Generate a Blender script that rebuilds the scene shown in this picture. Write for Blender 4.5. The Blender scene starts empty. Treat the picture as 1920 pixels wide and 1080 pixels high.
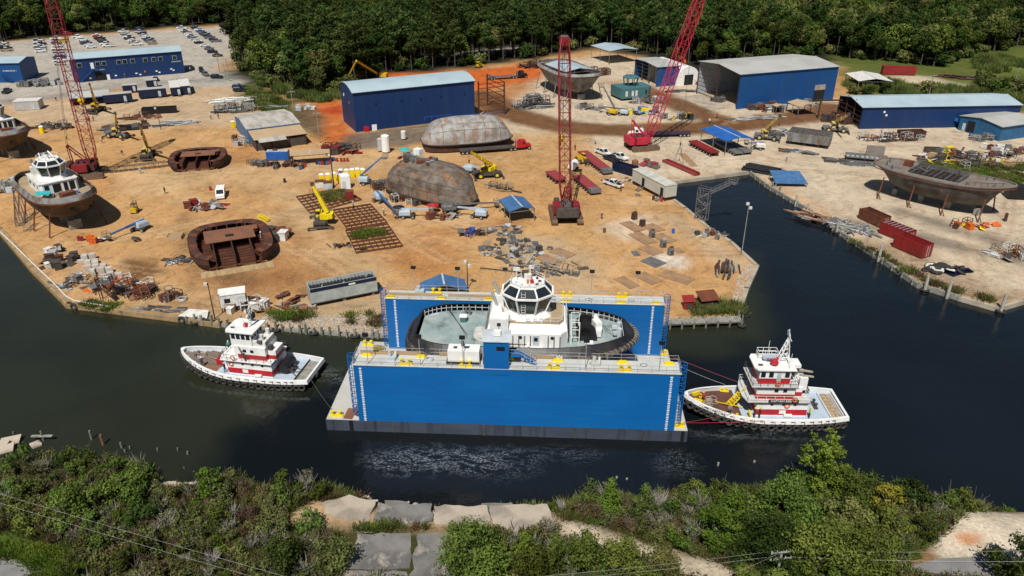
import bpy,bmesh,math,random
import numpy as np
from mathutils import Vector,Matrix
from mathutils.geometry import delaunay_2d_cdt
rnd = random.Random(7)
R = math.radians
scene = bpy.context.scene
col = scene.collection
# camera, sky, sun
FPX,PITCH,CAMH = 1420.0,R(27.0),65.0
cam = bpy.data.cameras.new('camera'); cam.sensor_width = 36.0; cam.lens = FPX * 36 / 1920
cam.clip_start = 1.0; cam.clip_end = 6000.0
co = bpy.data.objects.new('camera',cam); col.objects.link(co)
co.location = (0,0,CAMH); co.rotation_euler = (R(90) - PITCH,0,0); scene.camera = co
SUN_EL,SUN_AZ = R(55),R(14)          # the light travels along +Y turned 14 degrees to +X
world = bpy.data.worlds.new('World'); scene.world = world; world.use_nodes = True
wn = world.node_tree.nodes; sky = wn.new('ShaderNodeTexSky'); sky.sky_type = 'NISHITA'; sky.sun_disc = False
sky.sun_elevation = SUN_EL; sky.sun_rotation = R(180) + SUN_AZ; sky.air_density = 1.0; sky.dust_density = 0.6
wn['Background'].inputs['Strength'].default_value = 0.05
world.node_tree.links.new(sky.outputs[0],wn['Background'].inputs['Color'])
sl = bpy.data.lights.new('sun','SUN'); sl.energy = 5.0; sl.angle = R(0.53); sl.color = (1.0,0.96,0.89)
so = bpy.data.objects.new('sun',sl); col.objects.link(so); so.location = (0,0,150)
so.rotation_euler = Vector((math.sin(SUN_AZ) * math.cos(SUN_EL),math.cos(SUN_AZ) * math.cos(SUN_EL),-math.sin(SUN_EL))).to_track_quat('-Z','Y').to_euler()
vs = scene.view_settings; vs.view_transform = 'Standard'; vs.look = 'None'; vs.exposure = 0.0; vs.gamma = 1.0; vs.use_curve_mapping = False
scene.cycles.max_bounces = 5; scene.cycles.transparent_max_bounces = 6; scene.cycles.use_denoising = True
WATER = -0.75
# helpers
CT,ST = math.cos(PITCH),math.sin(PITCH)
def G(x,y,z=0.0):
 """survey point: where the sight line through photo point (x, y) meets height z"""
 u = (x - 960) / FPX; v = (540 - y) / FPX
 t = (z - CAMH) / (-ST + v * CT)
 return Vector((u * t,(CT + v * ST) * t,z))
def ang(a,b): return math.atan2(b[1] - a[1],b[0] - a[0])
class MB:
 def __init__(s): s.v = []; s.f = []
 def add(s,vs,fs):
  n = len(s.v); s.v += [tuple(p) for p in vs]; s.f += [tuple(i + n for i in f) for f in fs]; return s
 def box(s,c,d,rz=0.0,top=1.0,topy=None):
  x,y,z = d[0] / 2,d[1] / 2,d[2] / 2; ty = top if topy is None else topy
  cs,sn = math.cos(rz),math.sin(rz); P = []
  for (kz,k,ky) in ((-z,1,1),(z,top,ty)):
   for (a,b) in ((-x,-y),(x,-y),(x,y),(-x,y)):
    a *= k; b *= ky; P.append((c[0] + a * cs - b * sn,c[1] + a * sn + b * cs,c[2] + kz))
  return s.add(P,[(3,2,1,0),(4,5,6,7),(0,1,5,4),(1,2,6,5),(2,3,7,6),(3,0,4,7)])
 def b2(s,x0,x1,y0,y1,z0,z1): return s.box(((x0 + x1) / 2,(y0 + y1) / 2,(z0 + z1) / 2),(x1 - x0,y1 - y0,z1 - z0))
 def frame(s,p,q):
  p,q = Vector(p),Vector(q); d = (q - p)
  if d.length < 1e-6: d = Vector((0,0,1e-3))
  d.normalize(); u = d.cross(Vector((0,0,1)))
  if u.length < 1e-3: u = Vector((1,0,0))
  u.normalize(); return p,q,u,u.cross(d)
 def bar(s,p,q,w,h=None):
  h = w if h is None else h; p,q,u,n = s.frame(p,q); u = u * w / 2; n = n * h / 2
  P = [b + a for b in (p,q) for a in (-u - n,u - n,u + n,-u + n)]
  return s.add(P,[(0,1,2,3),(7,6,5,4),(4,5,1,0),(5,6,2,1),(6,7,3,2),(7,4,0,3)])
 def tube(s,p,q,r,n=6,r2=None):
  r2 = r if r2 is None else r2; p,q,u,w = s.frame(p,q); P = []
  for b,k in ((p,r),(q,r2)):
   for i in range(n):
    a = 2 * math.pi * i / n; P.append(b + u * (k * math.cos(a)) + w * (k * math.sin(a)))
  return s.add(P,[(i,(i + 1) % n,n + (i + 1) % n,n + i) for i in range(n)] + [tuple(range(n - 1,-1,-1)),tuple(range(n,2 * n))])
 def path(s,pts,r,n=5):
  for a,b in zip(pts,pts[1:]): s.tube(a,b,r,n)
  return s
 def torus(s,c,Rr,r,axis=(0,0,1),n=12,m=6,arc=None):
  ax = Vector(axis).normalized(); u = ax.orthogonal().normalized(); w = ax.cross(u); c = Vector(c); P = []; F = []
  for i in range(n):
   a = 2 * math.pi * i / n; d = u * math.cos(a) + w * math.sin(a)
   for j in range(m):
    b = 2 * math.pi * j / m; P.append(c + d * (Rr + r * math.cos(b)) + ax * (r * math.sin(b)))
  for i in range(n):
   for j in range(m):
    F.append((i * m + j,((i + 1) % n) * m + j,((i + 1) % n) * m + (j + 1) % m,i * m + (j + 1) % m))
  return s.add(P,F)
 def loft(s,rings,closed=True,cap0=True,cap1=True):
  n = len(rings[0]); P = [p for r in rings for p in r]; F = []
  m = n if closed else n - 1
  for i in range(len(rings) - 1):
   for j in range(m):
    k = (j + 1) % n; F.append((i * n + j,i * n + k,(i + 1) * n + k,(i + 1) * n + j))
  if cap0: F.append(tuple(range(n - 1,-1,-1)))
  if cap1: F.append(tuple(range((len(rings) - 1) * n,len(rings) * n)))
  return s.add(P,F)
 def prism(s,poly,z0,z1):
  a = sum(p[0] * q[1] - q[0] * p[1] for p,q in zip(poly,poly[1:] + poly[:1]))
  if a < 0: poly = poly[::-1]
  f0 = (lambda p: z0) if not callable(z0) else z0; f1 = (lambda p: z1) if not callable(z1) else z1
  return s.loft([[(p[0],p[1],f0(p)) for p in poly],[(p[0],p[1],f1(p)) for p in poly]])
 def extr(s,prof,y0,y1):
  """profile in x,z extruded along y"""
  return s.loft([[(x,y1,z) for x,z in prof],[(x,y0,z) for x,z in prof]])
 def quad(s,*p): return s.add(p,[tuple(range(len(p)))])
 def slab(s,a,b,c,d,t=0.08):
  n = (Vector(b) - Vector(a)).cross(Vector(d) - Vector(a)).normalized() * t
  P = [Vector(p) - n for p in (a,b,c,d)] + [Vector(p) for p in (a,b,c,d)]
  return s.add(P,[(3,2,1,0),(4,5,6,7),(0,1,5,4),(1,2,6,5),(2,3,7,6),(3,0,4,7)])
 def mesh(s,name,m,smooth=False):
  me = bpy.data.meshes.new(name); me.from_pydata(s.v,[],s.f); me.materials.append(m)
  if smooth:
   me.polygons.foreach_set('use_smooth',[True] * len(me.polygons))
  me.update(); return me
 def build(s,name,m,parent=None,smooth=False,label=None):
  o = bpy.data.objects.new(name,s.mesh(name,m,smooth)); col.objects.link(o)
  if parent: o.parent = parent
  if label: o['label'] = label
  if smooth == 2: o.modifiers.new('es','EDGE_SPLIT').split_angle = R(38)
  return o
def tag(o,label=None,cat=None,group=None,kind=None):
 for k,v in (('label',label),('category',cat),('group',group),('kind',kind)):
  if v: o[k] = v
 return o
def T(name,label,cat,loc=(0,0,0),rz=0.0,group=None):
 o = bpy.data.objects.new(name,None); col.objects.link(o); o.empty_display_size = 0.5
 o.location = loc; o.rotation_euler = (0,0,rz); return tag(o,label,cat,group)
def inst(me,name,parent=None,loc=(0,0,0),rz=0.0,sc=1.0):
 o = bpy.data.objects.new(name,me); col.objects.link(o); o.location = loc; o.rotation_euler = (0,0,rz)
 o.scale = (sc,sc,sc) if not hasattr(sc,'__len__') else sc
 if parent: o.parent = parent
 return o
def copy_tree(o,parent=None):
 c = o.copy(); col.objects.link(c); c.parent = parent
 for ch in list(o.children): copy_tree(ch,c)
 return c
def move(o,loc,rz=0.0,label=None,group=None,sc=None):
 o.location = loc; o.rotation_euler = (0,0,rz)
 if label: o['label'] = label
 if group: o['group'] = group
 if sc: o.scale = (sc,sc,sc)
 return o
def text(s,size,m,parent,loc,rot,name='lettering',ext=0.01):
 c = bpy.data.curves.new(name,'FONT'); c.body = s; c.size = size; c.extrude = ext; c.align_x = 'CENTER'; c.align_y = 'CENTER'
 c.materials.append(m); q = bpy.data.objects.new(name,c); col.objects.link(q); dg = bpy.context.evaluated_depsgraph_get()
 me = bpy.data.meshes.new_from_object(q.evaluated_get(dg)); bpy.data.objects.remove(q); o = bpy.data.objects.new(name,me); col.objects.link(o); o.parent = parent
 o.location = loc; o.rotation_euler = rot; return o
# materials
def lin(r,g,b): return tuple((c / 255 / 12.92 if c / 255 < 0.04045 else ((c / 255 + 0.055) / 1.055) ** 2.4) for c in (r,g,b))
def M(name,c,r=0.6,met=0.0,c2=None,sc=0.6,th=(0.4,0.65),st=(1,1,1),bump=0.0,bsc=8.0,c3=None,sc3=0.25,th3=(0.5,0.65),fine=0.18,rv=0.0,spec=0.4,st3=None,wave=None,coords='Object'):
 m = bpy.data.materials.new(name); m.use_nodes = True; nt = m.node_tree; N = nt.nodes; L = nt.links.new; b = N['Principled BSDF']
 b.inputs['Roughness'].default_value = r; b.inputs['Metallic'].default_value = met; b.inputs['Specular IOR Level'].default_value = spec
 tc = N.new('ShaderNodeTexCoord')
 def noise(scale,stretch=(1,1,1),det=5.0,rough=0.6):
  mp = N.new('ShaderNodeMapping'); mp.inputs['Scale'].default_value = stretch; L(tc.outputs[coords],mp.inputs[0])
  n = N.new('ShaderNodeTexNoise'); n.inputs['Scale'].default_value = scale; n.inputs['Detail'].default_value = det; n.inputs['Roughness'].default_value = rough
  L(mp.outputs[0],n.inputs['Vector']); return n.outputs['Fac']
 def ramp(src,th):
  q = N.new('ShaderNodeMapRange'); q.inputs['From Min'].default_value = th[0]; q.inputs['From Max'].default_value = th[1]; L(src,q.inputs['Value']); return q.outputs[0]
 def mix(f,a,bb,mode='MIX'):
  x = N.new('ShaderNodeMix'); x.data_type = 'RGBA'; x.blend_type = mode
  if isinstance(f,float): x.inputs[0].default_value = f
  else: L(f,x.inputs[0])
  for k,v in ((6,a),(7,bb)):
   if isinstance(v,tuple): x.inputs[k].default_value = v + (1,)
   else: L(v,x.inputs[k])
  return x.outputs[2]
 if c2 is None: c2 = tuple(x * 0.72 for x in c)
 o = mix(ramp(noise(sc,st),th),tuple(c),tuple(c2))
 if c3: o = mix(ramp(noise(sc3,st3 or st),th3),o,tuple(c3))
 if fine:
  f = noise(sc * 9 + 3,(1,1,1),3.0); q = N.new('ShaderNodeMapRange'); L(f,q.inputs['Value'])
  q.inputs['To Min'].default_value = 1 - fine * 1.6; q.inputs['To Max'].default_value = 1 + fine * 1.6
  g = N.new('ShaderNodeCombineColor'); [L(q.outputs[0],g.inputs[i]) for i in range(3)]; o = mix(1.0,o,g.outputs[0],'MULTIPLY')
 if rv:
  oi = N.new('ShaderNodeObjectInfo'); hs = N.new('ShaderNodeHueSaturation'); q = N.new('ShaderNodeMapRange'); L(oi.outputs['Random'],q.inputs['Value'])
  q.inputs['To Min'].default_value = 1 - rv; q.inputs['To Max'].default_value = 1 + rv; L(q.outputs[0],hs.inputs['Value']); L(o,hs.inputs['Color'])
  q2 = N.new('ShaderNodeMapRange'); L(oi.outputs['Random'],q2.inputs['Value']); q2.inputs['To Min'].default_value = 0.5 + rv * 0.06; q2.inputs['To Max'].default_value = 0.5 - rv * 0.06; L(q2.outputs[0],hs.inputs['Hue']); o = hs.outputs[0]
 L(o,b.inputs['Base Color'])
 if bump or wave:
  bp = N.new('ShaderNodeBump'); bp.inputs['Strength'].default_value = bump or 0.5; bp.inputs['Distance'].default_value = 0.1
  if wave:
   w = N.new('ShaderNodeTexWave'); w.bands_direction = wave[0]; w.inputs['Scale'].default_value = wave[1]; L(tc.outputs['Object'],w.inputs['Vector']); L(w.outputs['Fac'],bp.inputs['Height'])
  else: L(noise(bsc),bp.inputs['Height'])
  L(bp.outputs[0],b.inputs['Normal'])
 return m
m_blue = M('dock_blue_paint',(0.002,0.108,0.35),0.5,c2=(0.003,0.125,0.39),sc=0.12,st=(1,1,2),fine=0.06,c3=(0.003,0.098,0.32),sc3=0.5,st3=(0.15,1,3),th3=(.5,.75))
m_navy = M('navy_sheet_metal',(0.005,0.03,0.115),0.5,c2=(0.005,0.026,0.1),sc=0.15,fine=0.05,wave=('X',2.2),bump=0.25,c3=(.008,.034,.11),st3=(1.5,1,.1),sc3=.4)
m_bluew = M('bright_blue_sheet_metal',(0.004,0.064,0.22),0.5,c2=(0.004,0.055,0.19),sc=0.15,fine=0.05,wave=('X',2.2),bump=0.2,c3=(.01,.06,.17),st3=(1.5,1,.1),sc3=.4)
m_teal = M('steel_blue_sheet_metal',(0.02,0.12,0.26),0.5,fine=0.06,wave=('Y',2.2),bump=0.2)
m_lroof = M('pale_metal_roof',(0.42,0.52,0.56),0.45,c2=(0.36,0.46,0.51),sc=0.15,fine=0.05,met=0.1,wave=('X',1.6),bump=0.2)
m_groof = M('grey_metal_roof',(0.42,0.42,0.40),0.6,c2=(0.36,0.35,0.32),sc=0.1,fine=0.07,wave=('X',1.6),bump=0.2)
m_wroof = M('weathered_roof',(0.45,0.42,0.37),0.8,c2=(0.28,0.26,0.23),sc=0.5,st=(1,.3,1),fine=0.2)
m_troof = M('tan_roof',(0.44,0.32,0.19),0.7,c2=(0.40,0.28,0.16),sc=0.3,fine=0.08)
m_wood = M('timber',(0.42,0.29,0.15),0.8,c2=(0.3,0.2,0.1),sc=1.5,st=(.2,1,1))
m_gwood = M('grey_weathered_timber',(0.3,0.29,0.25),0.85,c2=(0.17,0.165,0.14),sc=1.5,fine=.25)
m_pile = M('piling_timber',(0.2,0.2,0.16),0.85,c2=(0.09,0.1,0.08),sc=1.0,fine=.25)
m_white = M('white_paint',(0.78,0.78,0.76),0.45,c2=(0.7,0.69,0.66),sc=0.8,fine=0.05,c3=(.5,.42,.33),sc3=1.3,st3=(1,1,.3),th3=(.62,.85))
m_white2 = M('dirty_white_paint',(0.68,0.67,0.63),0.6,c2=(0.5,0.47,0.42),sc=1.2,fine=0.1,c3=(.32,.2,.12),sc3=1.2,st3=(1,1,.3),th3=(.62,.8))
m_deckw = M('pale_deck_paint',(0.52,0.53,0.52),0.6,c2=(0.44,0.44,0.41),sc=0.5,fine=0.08,c3=(.42,.3,.18),sc3=.35,th3=(.6,.8))
m_red = M('red_paint',(0.46,0.012,0.02),0.45,c2=(0.36,0.012,0.018),sc=0.7,fine=0.06)
m_cred = M('crane_red',(0.24,0.014,0.022),0.5,c2=(0.15,0.016,0.02),sc=0.6,fine=0.12)
m_cred2 = M('bright_crane_red',(0.5,0.02,0.05),0.5,c2=(0.36,0.02,0.04),sc=0.6,fine=0.1)
m_trail = M('faded_red_steel',(0.3,0.04,0.045),0.65,c2=(0.2,0.05,0.05),sc=0.9,fine=0.15)
m_cont = M('container_red',(0.26,0.018,0.018),0.55,c2=(0.16,0.02,0.016),sc=0.5,fine=0.1)
m_yel = M('machine_yellow',(0.62,0.40,0.02),0.45,c2=(0.5,0.32,0.02),sc=0.8,fine=0.08)
m_byel = M('bright_yellow',(0.78,0.6,0.01),0.45,c2=(0.68,0.5,0.01),sc=0.8,fine=0.05)
m_cream = M('faded_crane_yellow',(0.6,0.44,0.14),0.55,c2=(0.5,0.36,0.12),sc=0.8,fine=0.1)
m_orange = M('safety_orange',(0.62,0.12,0.015),0.55)
m_black = M('black_paint',(0.014,0.014,0.016),0.5,fine=.2)
m_hullb = M('black_hull',(0.012,0.013,0.018),0.45,c2=(0.03,0.026,0.022),sc=0.5,fine=.2,c3=(.07,.05,.035),sc3=.6,th3=(.62,.75))
m_rubber = M('rubber',(0.022,0.021,0.02),0.85,c2=(0.05,0.046,0.04),sc=2.0,fine=.25)
m_fender = M('muddy_rubber_fender',(0.04,0.035,0.03),0.9,c2=(0.16,0.12,0.085),sc=1.2,fine=.3)
m_steel = M('grey_steel',(0.2,0.2,0.2),0.55,met=.3,c2=(0.13,0.125,0.12),sc=1.0,fine=.15)
m_galv = M('galvanised_steel',(0.46,0.47,0.47),0.5,met=.2,c2=(0.36,0.36,0.35),sc=1.0,fine=.1)
m_dsteel = M('dark_steel',(0.05,0.047,0.045),0.6,c2=(0.09,0.07,0.055),sc=1.0,fine=.2)
m_rust = M('rust',(0.15,0.045,0.02),0.85,c2=(0.085,0.03,0.018),sc=0.7,fine=.25,c3=(.24,.09,.035),sc3=.5,th3=(.55,.75))
m_drust = M('dark_rust',(0.075,0.03,0.02),0.85,c2=(0.04,0.02,0.015),sc=0.7,fine=.25)
m_rplate = M('rusted_plate',(0.22,0.09,0.045),0.8,c2=(0.16,0.075,0.045),sc=0.4,fine=.15)
m_hullr = M('primed_rusting_hull',(0.21,0.215,0.215),0.7,c2=(0.12,0.075,0.045),sc=0.55,th=(.42,.62),st=(1,1,.5),fine=.2,c3=(.28,.11,.04),sc3=.8,st3=(1.2,1.2,.25),th3=(.6,.78))
m_hullr2 = M('bare_plated_hull',(0.34,0.345,0.34),0.65,c2=(0.19,0.17,0.15),sc=0.4,th=(.4,.65),fine=.15,c3=(.36,.17,.08),sc3=.35,st3=(1,1,.5),th3=(.58,.75))
m_hullr3 = M('brown_primed_hull',(0.1,0.078,0.06),0.75,c2=(0.055,0.04,0.03),sc=0.5,fine=.2,c3=(.3,.13,.04),sc3=.6,st3=(1,1,.3),th3=(.58,.75))
m_hullg = M('dark_primed_hull',(0.11,0.106,0.1),0.75,c2=(0.055,0.043,0.035),sc=0.35,fine=.18,c3=(.22,.12,.06),sc3=.5,st3=(2,2,.2),th3=(.62,.76))
m_deckr = M('rusty_deck_plate',(0.2,0.185,0.17),0.75,c2=(0.17,0.12,0.085),sc=0.5,fine=.15)
m_deckg = M('sea_green_deck',(0.22,0.3,0.3),0.6,c2=(0.34,0.39,0.37),sc=0.35,fine=.12,c3=(.12,.13,.13),sc3=.3,th3=(.56,.72))
m_tanp = M('dusty_tan_deck',(0.38,0.28,0.16),0.8,c2=(0.28,0.22,0.15),sc=0.6)
m_greenp = M('teal_primer',(0.06,0.16,0.17),0.6,c2=(0.045,0.12,0.13),sc=0.8,fine=.1)
m_bluep = M('blue_paint',(0.02,0.12,0.42),0.5)
m_dkblue = M('dark_blue_paint',(0.007,0.014,0.045),0.5)
m_lblue = M('lift_blue_grey',(0.4,0.47,0.53),0.5,c2=(0.33,0.4,0.47))
m_liftb = M('lift_boom_blue',(0.06,0.15,0.32),0.5)
m_deckbl = M('pale_blue_deck',(0.42,0.5,0.58),0.6,c2=(0.36,0.44,0.52),sc=.8)
m_deckbr = M('red_brown_deck',(0.13,0.05,0.035),0.8,c2=(0.09,0.04,0.03),sc=1.0)
m_plank = M('worn_deck_planks',(0.2,0.15,0.12),0.85,c2=(0.13,0.1,0.08),sc=2,st=(.15,1,1),fine=.2,c3=(.28,.1,.03),sc3=.4,th3=(.58,.7))
m_conc = M('concrete',(0.4,0.35,0.27),0.9,c2=(0.3,0.25,0.18),sc=0.35,fine=.15,c3=(.2,.16,.11),sc3=.2,th3=(.6,.75),bump=.2,bsc=3)
m_conc2 = M('grey_old_concrete',(0.2,0.19,0.175),0.9,c2=(0.11,0.105,0.1),sc=0.2,th=(.4,.58),fine=.15,c3=(.38,.34,.28),sc3=.3,th3=(.56,.68),bump=.2,bsc=3)
m_conc3 = M('sandy_concrete',(0.42,0.36,0.28),0.9,c2=(0.3,0.25,0.19),sc=0.25,fine=.15,c3=(.26,.22,.18),sc3=.3,th3=(.5,.62),bump=.2,bsc=3)
m_bulk = M('bulkhead_concrete',(0.36,0.24,0.12),0.9,c2=(0.25,0.17,0.09),sc=0.5,fine=.2,c3=(.12,.09,.06),sc3=.8,st3=(1,1,.3),th3=(.55,.7),bump=.2,bsc=3)
m_stone = M('pale_rubble',(0.42,0.37,0.31),0.9,c2=(0.27,0.22,0.18),sc=1.2,fine=.2,rv=.25)
m_asph = M('road_asphalt',(0.21,0.205,0.2),0.9,c2=(0.17,0.165,0.16),sc=0.4,fine=.12)
m_glass = M('dark_window_glass',(0.018,0.024,0.03),0.08,fine=0,spec=.6)
m_glassg = M('tinted_green_glass',(0.03,0.045,0.04),0.1,fine=0,spec=.6)
m_dark = M('dark_interior',(0.012,0.012,0.012),0.9)
m_chrome = M('bright_metal',(0.6,0.6,0.6),0.35,met=.6,fine=0)
m_tarpb = M('blue_tarpaulin',(0.02,0.13,0.42),0.5,c2=(.02,.1,.35))
m_cyan = M('turquoise_tarpaulin',(0.03,0.42,0.44),0.5)
m_pale = M('pale_grey_paint',(0.5,0.55,0.58),0.55,fine=.05)
m_bark = M('bark',(0.16,0.125,0.095),0.9,c2=(0.1,0.08,0.06),sc=3,st=(1,1,.3))
m_dead = M('dead_grey_wood',(0.36,0.33,0.29),0.9,c2=(0.26,0.23,0.2),sc=3)
m_card = M('pallet_goods_wrap',(0.5,0.46,0.41),0.7,c2=(0.4,0.35,0.3),sc=1.5,rv=.1)
m_skin = M('skin',(0.35,0.2,0.13),0.6,fine=0)
PAINT = {}
def paint(c,r=0.35,name=None):
 k = (tuple(round(x,3) for x in c),r)
 if k not in PAINT: PAINT[k] = M(name or 'paint',c,r,fine=.04,spec=.5,c2=tuple(x * .88 for x in c))
 return PAINT[k]
# the setting: land, water
def gp(pts,z=0.0): return [tuple(G(x,y,z)[:2]) for x,y in pts]
def nprng(seed): return np.random.default_rng(seed)
def vnoise(P,scale,seed=0):
 """smooth value noise, vectorised, about -1..1"""
 q = P / scale + seed * 17.31; i = np.floor(q).astype(int); f = q - i; f = f * f * (3 - 2 * f)
 def h(a,b):
  n = (a * 374761393 + b * 668265263 + seed * 974711) & 0x7fffffff; n = ((n ^ (n >> 13)) * 1274126177) & 0x7fffffff
  return ((n ^ (n >> 16)) & 0xffff) / 32767.5 - 1
 a,b = i[:,0],i[:,1]
 return (h(a,b) * (1 - f[:,0]) + h(a + 1,b) * f[:,0]) * (1 - f[:,1]) + (h(a,b + 1) * (1 - f[:,0]) + h(a + 1,b + 1) * f[:,0]) * f[:,1]
def fbm(P,scale,seed=0,n=3): return sum(vnoise(P,scale / 2 ** k,seed + k) / 2 ** k for k in range(n)) / 1.6
def inside(P,poly):
 r = np.zeros(len(P),bool); n = len(poly); x,y = P[:,0],P[:,1]
 for i in range(n):
  (x0,y0),(x1,y1) = poly[i],poly[(i + 1) % n]
  c = ((y0 > y) != (y1 > y)); t = (x1 - x0) * (y - y0) / ((y1 - y0) if y1 != y0 else 1e-9) + x0; r ^= c & (x < t)
 return r
def edist(P,pts,closed=True):
 d = np.full(len(P),1e9); n = len(pts)
 for i in range(n if closed else n - 1):
  a = np.array(pts[i]); b = np.array(pts[(i + 1) % n]); ab = b - a; t = np.clip(((P - a) @ ab) / max(ab @ ab,1e-9),0,1)
  d = np.minimum(d,np.hypot(*(P - a - t[:,None] * ab).T))
 return d
def sdist(P,poly): return np.where(inside(P,poly),-1.0,1.0) * edist(P,poly)
def grid(x0,x1,y0,y1,s,seed):
 g = nprng(seed); X,Y = np.meshgrid(np.arange(x0,x1,s),np.arange(y0,y1,s)); Y = Y + (np.arange(X.shape[1]) % 2)[None,:] * s * .5
 return np.stack([X.ravel(),Y.ravel()],1) + g.uniform(-.28,.28,(X.size,2)) * s
def sheet(name,poly,interior,zf,attrs,m,skirt=None,smooth=True):
 bp = []
 n = len(poly)
 for i in range(n):
  a = np.array(poly[i],float); b = np.array(poly[(i + 1) % n],float); L = np.hypot(*(b - a)); mid = (a + b) / 2
  step = 1.5 if (abs(mid[0]) < 160 and mid[1] < 260) else 25.0
  k = max(1,int(L / step)); bp += [tuple(a + (b - a) * j / k) for j in range(k)]
 I = interior[inside(interior,poly)]; I = I[edist(I,poly) > 0.5]
 nb = len(bp); V = [Vector(p) for p in bp] + [Vector(p) for p in I]
 r = delaunay_2d_cdt(V,[(i,(i + 1) % nb) for i in range(nb)],[],1,1e-5)
 P = np.array([tuple(p) for p in r[0]]); Z = zf(P)
 me = bpy.data.meshes.new(name); verts = [(p[0],p[1],z) for p,z in zip(P,Z)]; faces = [tuple(f) for f in r[2]]
 nv = len(verts)
 if skirt is not None:
  bi = [i for i in range(nb)]; off = len(verts); verts += [(verts[i][0],verts[i][1],skirt) for i in bi]
  faces += [(bi[i],off + i,off + (i + 1) % nb,bi[(i + 1) % nb]) for i in range(nb)]
 me.from_pydata(verts,[],faces); me.materials.append(m)
 for k,f in attrs.items():
  c = np.ones((len(verts),4),np.float32); v = f(P); c[:nv,:3] = v if v.ndim == 2 else v[:,None]
  if skirt is not None: c[nv:,:3] = c[:nb,:3]
  a = me.color_attributes.new(k,'FLOAT_COLOR','POINT'); a.data.foreach_set('color',c.ravel())
 if smooth: me.polygons.foreach_set('use_smooth',[True] * len(me.polygons))
 me.update(); o = bpy.data.objects.new(name,me); col.objects.link(o); return o
def soil_material(name,bump=0.5):
 m = bpy.data.materials.new(name); m.use_nodes = True; nt = m.node_tree; N = nt.nodes; L = nt.links.new; b = N['Principled BSDF']
 b.inputs['Roughness'].default_value = 0.95; b.inputs['Specular IOR Level'].default_value = 0.15
 at = N.new('ShaderNodeAttribute'); at.attribute_name = 'soil'; tc = N.new('ShaderNodeTexCoord')
 def nz(sc,det,st=(1,1,1)):
  mp = N.new('ShaderNodeMapping'); mp.inputs['Scale'].default_value = st; L(tc.outputs['Object'],mp.inputs[0])
  n = N.new('ShaderNodeTexNoise'); n.inputs['Scale'].default_value = sc; n.inputs['Detail'].default_value = det; n.inputs['Roughness'].default_value = .65; L(mp.outputs[0],n.inputs['Vector']); return n
 prev = at.outputs['Color']
 for sc,det,lo,hi,st in ((0.09,6,.82,1.16,(1,1,1)),(0.35,5,.86,1.14,(1,.35,1)),(2.2,4,.78,1.22,(1,1,1)),(9,2,.82,1.18,(1,1,1))):
  n = nz(sc,det,st); q = N.new('ShaderNodeMapRange'); q.inputs['From Min'].default_value = .25; q.inputs['From Max'].default_value = .75
  q.inputs['To Min'].default_value = lo; q.inputs['To Max'].default_value = hi; L(n.outputs['Fac'],q.inputs['Value'])
  x = N.new('ShaderNodeVectorMath'); x.operation = 'SCALE'; L(prev,x.inputs[0]); L(q.outputs[0],x.inputs['Scale']); prev = x.outputs[0]
 for sc,lo,hi,a,b2 in ((.16,.76,1.03,.36,.5),(.5,.82,1.04,.34,.46)):     # dark stains, churned patches
  n = nz(sc,8); n.inputs['Distortion'].default_value = 2.2; q = N.new('ShaderNodeMapRange'); q.inputs['From Min'].default_value = a; q.inputs['From Max'].default_value = b2; q.inputs['To Min'].default_value = lo; q.inputs['To Max'].default_value = hi; L(n.outputs['Fac'],q.inputs['Value'])
  x = N.new('ShaderNodeVectorMath'); x.operation = 'SCALE'; L(prev,x.inputs[0]); L(q.outputs[0],x.inputs['Scale']); prev = x.outputs[0]
 L(prev,b.inputs['Base Color'])
 bp = N.new('ShaderNodeBump'); bp.inputs['Strength'].default_value = bump; bp.inputs['Distance'].default_value = .25; L(nz(1.3,6).outputs['Fac'],bp.inputs['Height']); L(bp.outputs[0],b.inputs['Normal'])
 return m
def zc(r,g,b,k=0.7): return np.array(lin(r,g,b)) * k
SHORE = [(-160,262),(0,430),(60,501),(128,569),(340,595),(410,605),(520,612),(640,622),(730,626),(900,628),(1100,622),(1262,600),(1384,588),(1400,540),(1419,498),(1370,453),(1330,428),(1285,390),(1260,372),(1264,339),(1405,321),(1440,348),(1517,393),(1570,431),(1647,481),(1722,533),(1800,557),(1872,577),(1920,563),(2120,505)]
shore = gp(SHORE)
land_poly = shore + [(900,150),(2600,500),(2600,3000),(-2600,3000),(-2600,300),(-300,330)]
ZONES = []   # (signed distance function, colour, feather, ragged, amount)
def zone(px,c,feather=1.5,rag=2.0,amt=1.0,k=0.7,rs=7.0): ZONES.append(('p',gp(px),zc(*c,k),feather,rag,amt,rs))
def lane(px,w,c,feather=1.0,rag=1.0,amt=1.0,k=0.7,rs=5.0): ZONES.append(('l',gp(px),zc(*c,k),feather,rag,amt,rs,w))
zone([(940,180),(1000,130),(1130,100),(1350,150),(1590,190),(1930,250),(2000,300),(2000,620),(1860,580),(1640,480),(1420,330),(1260,340),(1160,330),(1090,250),(960,250),(900,220)],(214,196,170),8,5,.95)
zone([(0,190),(480,160),(500,210),(420,235),(180,240),(0,235)],(206,182,150),6,5,.8)
zone([(-300,95),(0,80),(300,57),(420,50),(520,42),(540,55),(470,68),(410,130),(480,143),(470,160),(350,168),(200,165),(60,183),(0,190),(-300,220)],(192,183,170),4,3,1)
lane([(-60,198),(60,186),(130,178),(250,157),(400,150),(480,140)],5,(160,155,148),2,1.5,.8)
zone([(470,150),(500,165),(560,200),(620,250),(600,260),(560,235),(520,225),(480,205),(455,190),(445,165)],(88,96,52),3,3,.95)
zone([(560,200),(610,205),(628,238),(600,256),(570,245),(548,215)],(112,92,68),2,2,.9)
zone([(585,190),(642,184),(660,250),(690,262),(640,285),(600,262),(612,240),(598,215)],(208,112,52),3,2.5,.95)
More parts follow.
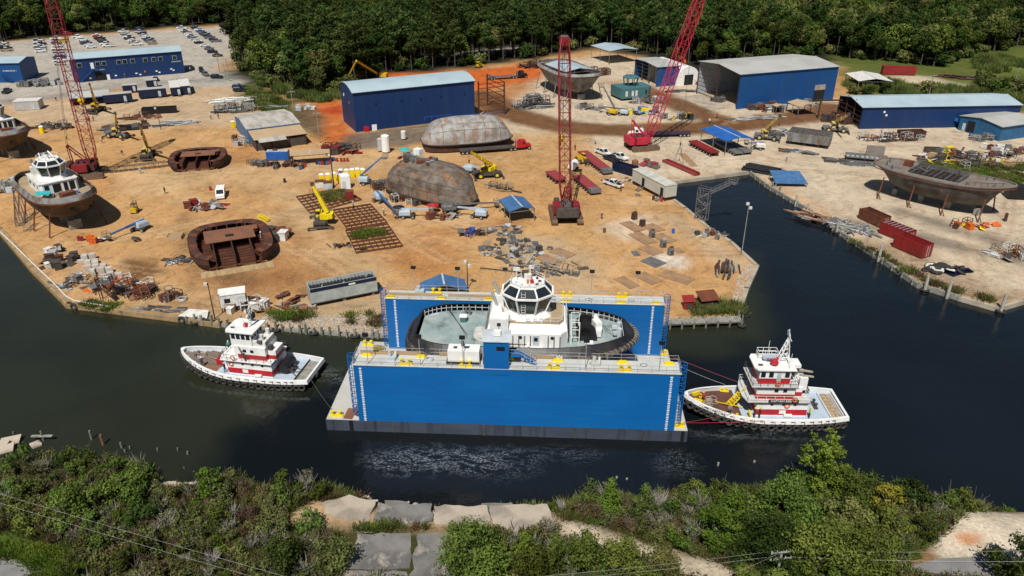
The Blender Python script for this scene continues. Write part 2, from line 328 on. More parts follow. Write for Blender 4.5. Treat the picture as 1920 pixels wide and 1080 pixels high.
zone([(600,206),(640,198),(645,214),(610,216)],(190,70,45),2,2,.8)
zone([(860,132),(960,122),(1020,118),(1030,130),(1008,150),(960,158),(900,172),(700,150),(700,140)],(212,108,48),3,3,1)
zone([(900,172),(960,155),(1010,150),(1000,165),(960,185),(940,205),(905,200)],(190,125,72),4,3,.8)
lane([(900,178),(940,205),(1000,226),(1080,240),(1180,245),(1300,240),(1400,232),(1500,220),(1570,203)],7.5,(120,80,48),2.5,1.5,.95)
lane([(1205,168),(1260,190),(1310,212),(1360,234)],6,(118,80,50),2.5,1.5,.95)
lane([(1145,155),(1205,168)],4,(170,115,70),2.5,1.5,.8)
lane([(700,262),(780,252),(860,240)],10,(118,108,96),3,2,.9)
lane([(560,395),(600,450),(640,500),(560,530),(440,520)],7,(165,118,72),5,4,.7)
lane([(300,340),(480,330),(640,305),(760,300)],9,(212,178,132),5,4,.7)
lane([(520,350),(640,480),(720,520)],4,(214,180,134),4,3,.7)
lane([(1100,420),(960,480),(820,520)],8,(212,170,112),6,4,.6)
zone([(930,430),(1060,445),(1130,500),(1100,560),(1000,540),(920,470)],(196,172,138),4,4,.7)
zone([(240,490),(300,486),(305,510),(250,525)],(112,76,42),2,2,.9)
zone([(330,420),(350,400),(380,500),(500,520),(440,540),(350,510)],(112,84,62),4,3,.7)
zone([(510,470),(545,520),(440,540),(500,505)],(150,98,58),4,4,.6)
zone([(730,480),(850,485),(900,520),(740,530)],(178,116,62),6,5,.6)
zone([(1120,420),(1300,400),(1400,500),(1380,560),(1200,540)],(206,160,108),8,5,.5)
zone([(1120,430),(1200,400),(1230,420),(1170,450)],(226,206,180),3,3,.8)
zone([(1230,475),(1280,482),(1280,505),(1235,495)],(232,222,205),2.5,2,.9)
zone([(1240,400),(1330,430),(1400,490),(1370,500),(1280,450)],(205,185,155),4,3,.7)
zone([(1560,440),(1640,452),(1740,480),(1860,540),(1930,550),(1930,600),(1700,520),(1600,462)],(158,132,104),4,3,.8)
lane([(1600,420),(1720,445),(1850,475),(1930,490)],3,(122,112,100),3,2,.75)
lane([(1690,395),(1790,430),(1930,470)],2.5,(120,110,98),3,2,.75)
zone([(1690,318),(1740,300),(1930,310),(1930,350),(1820,345)],(108,118,64),4,4,.8)
zone([(480,590),(560,560),(720,555),(740,640),(480,625)],(190,165,130),3,3,.9)
zone([(150,560),(340,560),(480,575),(480,625),(130,575)],(178,150,112),4,3,.7)
zone([(1300,570),(1360,560),(1392,580),(1380,600),(1300,595)],(120,118,62),3,3,.8)
zone([(-600,60),(-100,92),(0,78),(300,54),(420,46),(480,60),(430,140),(560,190),(640,185),(720,140),(860,130),(1000,112),(1120,92),(1200,108),(1330,150),(1500,150),(1570,118),(1660,122),(1760,132),(1815,112),(1930,92),(2800,60),(2800,-150),(-800,-150)],(44,44,26),5,4,1,k=.7)
zone([(1560,104),(1640,98),(1760,118),(1830,90),(2300,50),(2300,240),(1930,215),(1600,178)],(92,104,46),5,4,.95)
zone([(1820,112),(2100,95),(2100,140),(1880,132)],(110,132,48),4,3,1)
zone([(1665,143),(1720,140),(1830,162),(1760,166),(1690,158)],(212,196,165),3,3,1)
lane([(820,105),(900,96),(1000,90)],4,(170,160,145),2,1,.9)
BASE = zc(207,161,108)
def land_soil(P):
 C = np.tile(BASE,(len(P),1)); far = (np.abs(P[:,0]) > 420) | (P[:,1] > 800)
 big = fbm(P,30,5); C = C * (1 + .14 * big)[:,None]
 red = np.clip(fbm(P,17,9) * 2 - .25,0,1)[:,None] * .45; C = C * (1 - red) + zc(178,116,66) * red
 pal = np.clip(fbm(P,12,21) * 2 - .4,0,1)[:,None] * .5; C = C * (1 - pal) + zc(222,192,150) * pal
 for z in ZONES:
  n = fbm(P,z[6],len(z[1]) + 3) * z[4]
  d = sdist(P,z[1]) if z[0] == 'p' else edist(P,z[1],False) - z[7]
  w = np.clip(.5 - (d + n) / (2 * z[3]),0,1); w = w * w * (3 - 2 * w) * z[5]
  C = C * (1 - w[:,None]) + z[2] * w[:,None]
 g = nprng(71)      # wheel tracks in pairs
 for k in range(150):
  p = np.array([g.uniform(-115,125),g.uniform(118,255)]); a = g.normal(-.3,.5) if g.random() < .6 else g.normal(1.0,.4); cu = g.normal(0,.012); pts = []
  for q in range(9): pts.append(p.copy()); p = p + 4.5 * np.array([math.cos(a),math.sin(a)]); a += cu * 4.5
  pts = np.array(pts); m = (P[:,0] > pts[:,0].min() - 3) & (P[:,0] < pts[:,0].max() + 3) & (P[:,1] > pts[:,1].min() - 3) & (P[:,1] < pts[:,1].max() + 3)
  if not m.any(): continue
  d = np.abs(edist(P[m],pts,False) - 1.05); w = np.clip(1.15 - d / .55,0,1) * g.uniform(.12,.4); c = zc(150,104,62) if g.random() < .55 else zc(226,200,160)
  C[m] = C[m] * (1 - w[:,None]) + c * w[:,None]
 C[far] = zc(44,46,27,.7); return np.clip(C,.01,.8)
def land_z(P):
 z = fbm(P,6,2) * .05
 s = np.clip(1 - edist(P,shore,False) / 5.0,0,1)
 rub = np.clip(1 - np.abs(P[:,0] + 27) / 14,0,1) * (P[:,1] < 125)
 return z - s * rub * .9
I = np.concatenate([grid(-130,150,100,200,.85,1),grid(-200,200,201.5,300,1.9,2),grid(-320,320,302,480,5.5,3),grid(-900,900,490,1400,60,4)])
m_soil = soil_material('yard_soil')
land = tag(sheet('ground',land_poly,I,land_z,{'soil': land_soil},m_soil,skirt=-4.0),kind='structure')
BANK = [(-300,855),(-60,866),(0,872),(120,864),(250,870),(290,890),(300,906),(372,908),(450,893),(490,918),(600,912),(650,921),(700,940),(770,950),(850,958),(930,950),(1030,948),(1100,930),(1200,935),(1270,930),(1340,924),(1430,915),(1500,905),(1600,915),(1700,930),(1800,946),(1900,955),(2200,965)]
bank = gp(BANK,WATER)
bank_poly = bank + [(140,20),(140,-60),(-140,-60),(-140,40)]
BZ = []
def bzone(px,c,f=1.0,r=1.2,a=1.0,k=.7): BZ.append((gp(px),zc(*c,k),f,r,a))
bzone([(520,985),(560,950),(640,930),(800,950),(1030,950),(1050,985),(1000,1010),(700,990),(560,1000)],(196,165,128),1.2,1.2)
bzone([(450,905),(520,920),(500,945),(440,930)],(178,120,78),1,1,.8)
bzone([(1050,975),(1130,1000),(1240,1035),(1330,1060),(1400,1085),(1350,1110),(1280,1085),(1180,1050),(1100,1040),(1040,1010)],(206,190,165),.8,.8)
bzone([(1755,1010),(1800,960),(1830,945),(2100,950),(2200,1100),(1850,1060),(1755,1055)],(224,208,184),.8,1.2)
bzone([(1795,1005),(1830,1008),(1830,1025),(1800,1022)],(212,130,62),.6,1.2,.8)
bzone([(0,995),(110,1030),(150,1090),(-60,1060),(-200,960)],(78,100,36),1,.8)
bzone([(1690,1060),(1740,1040),(1760,1062),(1700,1075)],(150,116,82),.6,.8)
def bank_soil(P):
 C = np.tile(zc(82,66,42),(len(P),1)) * (1 + .3 * fbm(P,5,4))[:,None]
 g = np.clip(fbm(P,8,6) + .35,0,1)[:,None]; C = C * (1 - g) + zc(62,72,30) * g
 for p,c,f,r,a in BZ:
  d = sdist(P,p) + fbm(P,3,8) * r; w = np.clip(.5 - d / (2 * f),0,1)[:,None] * a; C = C * (1 - w) + c * w
 e = np.clip(1 - (edist(P,bank,False) - .4) / 1.6,0,1)[:,None] * .7; C = C * (1 - e) + zc(120,84,52,.6) * e
 return np.clip(C,.01,.8)
def bank_z(P):
 d = edist(P,bank,False); s = np.clip(d / 5.0,0,1); return WATER - .25 + 1.55 * s * (2 - s) + fbm(P,4,3) * .22 * s
m_soil2 = soil_material('bank_soil',.8)
bank_o = tag(sheet('bank_terrain',bank_poly,np.concatenate([grid(-70,80,50,90,.7,5),grid(-140,140,-60,49,6,6)]),bank_z,{'soil': bank_soil},m_soil2,skirt=-4.0),kind='structure')
def water_material():
 m = bpy.data.materials.new('canal_water'); m.use_nodes = True; nt = m.node_tree; N = nt.nodes; L = nt.links.new; b = N['Principled BSDF']
 b.inputs['IOR'].default_value = 1.33; b.inputs['Specular IOR Level'].default_value = .5
 tc = N.new('ShaderNodeTexCoord'); ti = N.new('ShaderNodeAttribute'); ti.attribute_name = 'tint'; fo = N.new('ShaderNodeAttribute'); fo.attribute_name = 'foam_glints'
 def nz(sc,det,st=(1,1,1),rot=0.0,dist=0.0):
  mp = N.new('ShaderNodeMapping'); mp.inputs['Scale'].default_value = st; mp.inputs['Rotation'].default_value = (0,0,rot); L(tc.outputs['Object'],mp.inputs[0])
  n = N.new('ShaderNodeTexNoise'); n.inputs['Scale'].default_value = sc; n.inputs['Detail'].default_value = det; n.inputs['Roughness'].default_value = .6; n.inputs['Distortion'].default_value = dist; L(mp.outputs[0],n.inputs['Vector']); return n.outputs['Fac']
 def mr(src,a,b2,c,d):
  q = N.new('ShaderNodeMapRange'); [setattr(q.inputs[k],'default_value',v) for k,v in (('From Min',a),('From Max',b2),('To Min',c),('To Max',d))]; L(src,q.inputs['Value']); return q.outputs[0]
 def math_(op,a,bb):
  x = N.new('ShaderNodeMath'); x.operation = op
  for i,v in enumerate((a,bb)):
   if isinstance(v,float): x.inputs[i].default_value = v
   else: L(v,x.inputs[i])
  return x.outputs[0]
 r1 = nz(.38,9,(.5,1,1),.2,2.0); ridge = math_('SUBTRACT',1.0,math_('MULTIPLY',math_('ABSOLUTE',math_('SUBTRACT',r1,.5),0.0),11.0))
 grain = nz(5.5,5,(.7,1,1),.2,.6)
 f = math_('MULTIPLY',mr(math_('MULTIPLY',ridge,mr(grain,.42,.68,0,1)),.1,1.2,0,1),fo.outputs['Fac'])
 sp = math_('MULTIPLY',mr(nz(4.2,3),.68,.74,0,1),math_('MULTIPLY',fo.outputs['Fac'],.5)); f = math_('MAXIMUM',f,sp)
 mx = N.new('ShaderNodeMix'); mx.data_type = 'RGBA'; L(f,mx.inputs[0]); L(ti.outputs['Color'],mx.inputs[6]); mx.inputs[7].default_value = (.4,.45,.5,1); L(mx.outputs[2],b.inputs['Base Color'])  # white for foam, and for sun glints put into the base colour
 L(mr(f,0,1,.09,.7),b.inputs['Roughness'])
 h = math_('ADD',math_('MULTIPLY',nz(.9,5,(1,.55,1),.5),1.0),math_('MULTIPLY',nz(.22,3,(.6,1,1),-.3),1.2))
 bp = N.new('ShaderNodeBump'); bp.inputs['Distance'].default_value = .12; L(mr(fo.outputs['Fac'],0,1,.55,1.0),bp.inputs['Strength']); L(h,bp.inputs['Height']); L(bp.outputs[0],b.inputs['Normal'])
 return m
def ell(P,c,rx,ry,a=0.0):
 d = P - np.array(c); ca,sa = math.cos(a),math.sin(a); u = (d[:,0] * ca + d[:,1] * sa) / rx; v = (-d[:,0] * sa + d[:,1] * ca) / ry; return np.clip(1 - (u * u + v * v),0,1)
def foam_glints(P):  # wash and wake foam, with sun glints painted into the same mask
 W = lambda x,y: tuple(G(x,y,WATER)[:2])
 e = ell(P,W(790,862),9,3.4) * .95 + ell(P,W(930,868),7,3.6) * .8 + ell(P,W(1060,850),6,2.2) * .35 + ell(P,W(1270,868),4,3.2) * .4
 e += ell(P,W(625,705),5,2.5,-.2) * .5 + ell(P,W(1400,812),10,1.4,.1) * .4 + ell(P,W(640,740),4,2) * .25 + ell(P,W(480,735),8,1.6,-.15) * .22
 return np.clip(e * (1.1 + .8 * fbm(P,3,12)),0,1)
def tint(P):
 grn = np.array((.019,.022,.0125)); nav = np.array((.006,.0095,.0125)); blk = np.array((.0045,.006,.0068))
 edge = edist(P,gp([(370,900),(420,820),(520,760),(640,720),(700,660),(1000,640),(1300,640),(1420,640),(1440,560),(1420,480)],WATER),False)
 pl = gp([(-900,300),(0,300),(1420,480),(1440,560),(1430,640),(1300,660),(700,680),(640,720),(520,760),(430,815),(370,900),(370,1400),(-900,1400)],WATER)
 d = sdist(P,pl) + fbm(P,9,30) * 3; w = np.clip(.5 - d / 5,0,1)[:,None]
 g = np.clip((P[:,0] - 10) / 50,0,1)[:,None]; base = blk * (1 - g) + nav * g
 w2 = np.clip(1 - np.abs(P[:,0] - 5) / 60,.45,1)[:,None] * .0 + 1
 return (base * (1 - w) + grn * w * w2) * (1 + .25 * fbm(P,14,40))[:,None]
wp = [(-700,20),(700,20),(700,700),(-700,700)]
water = tag(sheet('water',wp,np.concatenate([grid(-120,120,62,130,1.3,7),grid(-160,200,132,210,3,8),grid(-690,690,215,690,40,9)]),lambda P: np.full(len(P),WATER),{'tint': tint,'foam_glints': foam_glints},water_material()),kind='structure')
# boat helpers
class Hull:
 def __init__(s,L,B,D,tb=0.1,pb=2.0,qb=1.6,ts=-0.6,ps=2.5,qs=2.0,tw=0.8,shF=1.0,shA=0.3,fl=0.8,kF=0.5,kA=0.5,ch=0.45,tumble=0.0,cutF=0.25,cutA=0.1):
  s.__dict__.update(locals())
 def hb(s,t):
  B = s.B / 2
  if t > s.tb: u = min(1,(t - s.tb) / (1 - s.tb)); return max(.06,B * max(0,1 - u ** s.pb) ** (1 / s.qb))
  if t < s.ts: u = min(1,(s.ts - t) / (1 + s.ts)); return B * (s.tw + (1 - s.tw) * max(0,1 - u ** s.ps) ** (1 / s.qs))
  return B
 def zd(s,t): return s.D + s.shF * max(0,t) ** 2 + s.shA * max(0,-t) ** 2
 def ts_(s,n=22): return [-math.cos(math.pi * i / n) for i in range(n + 1)]
 def outline(s,inset=0.0,dz=0.0,n=22,t0=-1,t1=1):
  P = []; L2 = s.L / 2
  for t in s.ts_(n):
   if t < t0 - 1e-6 or t > t1 + 1e-6: continue
   x = t * L2; x = max(-L2 + inset,min(L2 - inset * 1.6,x)); tt = x / L2
   P.append((x,max(.02,s.hb(tt) - inset),s.zd(tt) + dz))
  return P + [(x,-y,z) for x,y,z in reversed(P)]
 def ring(s,t,x=None):
  h = s.hb(t); z1 = s.zd(t); x = t * s.L / 2
  kz = s.kF * s.D * max(0,t) ** 3 + s.kA * s.D * max(0,-t) ** 3; e = max(0,abs(t) - .35) / .65
  cut = s.cutF if t > 0 else s.cutA
  hc = h * (1 - (1 - s.fl) * (.5 + .9 * e)); zc = kz + (z1 - kz) * s.ch
  xs = lambda f: x * (1 - cut * f * e * e)
  a = [(x,h,z1),(xs(.35),h * .5 + hc * .5,zc * .5 + z1 * .5),(xs(.6),hc,zc),(xs(.85),hc * .72,kz + (zc - kz) * .38),(xs(1),hc * .2,kz)]
  return a + [(q[0],-q[1],q[2]) for q in reversed(a)]
 def mesh(s,n=24,mb=None):
  mb = mb or MB(); mb.loft([s.ring(t) for t in s.ts_(n)],closed=False,cap0=True,cap1=True); return mb
 def bulwark(s,h,th=.15,n=22,slope=0.0,dz=0.0,t0=-1,t1=1,mb=None):
  mb = mb or MB(); o = s.outline(0,dz,n,t0,t1); o2 = s.outline(slope,dz + h,n,t0,t1); i2 = s.outline(th + slope,dz + h,n,t0,t1); i = s.outline(th,dz,n,t0,t1)
  m = len(o) // 2
  full = t0 <= -1
  for A in ((o,o2),(o2,i2),(i2,i)):
   k = len(o)
   for j in range(k if full else k - 1):
    if not full and False: continue
    if t1 < 1 and j == m - 1: continue
    mb.add([A[0][j],A[0][(j + 1) % k],A[1][(j + 1) % k],A[1][j]],[(0,3,2,1)])
  return mb
 def deck(s,inset=.12,dz=0.0,n=22):
  o = s.outline(inset,dz,n); k = len(o) // 2; mb = MB(); P = o[:k]; Q = o[k:][::-1]
  for i in range(k - 1): mb.add([P[i],P[i + 1],Q[i + 1],Q[i]],[(0,3,2,1)])
  return mb
def rail(pts,h=1.0,step=1.5,r=.03,rails=2,mb=None,closed=False):
 mb = mb or MB(); pts = [Vector(p) for p in pts]
 if closed: pts.append(pts[0])
 for a,b in zip(pts,pts[1:]):
  L = (b - a).length; n = max(1,round(L / step))
  for k in range(n + 1):
   p = a.lerp(b,k / n); mb.bar(p,p + Vector((0,0,h)),r * 1.6)
  for k in range(rails): mb.bar(a + Vector((0,0,h * (k + 1) / rails)),b + Vector((0,0,h * (k + 1) / rails)),r * 1.5)
 return mb
def stairs(a,b,w,mb=None,n=None):
 mb = mb or MB(); a,b = Vector(a),Vector(b); d = b - a; side = Vector((-d.y,d.x,0)).normalized() * w / 2; n = n or max(4,int(abs(d.z) / .3))
 for s in (-1,1): mb.bar(a + side * s,b + side * s,.06,.22)
 for k in range(1,n):
  p = a + d * (k / n); mb.bar(p - side,p + side,.26,.04)
 return mb
def ladder(a,b,side,w=.5,n=None,mb=None,r=.05):
 mb = mb or MB(); a,b = Vector(a),Vector(b); s = Vector(side).normalized() * w / 2; n = n or max(3,int((b - a).length / .4))
 mb.bar(a - s,b - s,r); mb.bar(a + s,b + s,r)
 for k in range(1,n): p = a.lerp(b,k / n); mb.bar(p - s,p + s,r * .8)
 return mb
def cage(a,b,out,mb=None,r=.45,n=5,step=.9):
 """ladder with safety hoops; out = direction away from the wall"""
 mb = mb or MB(); a,b = Vector(a),Vector(b); o = Vector(out).normalized(); s = o.cross(Vector((0,0,1))); L = (b - a).length
 ladder(a,b,s,.5,mb=mb,r=.07)
 pts = [(-.45,0),(-.45,.55),(-.2,.85),(.2,.85),(.45,.55),(.45,0)]
 k = int(L / step)
 for i in range(k + 1):
  z = a.lerp(b,i / k); q = [z + s * u + o * v for u,v in pts]
  for p1,p2 in zip(q,q[1:]): mb.bar(p1,p2,.07)
 for u,v in pts[1:-1]: mb.bar(a + s * u + o * v,b + s * u + o * v,.06)
 return mb
def bitts(c,rz=0.0,s=1.0,mb=None):
 mb = mb or MB(); c = Vector(c); d = Vector((math.cos(rz),math.sin(rz),0)); mb.box(c + Vector((0,0,.1 * s)),(1.9 * s,.6 * s,.2 * s),rz)
 for k in (-1,1):
  p = c + d * (.55 * s * k); mb.tube(p + Vector((0,0,.1)),p + Vector((0,0,.75 * s)),.2 * s,8); mb.tube(p + Vector((0,0,.7 * s)),p + Vector((0,0,.85 * s)),.28 * s,8)
 return mb
# floating dry dock
DK = T('floating_drydock','blue floating drydock with two high wing walls afloat in the canal','drydock',(-.43,94.55,-.45),R(-3.0))
ZD,ZT = 1.5,10.6
pn = MB()
pn.loft([[(-24.6,y,-3.2),(-24.9,y,-.4),(-24.9,y,ZD),(24.9,y,ZD),(24.9,y,-.4),(24.6,y,-3.2)][::1] for y in (-10.55,10.5)])
pont = pn.build('pontoon',M('pontoon_black',(.045,.058,.085),.6,c2=(.06,.075,.105),sc=.4,st=(.4,1,1.5),fine=.2,c3=(.022,.024,.03),sc3=.5,st3=(2,1,.2),th3=(.5,.7)),DK)
MB().b2(-24.85,24.85,-10.5,10.45,ZD + .002,ZD + .02).build('pontoon_deck',M('pontoon_deck_paint',(.44,.43,.40),.7,c2=(.5,.48,.43),sc=.3,fine=.1,c3=(.36,.28,.18),sc3=.25,th3=(.6,.75)),DK)
for x in (-15.5,-3,9.5,19.0):
 MB().b2(x,x + .28,-10.62,-10.552,-3,ZD - .02).build('weld_seam',m_dsteel,DK)
for x in (-21.6,24.0): MB().b2(x,x + .45,-10.72,-10.552,-2.9,ZD - .02).build('rubbing_strake',m_black,DK)
MB().b2(8,24.95,-10.62,-10.56,-.8,-.62).build('waterline_scum',m_conc,DK)
NY0,NY1,FY0,FY1,WX0,WX1 = -10.53,-7.75,8.5,11.1,-20.2,23.0
nw = MB().b2(WX0,WX1,NY0,NY1,ZD + .02,ZT).build('wing_wall',m_blue,DK,label='near blue wing wall of the drydock')
fw = MB().b2(WX0 + .4,WX1 + .4,FY0,FY1,ZD + .02,ZT).build('wing_wall',m_blue,DK,label='far blue wing wall behind the docked tug')
for x in (-12.5,-4.8,2.9,10.6,18.3):      # plate seams welded on the outer face
 MB().b2(x,x + .06,NY0 - .012,NY0,ZD + .05,ZT - .05).build('plate_seam',m_blue,nw)
for z in (3.8,6.1,8.4): MB().b2(WX0,WX1,NY0 - .014,NY0,z,z + .05).build('plate_seam',m_blue,nw)
for (y0,y1,dx,w) in ((NY0,NY1,0,nw),(FY0,FY1,.4,fw)):
 MB().b2(WX0 - .15 + dx,WX1 + .15 + dx,y0 - .1,y1 + .1,ZT + .001,ZT + .07).build('walkway_deck',m_deckw,w)
 r = MB()
 for y in (y0,y1): rail([(WX0 + dx,y,ZT + .07),(WX1 + dx,y,ZT + .07)],1.05,1.9,.026,2,r)
 for x in (WX0 + dx,WX1 + dx): rail([(x,y0,ZT + .07),(x,y1,ZT + .07)],1.05,1.6,.026,2,r)
 r.build('railing',m_galv,w)
for x0,x1 in ((-19.8,-11.5),(-9.0,2.5),(2.9,6.8)): MB().b2(x0,x1,NY1 - .1,NY1 + .28,ZT + .1,ZT + .5).build('timber_rail',m_wood,nw)
for x0,x1 in ((-19.4,-11),(-10,-1.5),(-1,5)): MB().b2(x0,x1,FY0 + .9,FY0 + 1.2,ZT + .1,ZT + .45).build('timber_rail',m_wood,fw)
for x in (-13.2,-5.2,6.4,15.8): bitts((x,NY0 + .5,ZT + .07),0,.95).build('bollard',m_byel,nw)
for x in (-12,-2.2,8.4,17): bitts((x,FY1 - .5,ZT + .07),0,.95).build('bollard',m_byel,fw)
for x in (-18.8,-11.4,0.5,7.0,15.6,21.8): MB().box((x,NY1 - .55,ZT + .22),(1.5,.34,.3),top=.8).box((x,NY1 - .55,ZT + .42),(.9,.22,.14)).build('chock',m_byel,nw)
for x in (-19.0,-11.0,-3.6,8.2,16.8,22.0): MB().box((x,FY0 + .35,ZT + .22),(1.5,.34,.3),top=.8).box((x,FY0 + .35,ZT + .42),(.9,.22,.14)).build('chock',m_byel,fw)
for x,y in ((-23.6,-9.6),(23.6,-9.6),(-23.4,9.4),(23.7,9.0)): bitts((x,y,ZD + .02),0,.95).build('bollard',m_byel,DK)
def draft(x,y,nrm,p,z0,z1):
 mb = MB(); z = z0; k = 0
 while z < z1:
  w = .36 if k % 2 == 0 else .26; mb.b2(x - w / 2,x + w / 2,min(y,y + nrm * .015),max(y,y + nrm * .015),z,z + .17); z += .295; k += 1
 mb.build('draft_marks',m_white,p)
draft(-19.3,NY0,-1,nw,-.6,ZT - .3); draft(21.9,NY0,-1,nw,-.6,ZT - .3); draft(-18.3,FY0,-1,fw,ZD + .4,ZT - .3); draft(21.6,FY0,-1,fw,ZD + .4,ZT - .3)
for (x,y,o) in ((WX0,NY0 + .7,-1),(WX1,NY0 + .7,1)): cage((x,y,ZD + 1.0),(x,y,ZT + 1.2),(o,0,0)).build('caged_ladder',m_blue,nw)
for (x,y,o) in ((WX0 + .4,FY0 + .9,-1),(WX1 + .4,FY0 + .9,1)): cage((x,y,ZD - .3),(x,y,ZT + 1.2),(o,0,0)).build('caged_ladder',m_blue,fw)
cb = MB().b2(-2.75,.55,NY0 - .06,NY0 + 2.2,ZT - .9,ZT + 4.3).build('control_cabin',m_blue,nw)
MB().slab((-2.95,NY0 - .25,ZT + 4.32),(.75,NY0 - .25,ZT + 4.32),(.75,NY0 + 2.4,ZT + 4.7),(-2.95,NY0 + 2.4,ZT + 4.7),.12).build('roof',m_pale,cb)
MB().box((-1.0,NY0 + 1.2,ZT + 4.85),(.9,.8,.6)).build('air_conditioner',m_white,cb)
MB().b2(-1.05,.05,NY0 - .1,NY0 - .05,ZT + 2.9,ZT + 3.5).build('window',m_glass,cb)
fl = MB().box((-.85,NY0 + 2.0,ZT + 5.6),(.5,.2,.4)).tube((-.85,NY0 + 2.1,ZT + 4.5),(-.85,NY0 + 2.1,ZT + 5.5),.05).build('floodlight',m_black,cb)
MB().b2(-2.95,-2.8,NY0 + .9,NY0 + 1.5,ZT + .2,ZT + .85).build('hose_reel',m_rubber,cb)
lp = MB().b2(.56,1.9,NY0 + .9,NY0 + 2.5,ZT + 1.35,ZT + 1.5).build('landing',m_blue,cb)
stairs((1.9,NY0 + 1.6,ZT + 1.5),(4.1,NY0 + 1.6,ZT + .1),.9).build('stair',m_blue,cb)
rail([(.6,NY0 + 2.5,ZT + 1.5),(1.9,NY0 + 2.5,ZT + 1.5),(4.1,NY0 + 2.2,ZT + .1)],1,1,.03,2,rail([(.6,NY0 + .9,ZT + 1.5),(1.9,NY0 + .9,ZT + 1.5),(4.1,NY0 + 1.05,ZT + .1)],1,1,.03)).build('handrail',m_galv,cb)
ge = MB().b2(-7.6,-3.4,NY0 + .75,NY1 - .1,ZT + .5,ZT + 2.1).build('generator_house',m_white,nw)
MB().b2(-7.8,-3.3,NY0 + .6,NY1,ZT + .08,ZT + .5).build('skid',m_black,ge)
MB().b2(-6.9,-6.4,NY0 + 1.5,NY0 + 2.0,ZT + 2.1,ZT + 2.14).build('vent',m_dsteel,ge)
MB().tube((-5.7,NY0 + 2.2,ZT + 2.1),(-5.7,NY0 + 2.2,ZT + 2.8),.22,8).build('exhaust',m_dsteel,ge)
for x in (-15.3,12.0):      # capstans
 c = MB().box((x,NY0 + 1.5,ZT + .35),(1.1,.9,.55)).tube((x - .2,NY0 + 1.5,ZT + .6),(x - .2,NY0 + 1.5,ZT + 1.4),.3,8,.2).tube((x + .5,NY0 + 1.4,ZT + .3),(x + .5,NY0 + 2.0,ZT + 1.1),.18,6)
 c.build('capstan',m_pale if x < 0 else m_deckw,nw)
MB().box((-14.6,FY1 - .7,ZT + .4),(1.4,.8,.7)).tube((-14.8,FY1 - .7,ZT + .6),(-14.8,FY1 - .7,ZT + 1.3),.3,8).build('capstan',m_pale,fw)
MB().torus((-10.2,NY0 + 1.6,ZT + .2),.5,.09,n=12,m=4).torus((-10.2,NY0 + 1.6,ZT + .36),.46,.09,n=12,m=4).build('hose_coil',m_pale,nw)
for x,d in ((11.8,0),(18.4,1)):     # stencilled deck marks on the walkways
 for w,y in ((nw,NY0 + 1.9),(fw,FY0 + 1.2)):
  mb = MB()
  P = [(.0,.5),(.6,.0),(.0,-.5),(.15,-.18),(-.5,-.25),(-.5,.25),(.15,.18)] if not d else [(.45 * math.cos(a),.45 * math.sin(a)) for a in [k * .9 for k in range(7)]]
  for a,b in zip(P,P[1:] + P[:1]): mb.bar((x + a[0],y + a[1],ZT + .078),(x + b[0],y + b[1],ZT + .078),.08,.012)
  mb.build('stencil_mark',m_dkblue,w)
def floodpost(x,y,p,h=4.6):
 o = MB().tube((x,y,ZT),(x,y,ZT + h),.05,6).build('light_post',m_galv,p)
 MB().box((x,y - .1,ZT + h),(.75,.3,.45)).build('floodlight',m_black,o)
for x in (-18.2,-11.2,-5.5,10.6,20.2): floodpost(x,NY0 + .28,nw)
for x in (-15.5,-8.6,-1.2,12.2,19.2): floodpost(x,FY1 - .1,fw,4.3)
for k in range(11): MB().box((-11 + k * 2.6,.8,ZD + .5),(1.2,1.6,.95)).build('keel_block',m_gwood,DK)
def onDK(x,y,z): return DK.matrix_basis @ Vector((x,y,z))
DKM = Matrix.Translation(DK.location) @ Matrix.Rotation(R(-3),4,'Z')
def dkp(x,y,z): return DKM @ Vector((x,y,z))
for x,y,a,l in ((-21.8,-9.1,5,'sheet of rusty brown plate on the drydock pontoon, left one'),(-20.9,-8.3,-4,'sheet of rusty brown plate on the drydock pontoon, beside the wing wall')):
 tag(move(MB().box((0,0,.05),(1.3,2.4,.06)).build('steel_plate',m_rplate),dkp(x,y,ZD + .03 + (.07 if a < 0 else 0)),R(a - 12)),l,'plate','rusty plates on the drydock deck')
ro = MB()
for k in range(9): ro.torus((rnd.uniform(-.5,.5),rnd.uniform(-.4,.4),.06 + k * .05),rnd.uniform(.4,.8),.06,n=14,m=4)
tag(move(ro.build('rope_heap',M('yellow_rope',(.3,.24,.05),.9)),dkp(-21.2,8.0,ZD + .02)),'heap of yellow rope at the far left end of the drydock','rope')
# docked tug
TT = T('docked_tug','black hulled white tug standing inside the blue drydock','tug',dkp(2.0,.82,0),R(-3.0))
ZK,ZB = 2.6,9.7
hu = Hull(32.6,14.6,ZB - ZK,tb=.15,pb=2.2,qb=1.9,ts=-.45,ps=2.6,qs=2.2,tw=.22,shF=.35,shA=.1,fl=.82,kF=.55,kA=.55,ch=.5,cutF=.3,cutA=.22)
def up(mb,dz): mb.v = [(x,y,z + dz) for x,y,z in mb.v]; return mb
hull = up(hu.mesh(30),ZK).build('hull',m_hullb,TT,smooth=2)
up(hu.bulwark(1.15,.2,30,slope=1.0),ZK).build('bulwark',m_hullb,TT,smooth=2)
up(hu.deck(1.3,.06,30),ZK).build('deck',m_deckg,TT)
st = MB(); oi = up(MB().add(hu.outline(1.3,.06,46),[]),ZK).v; o2 = up(MB().add(hu.outline(1.22,1.0,46),[]),ZK).v
for a,b in zip(oi,o2):
 if -16 < a[0] < 16: st.bar(a,b,.09)
tag(st.build('bulwark_stays',m_pale,TT),kind='stuff')
br = MB(); q = up(MB().add(hu.outline(1.22,.6,40),[]),ZK).v
for a,b in zip(q,q[1:]): br.bar(a,b,.08)
br.build('bulwark_rail',m_pale,TT)
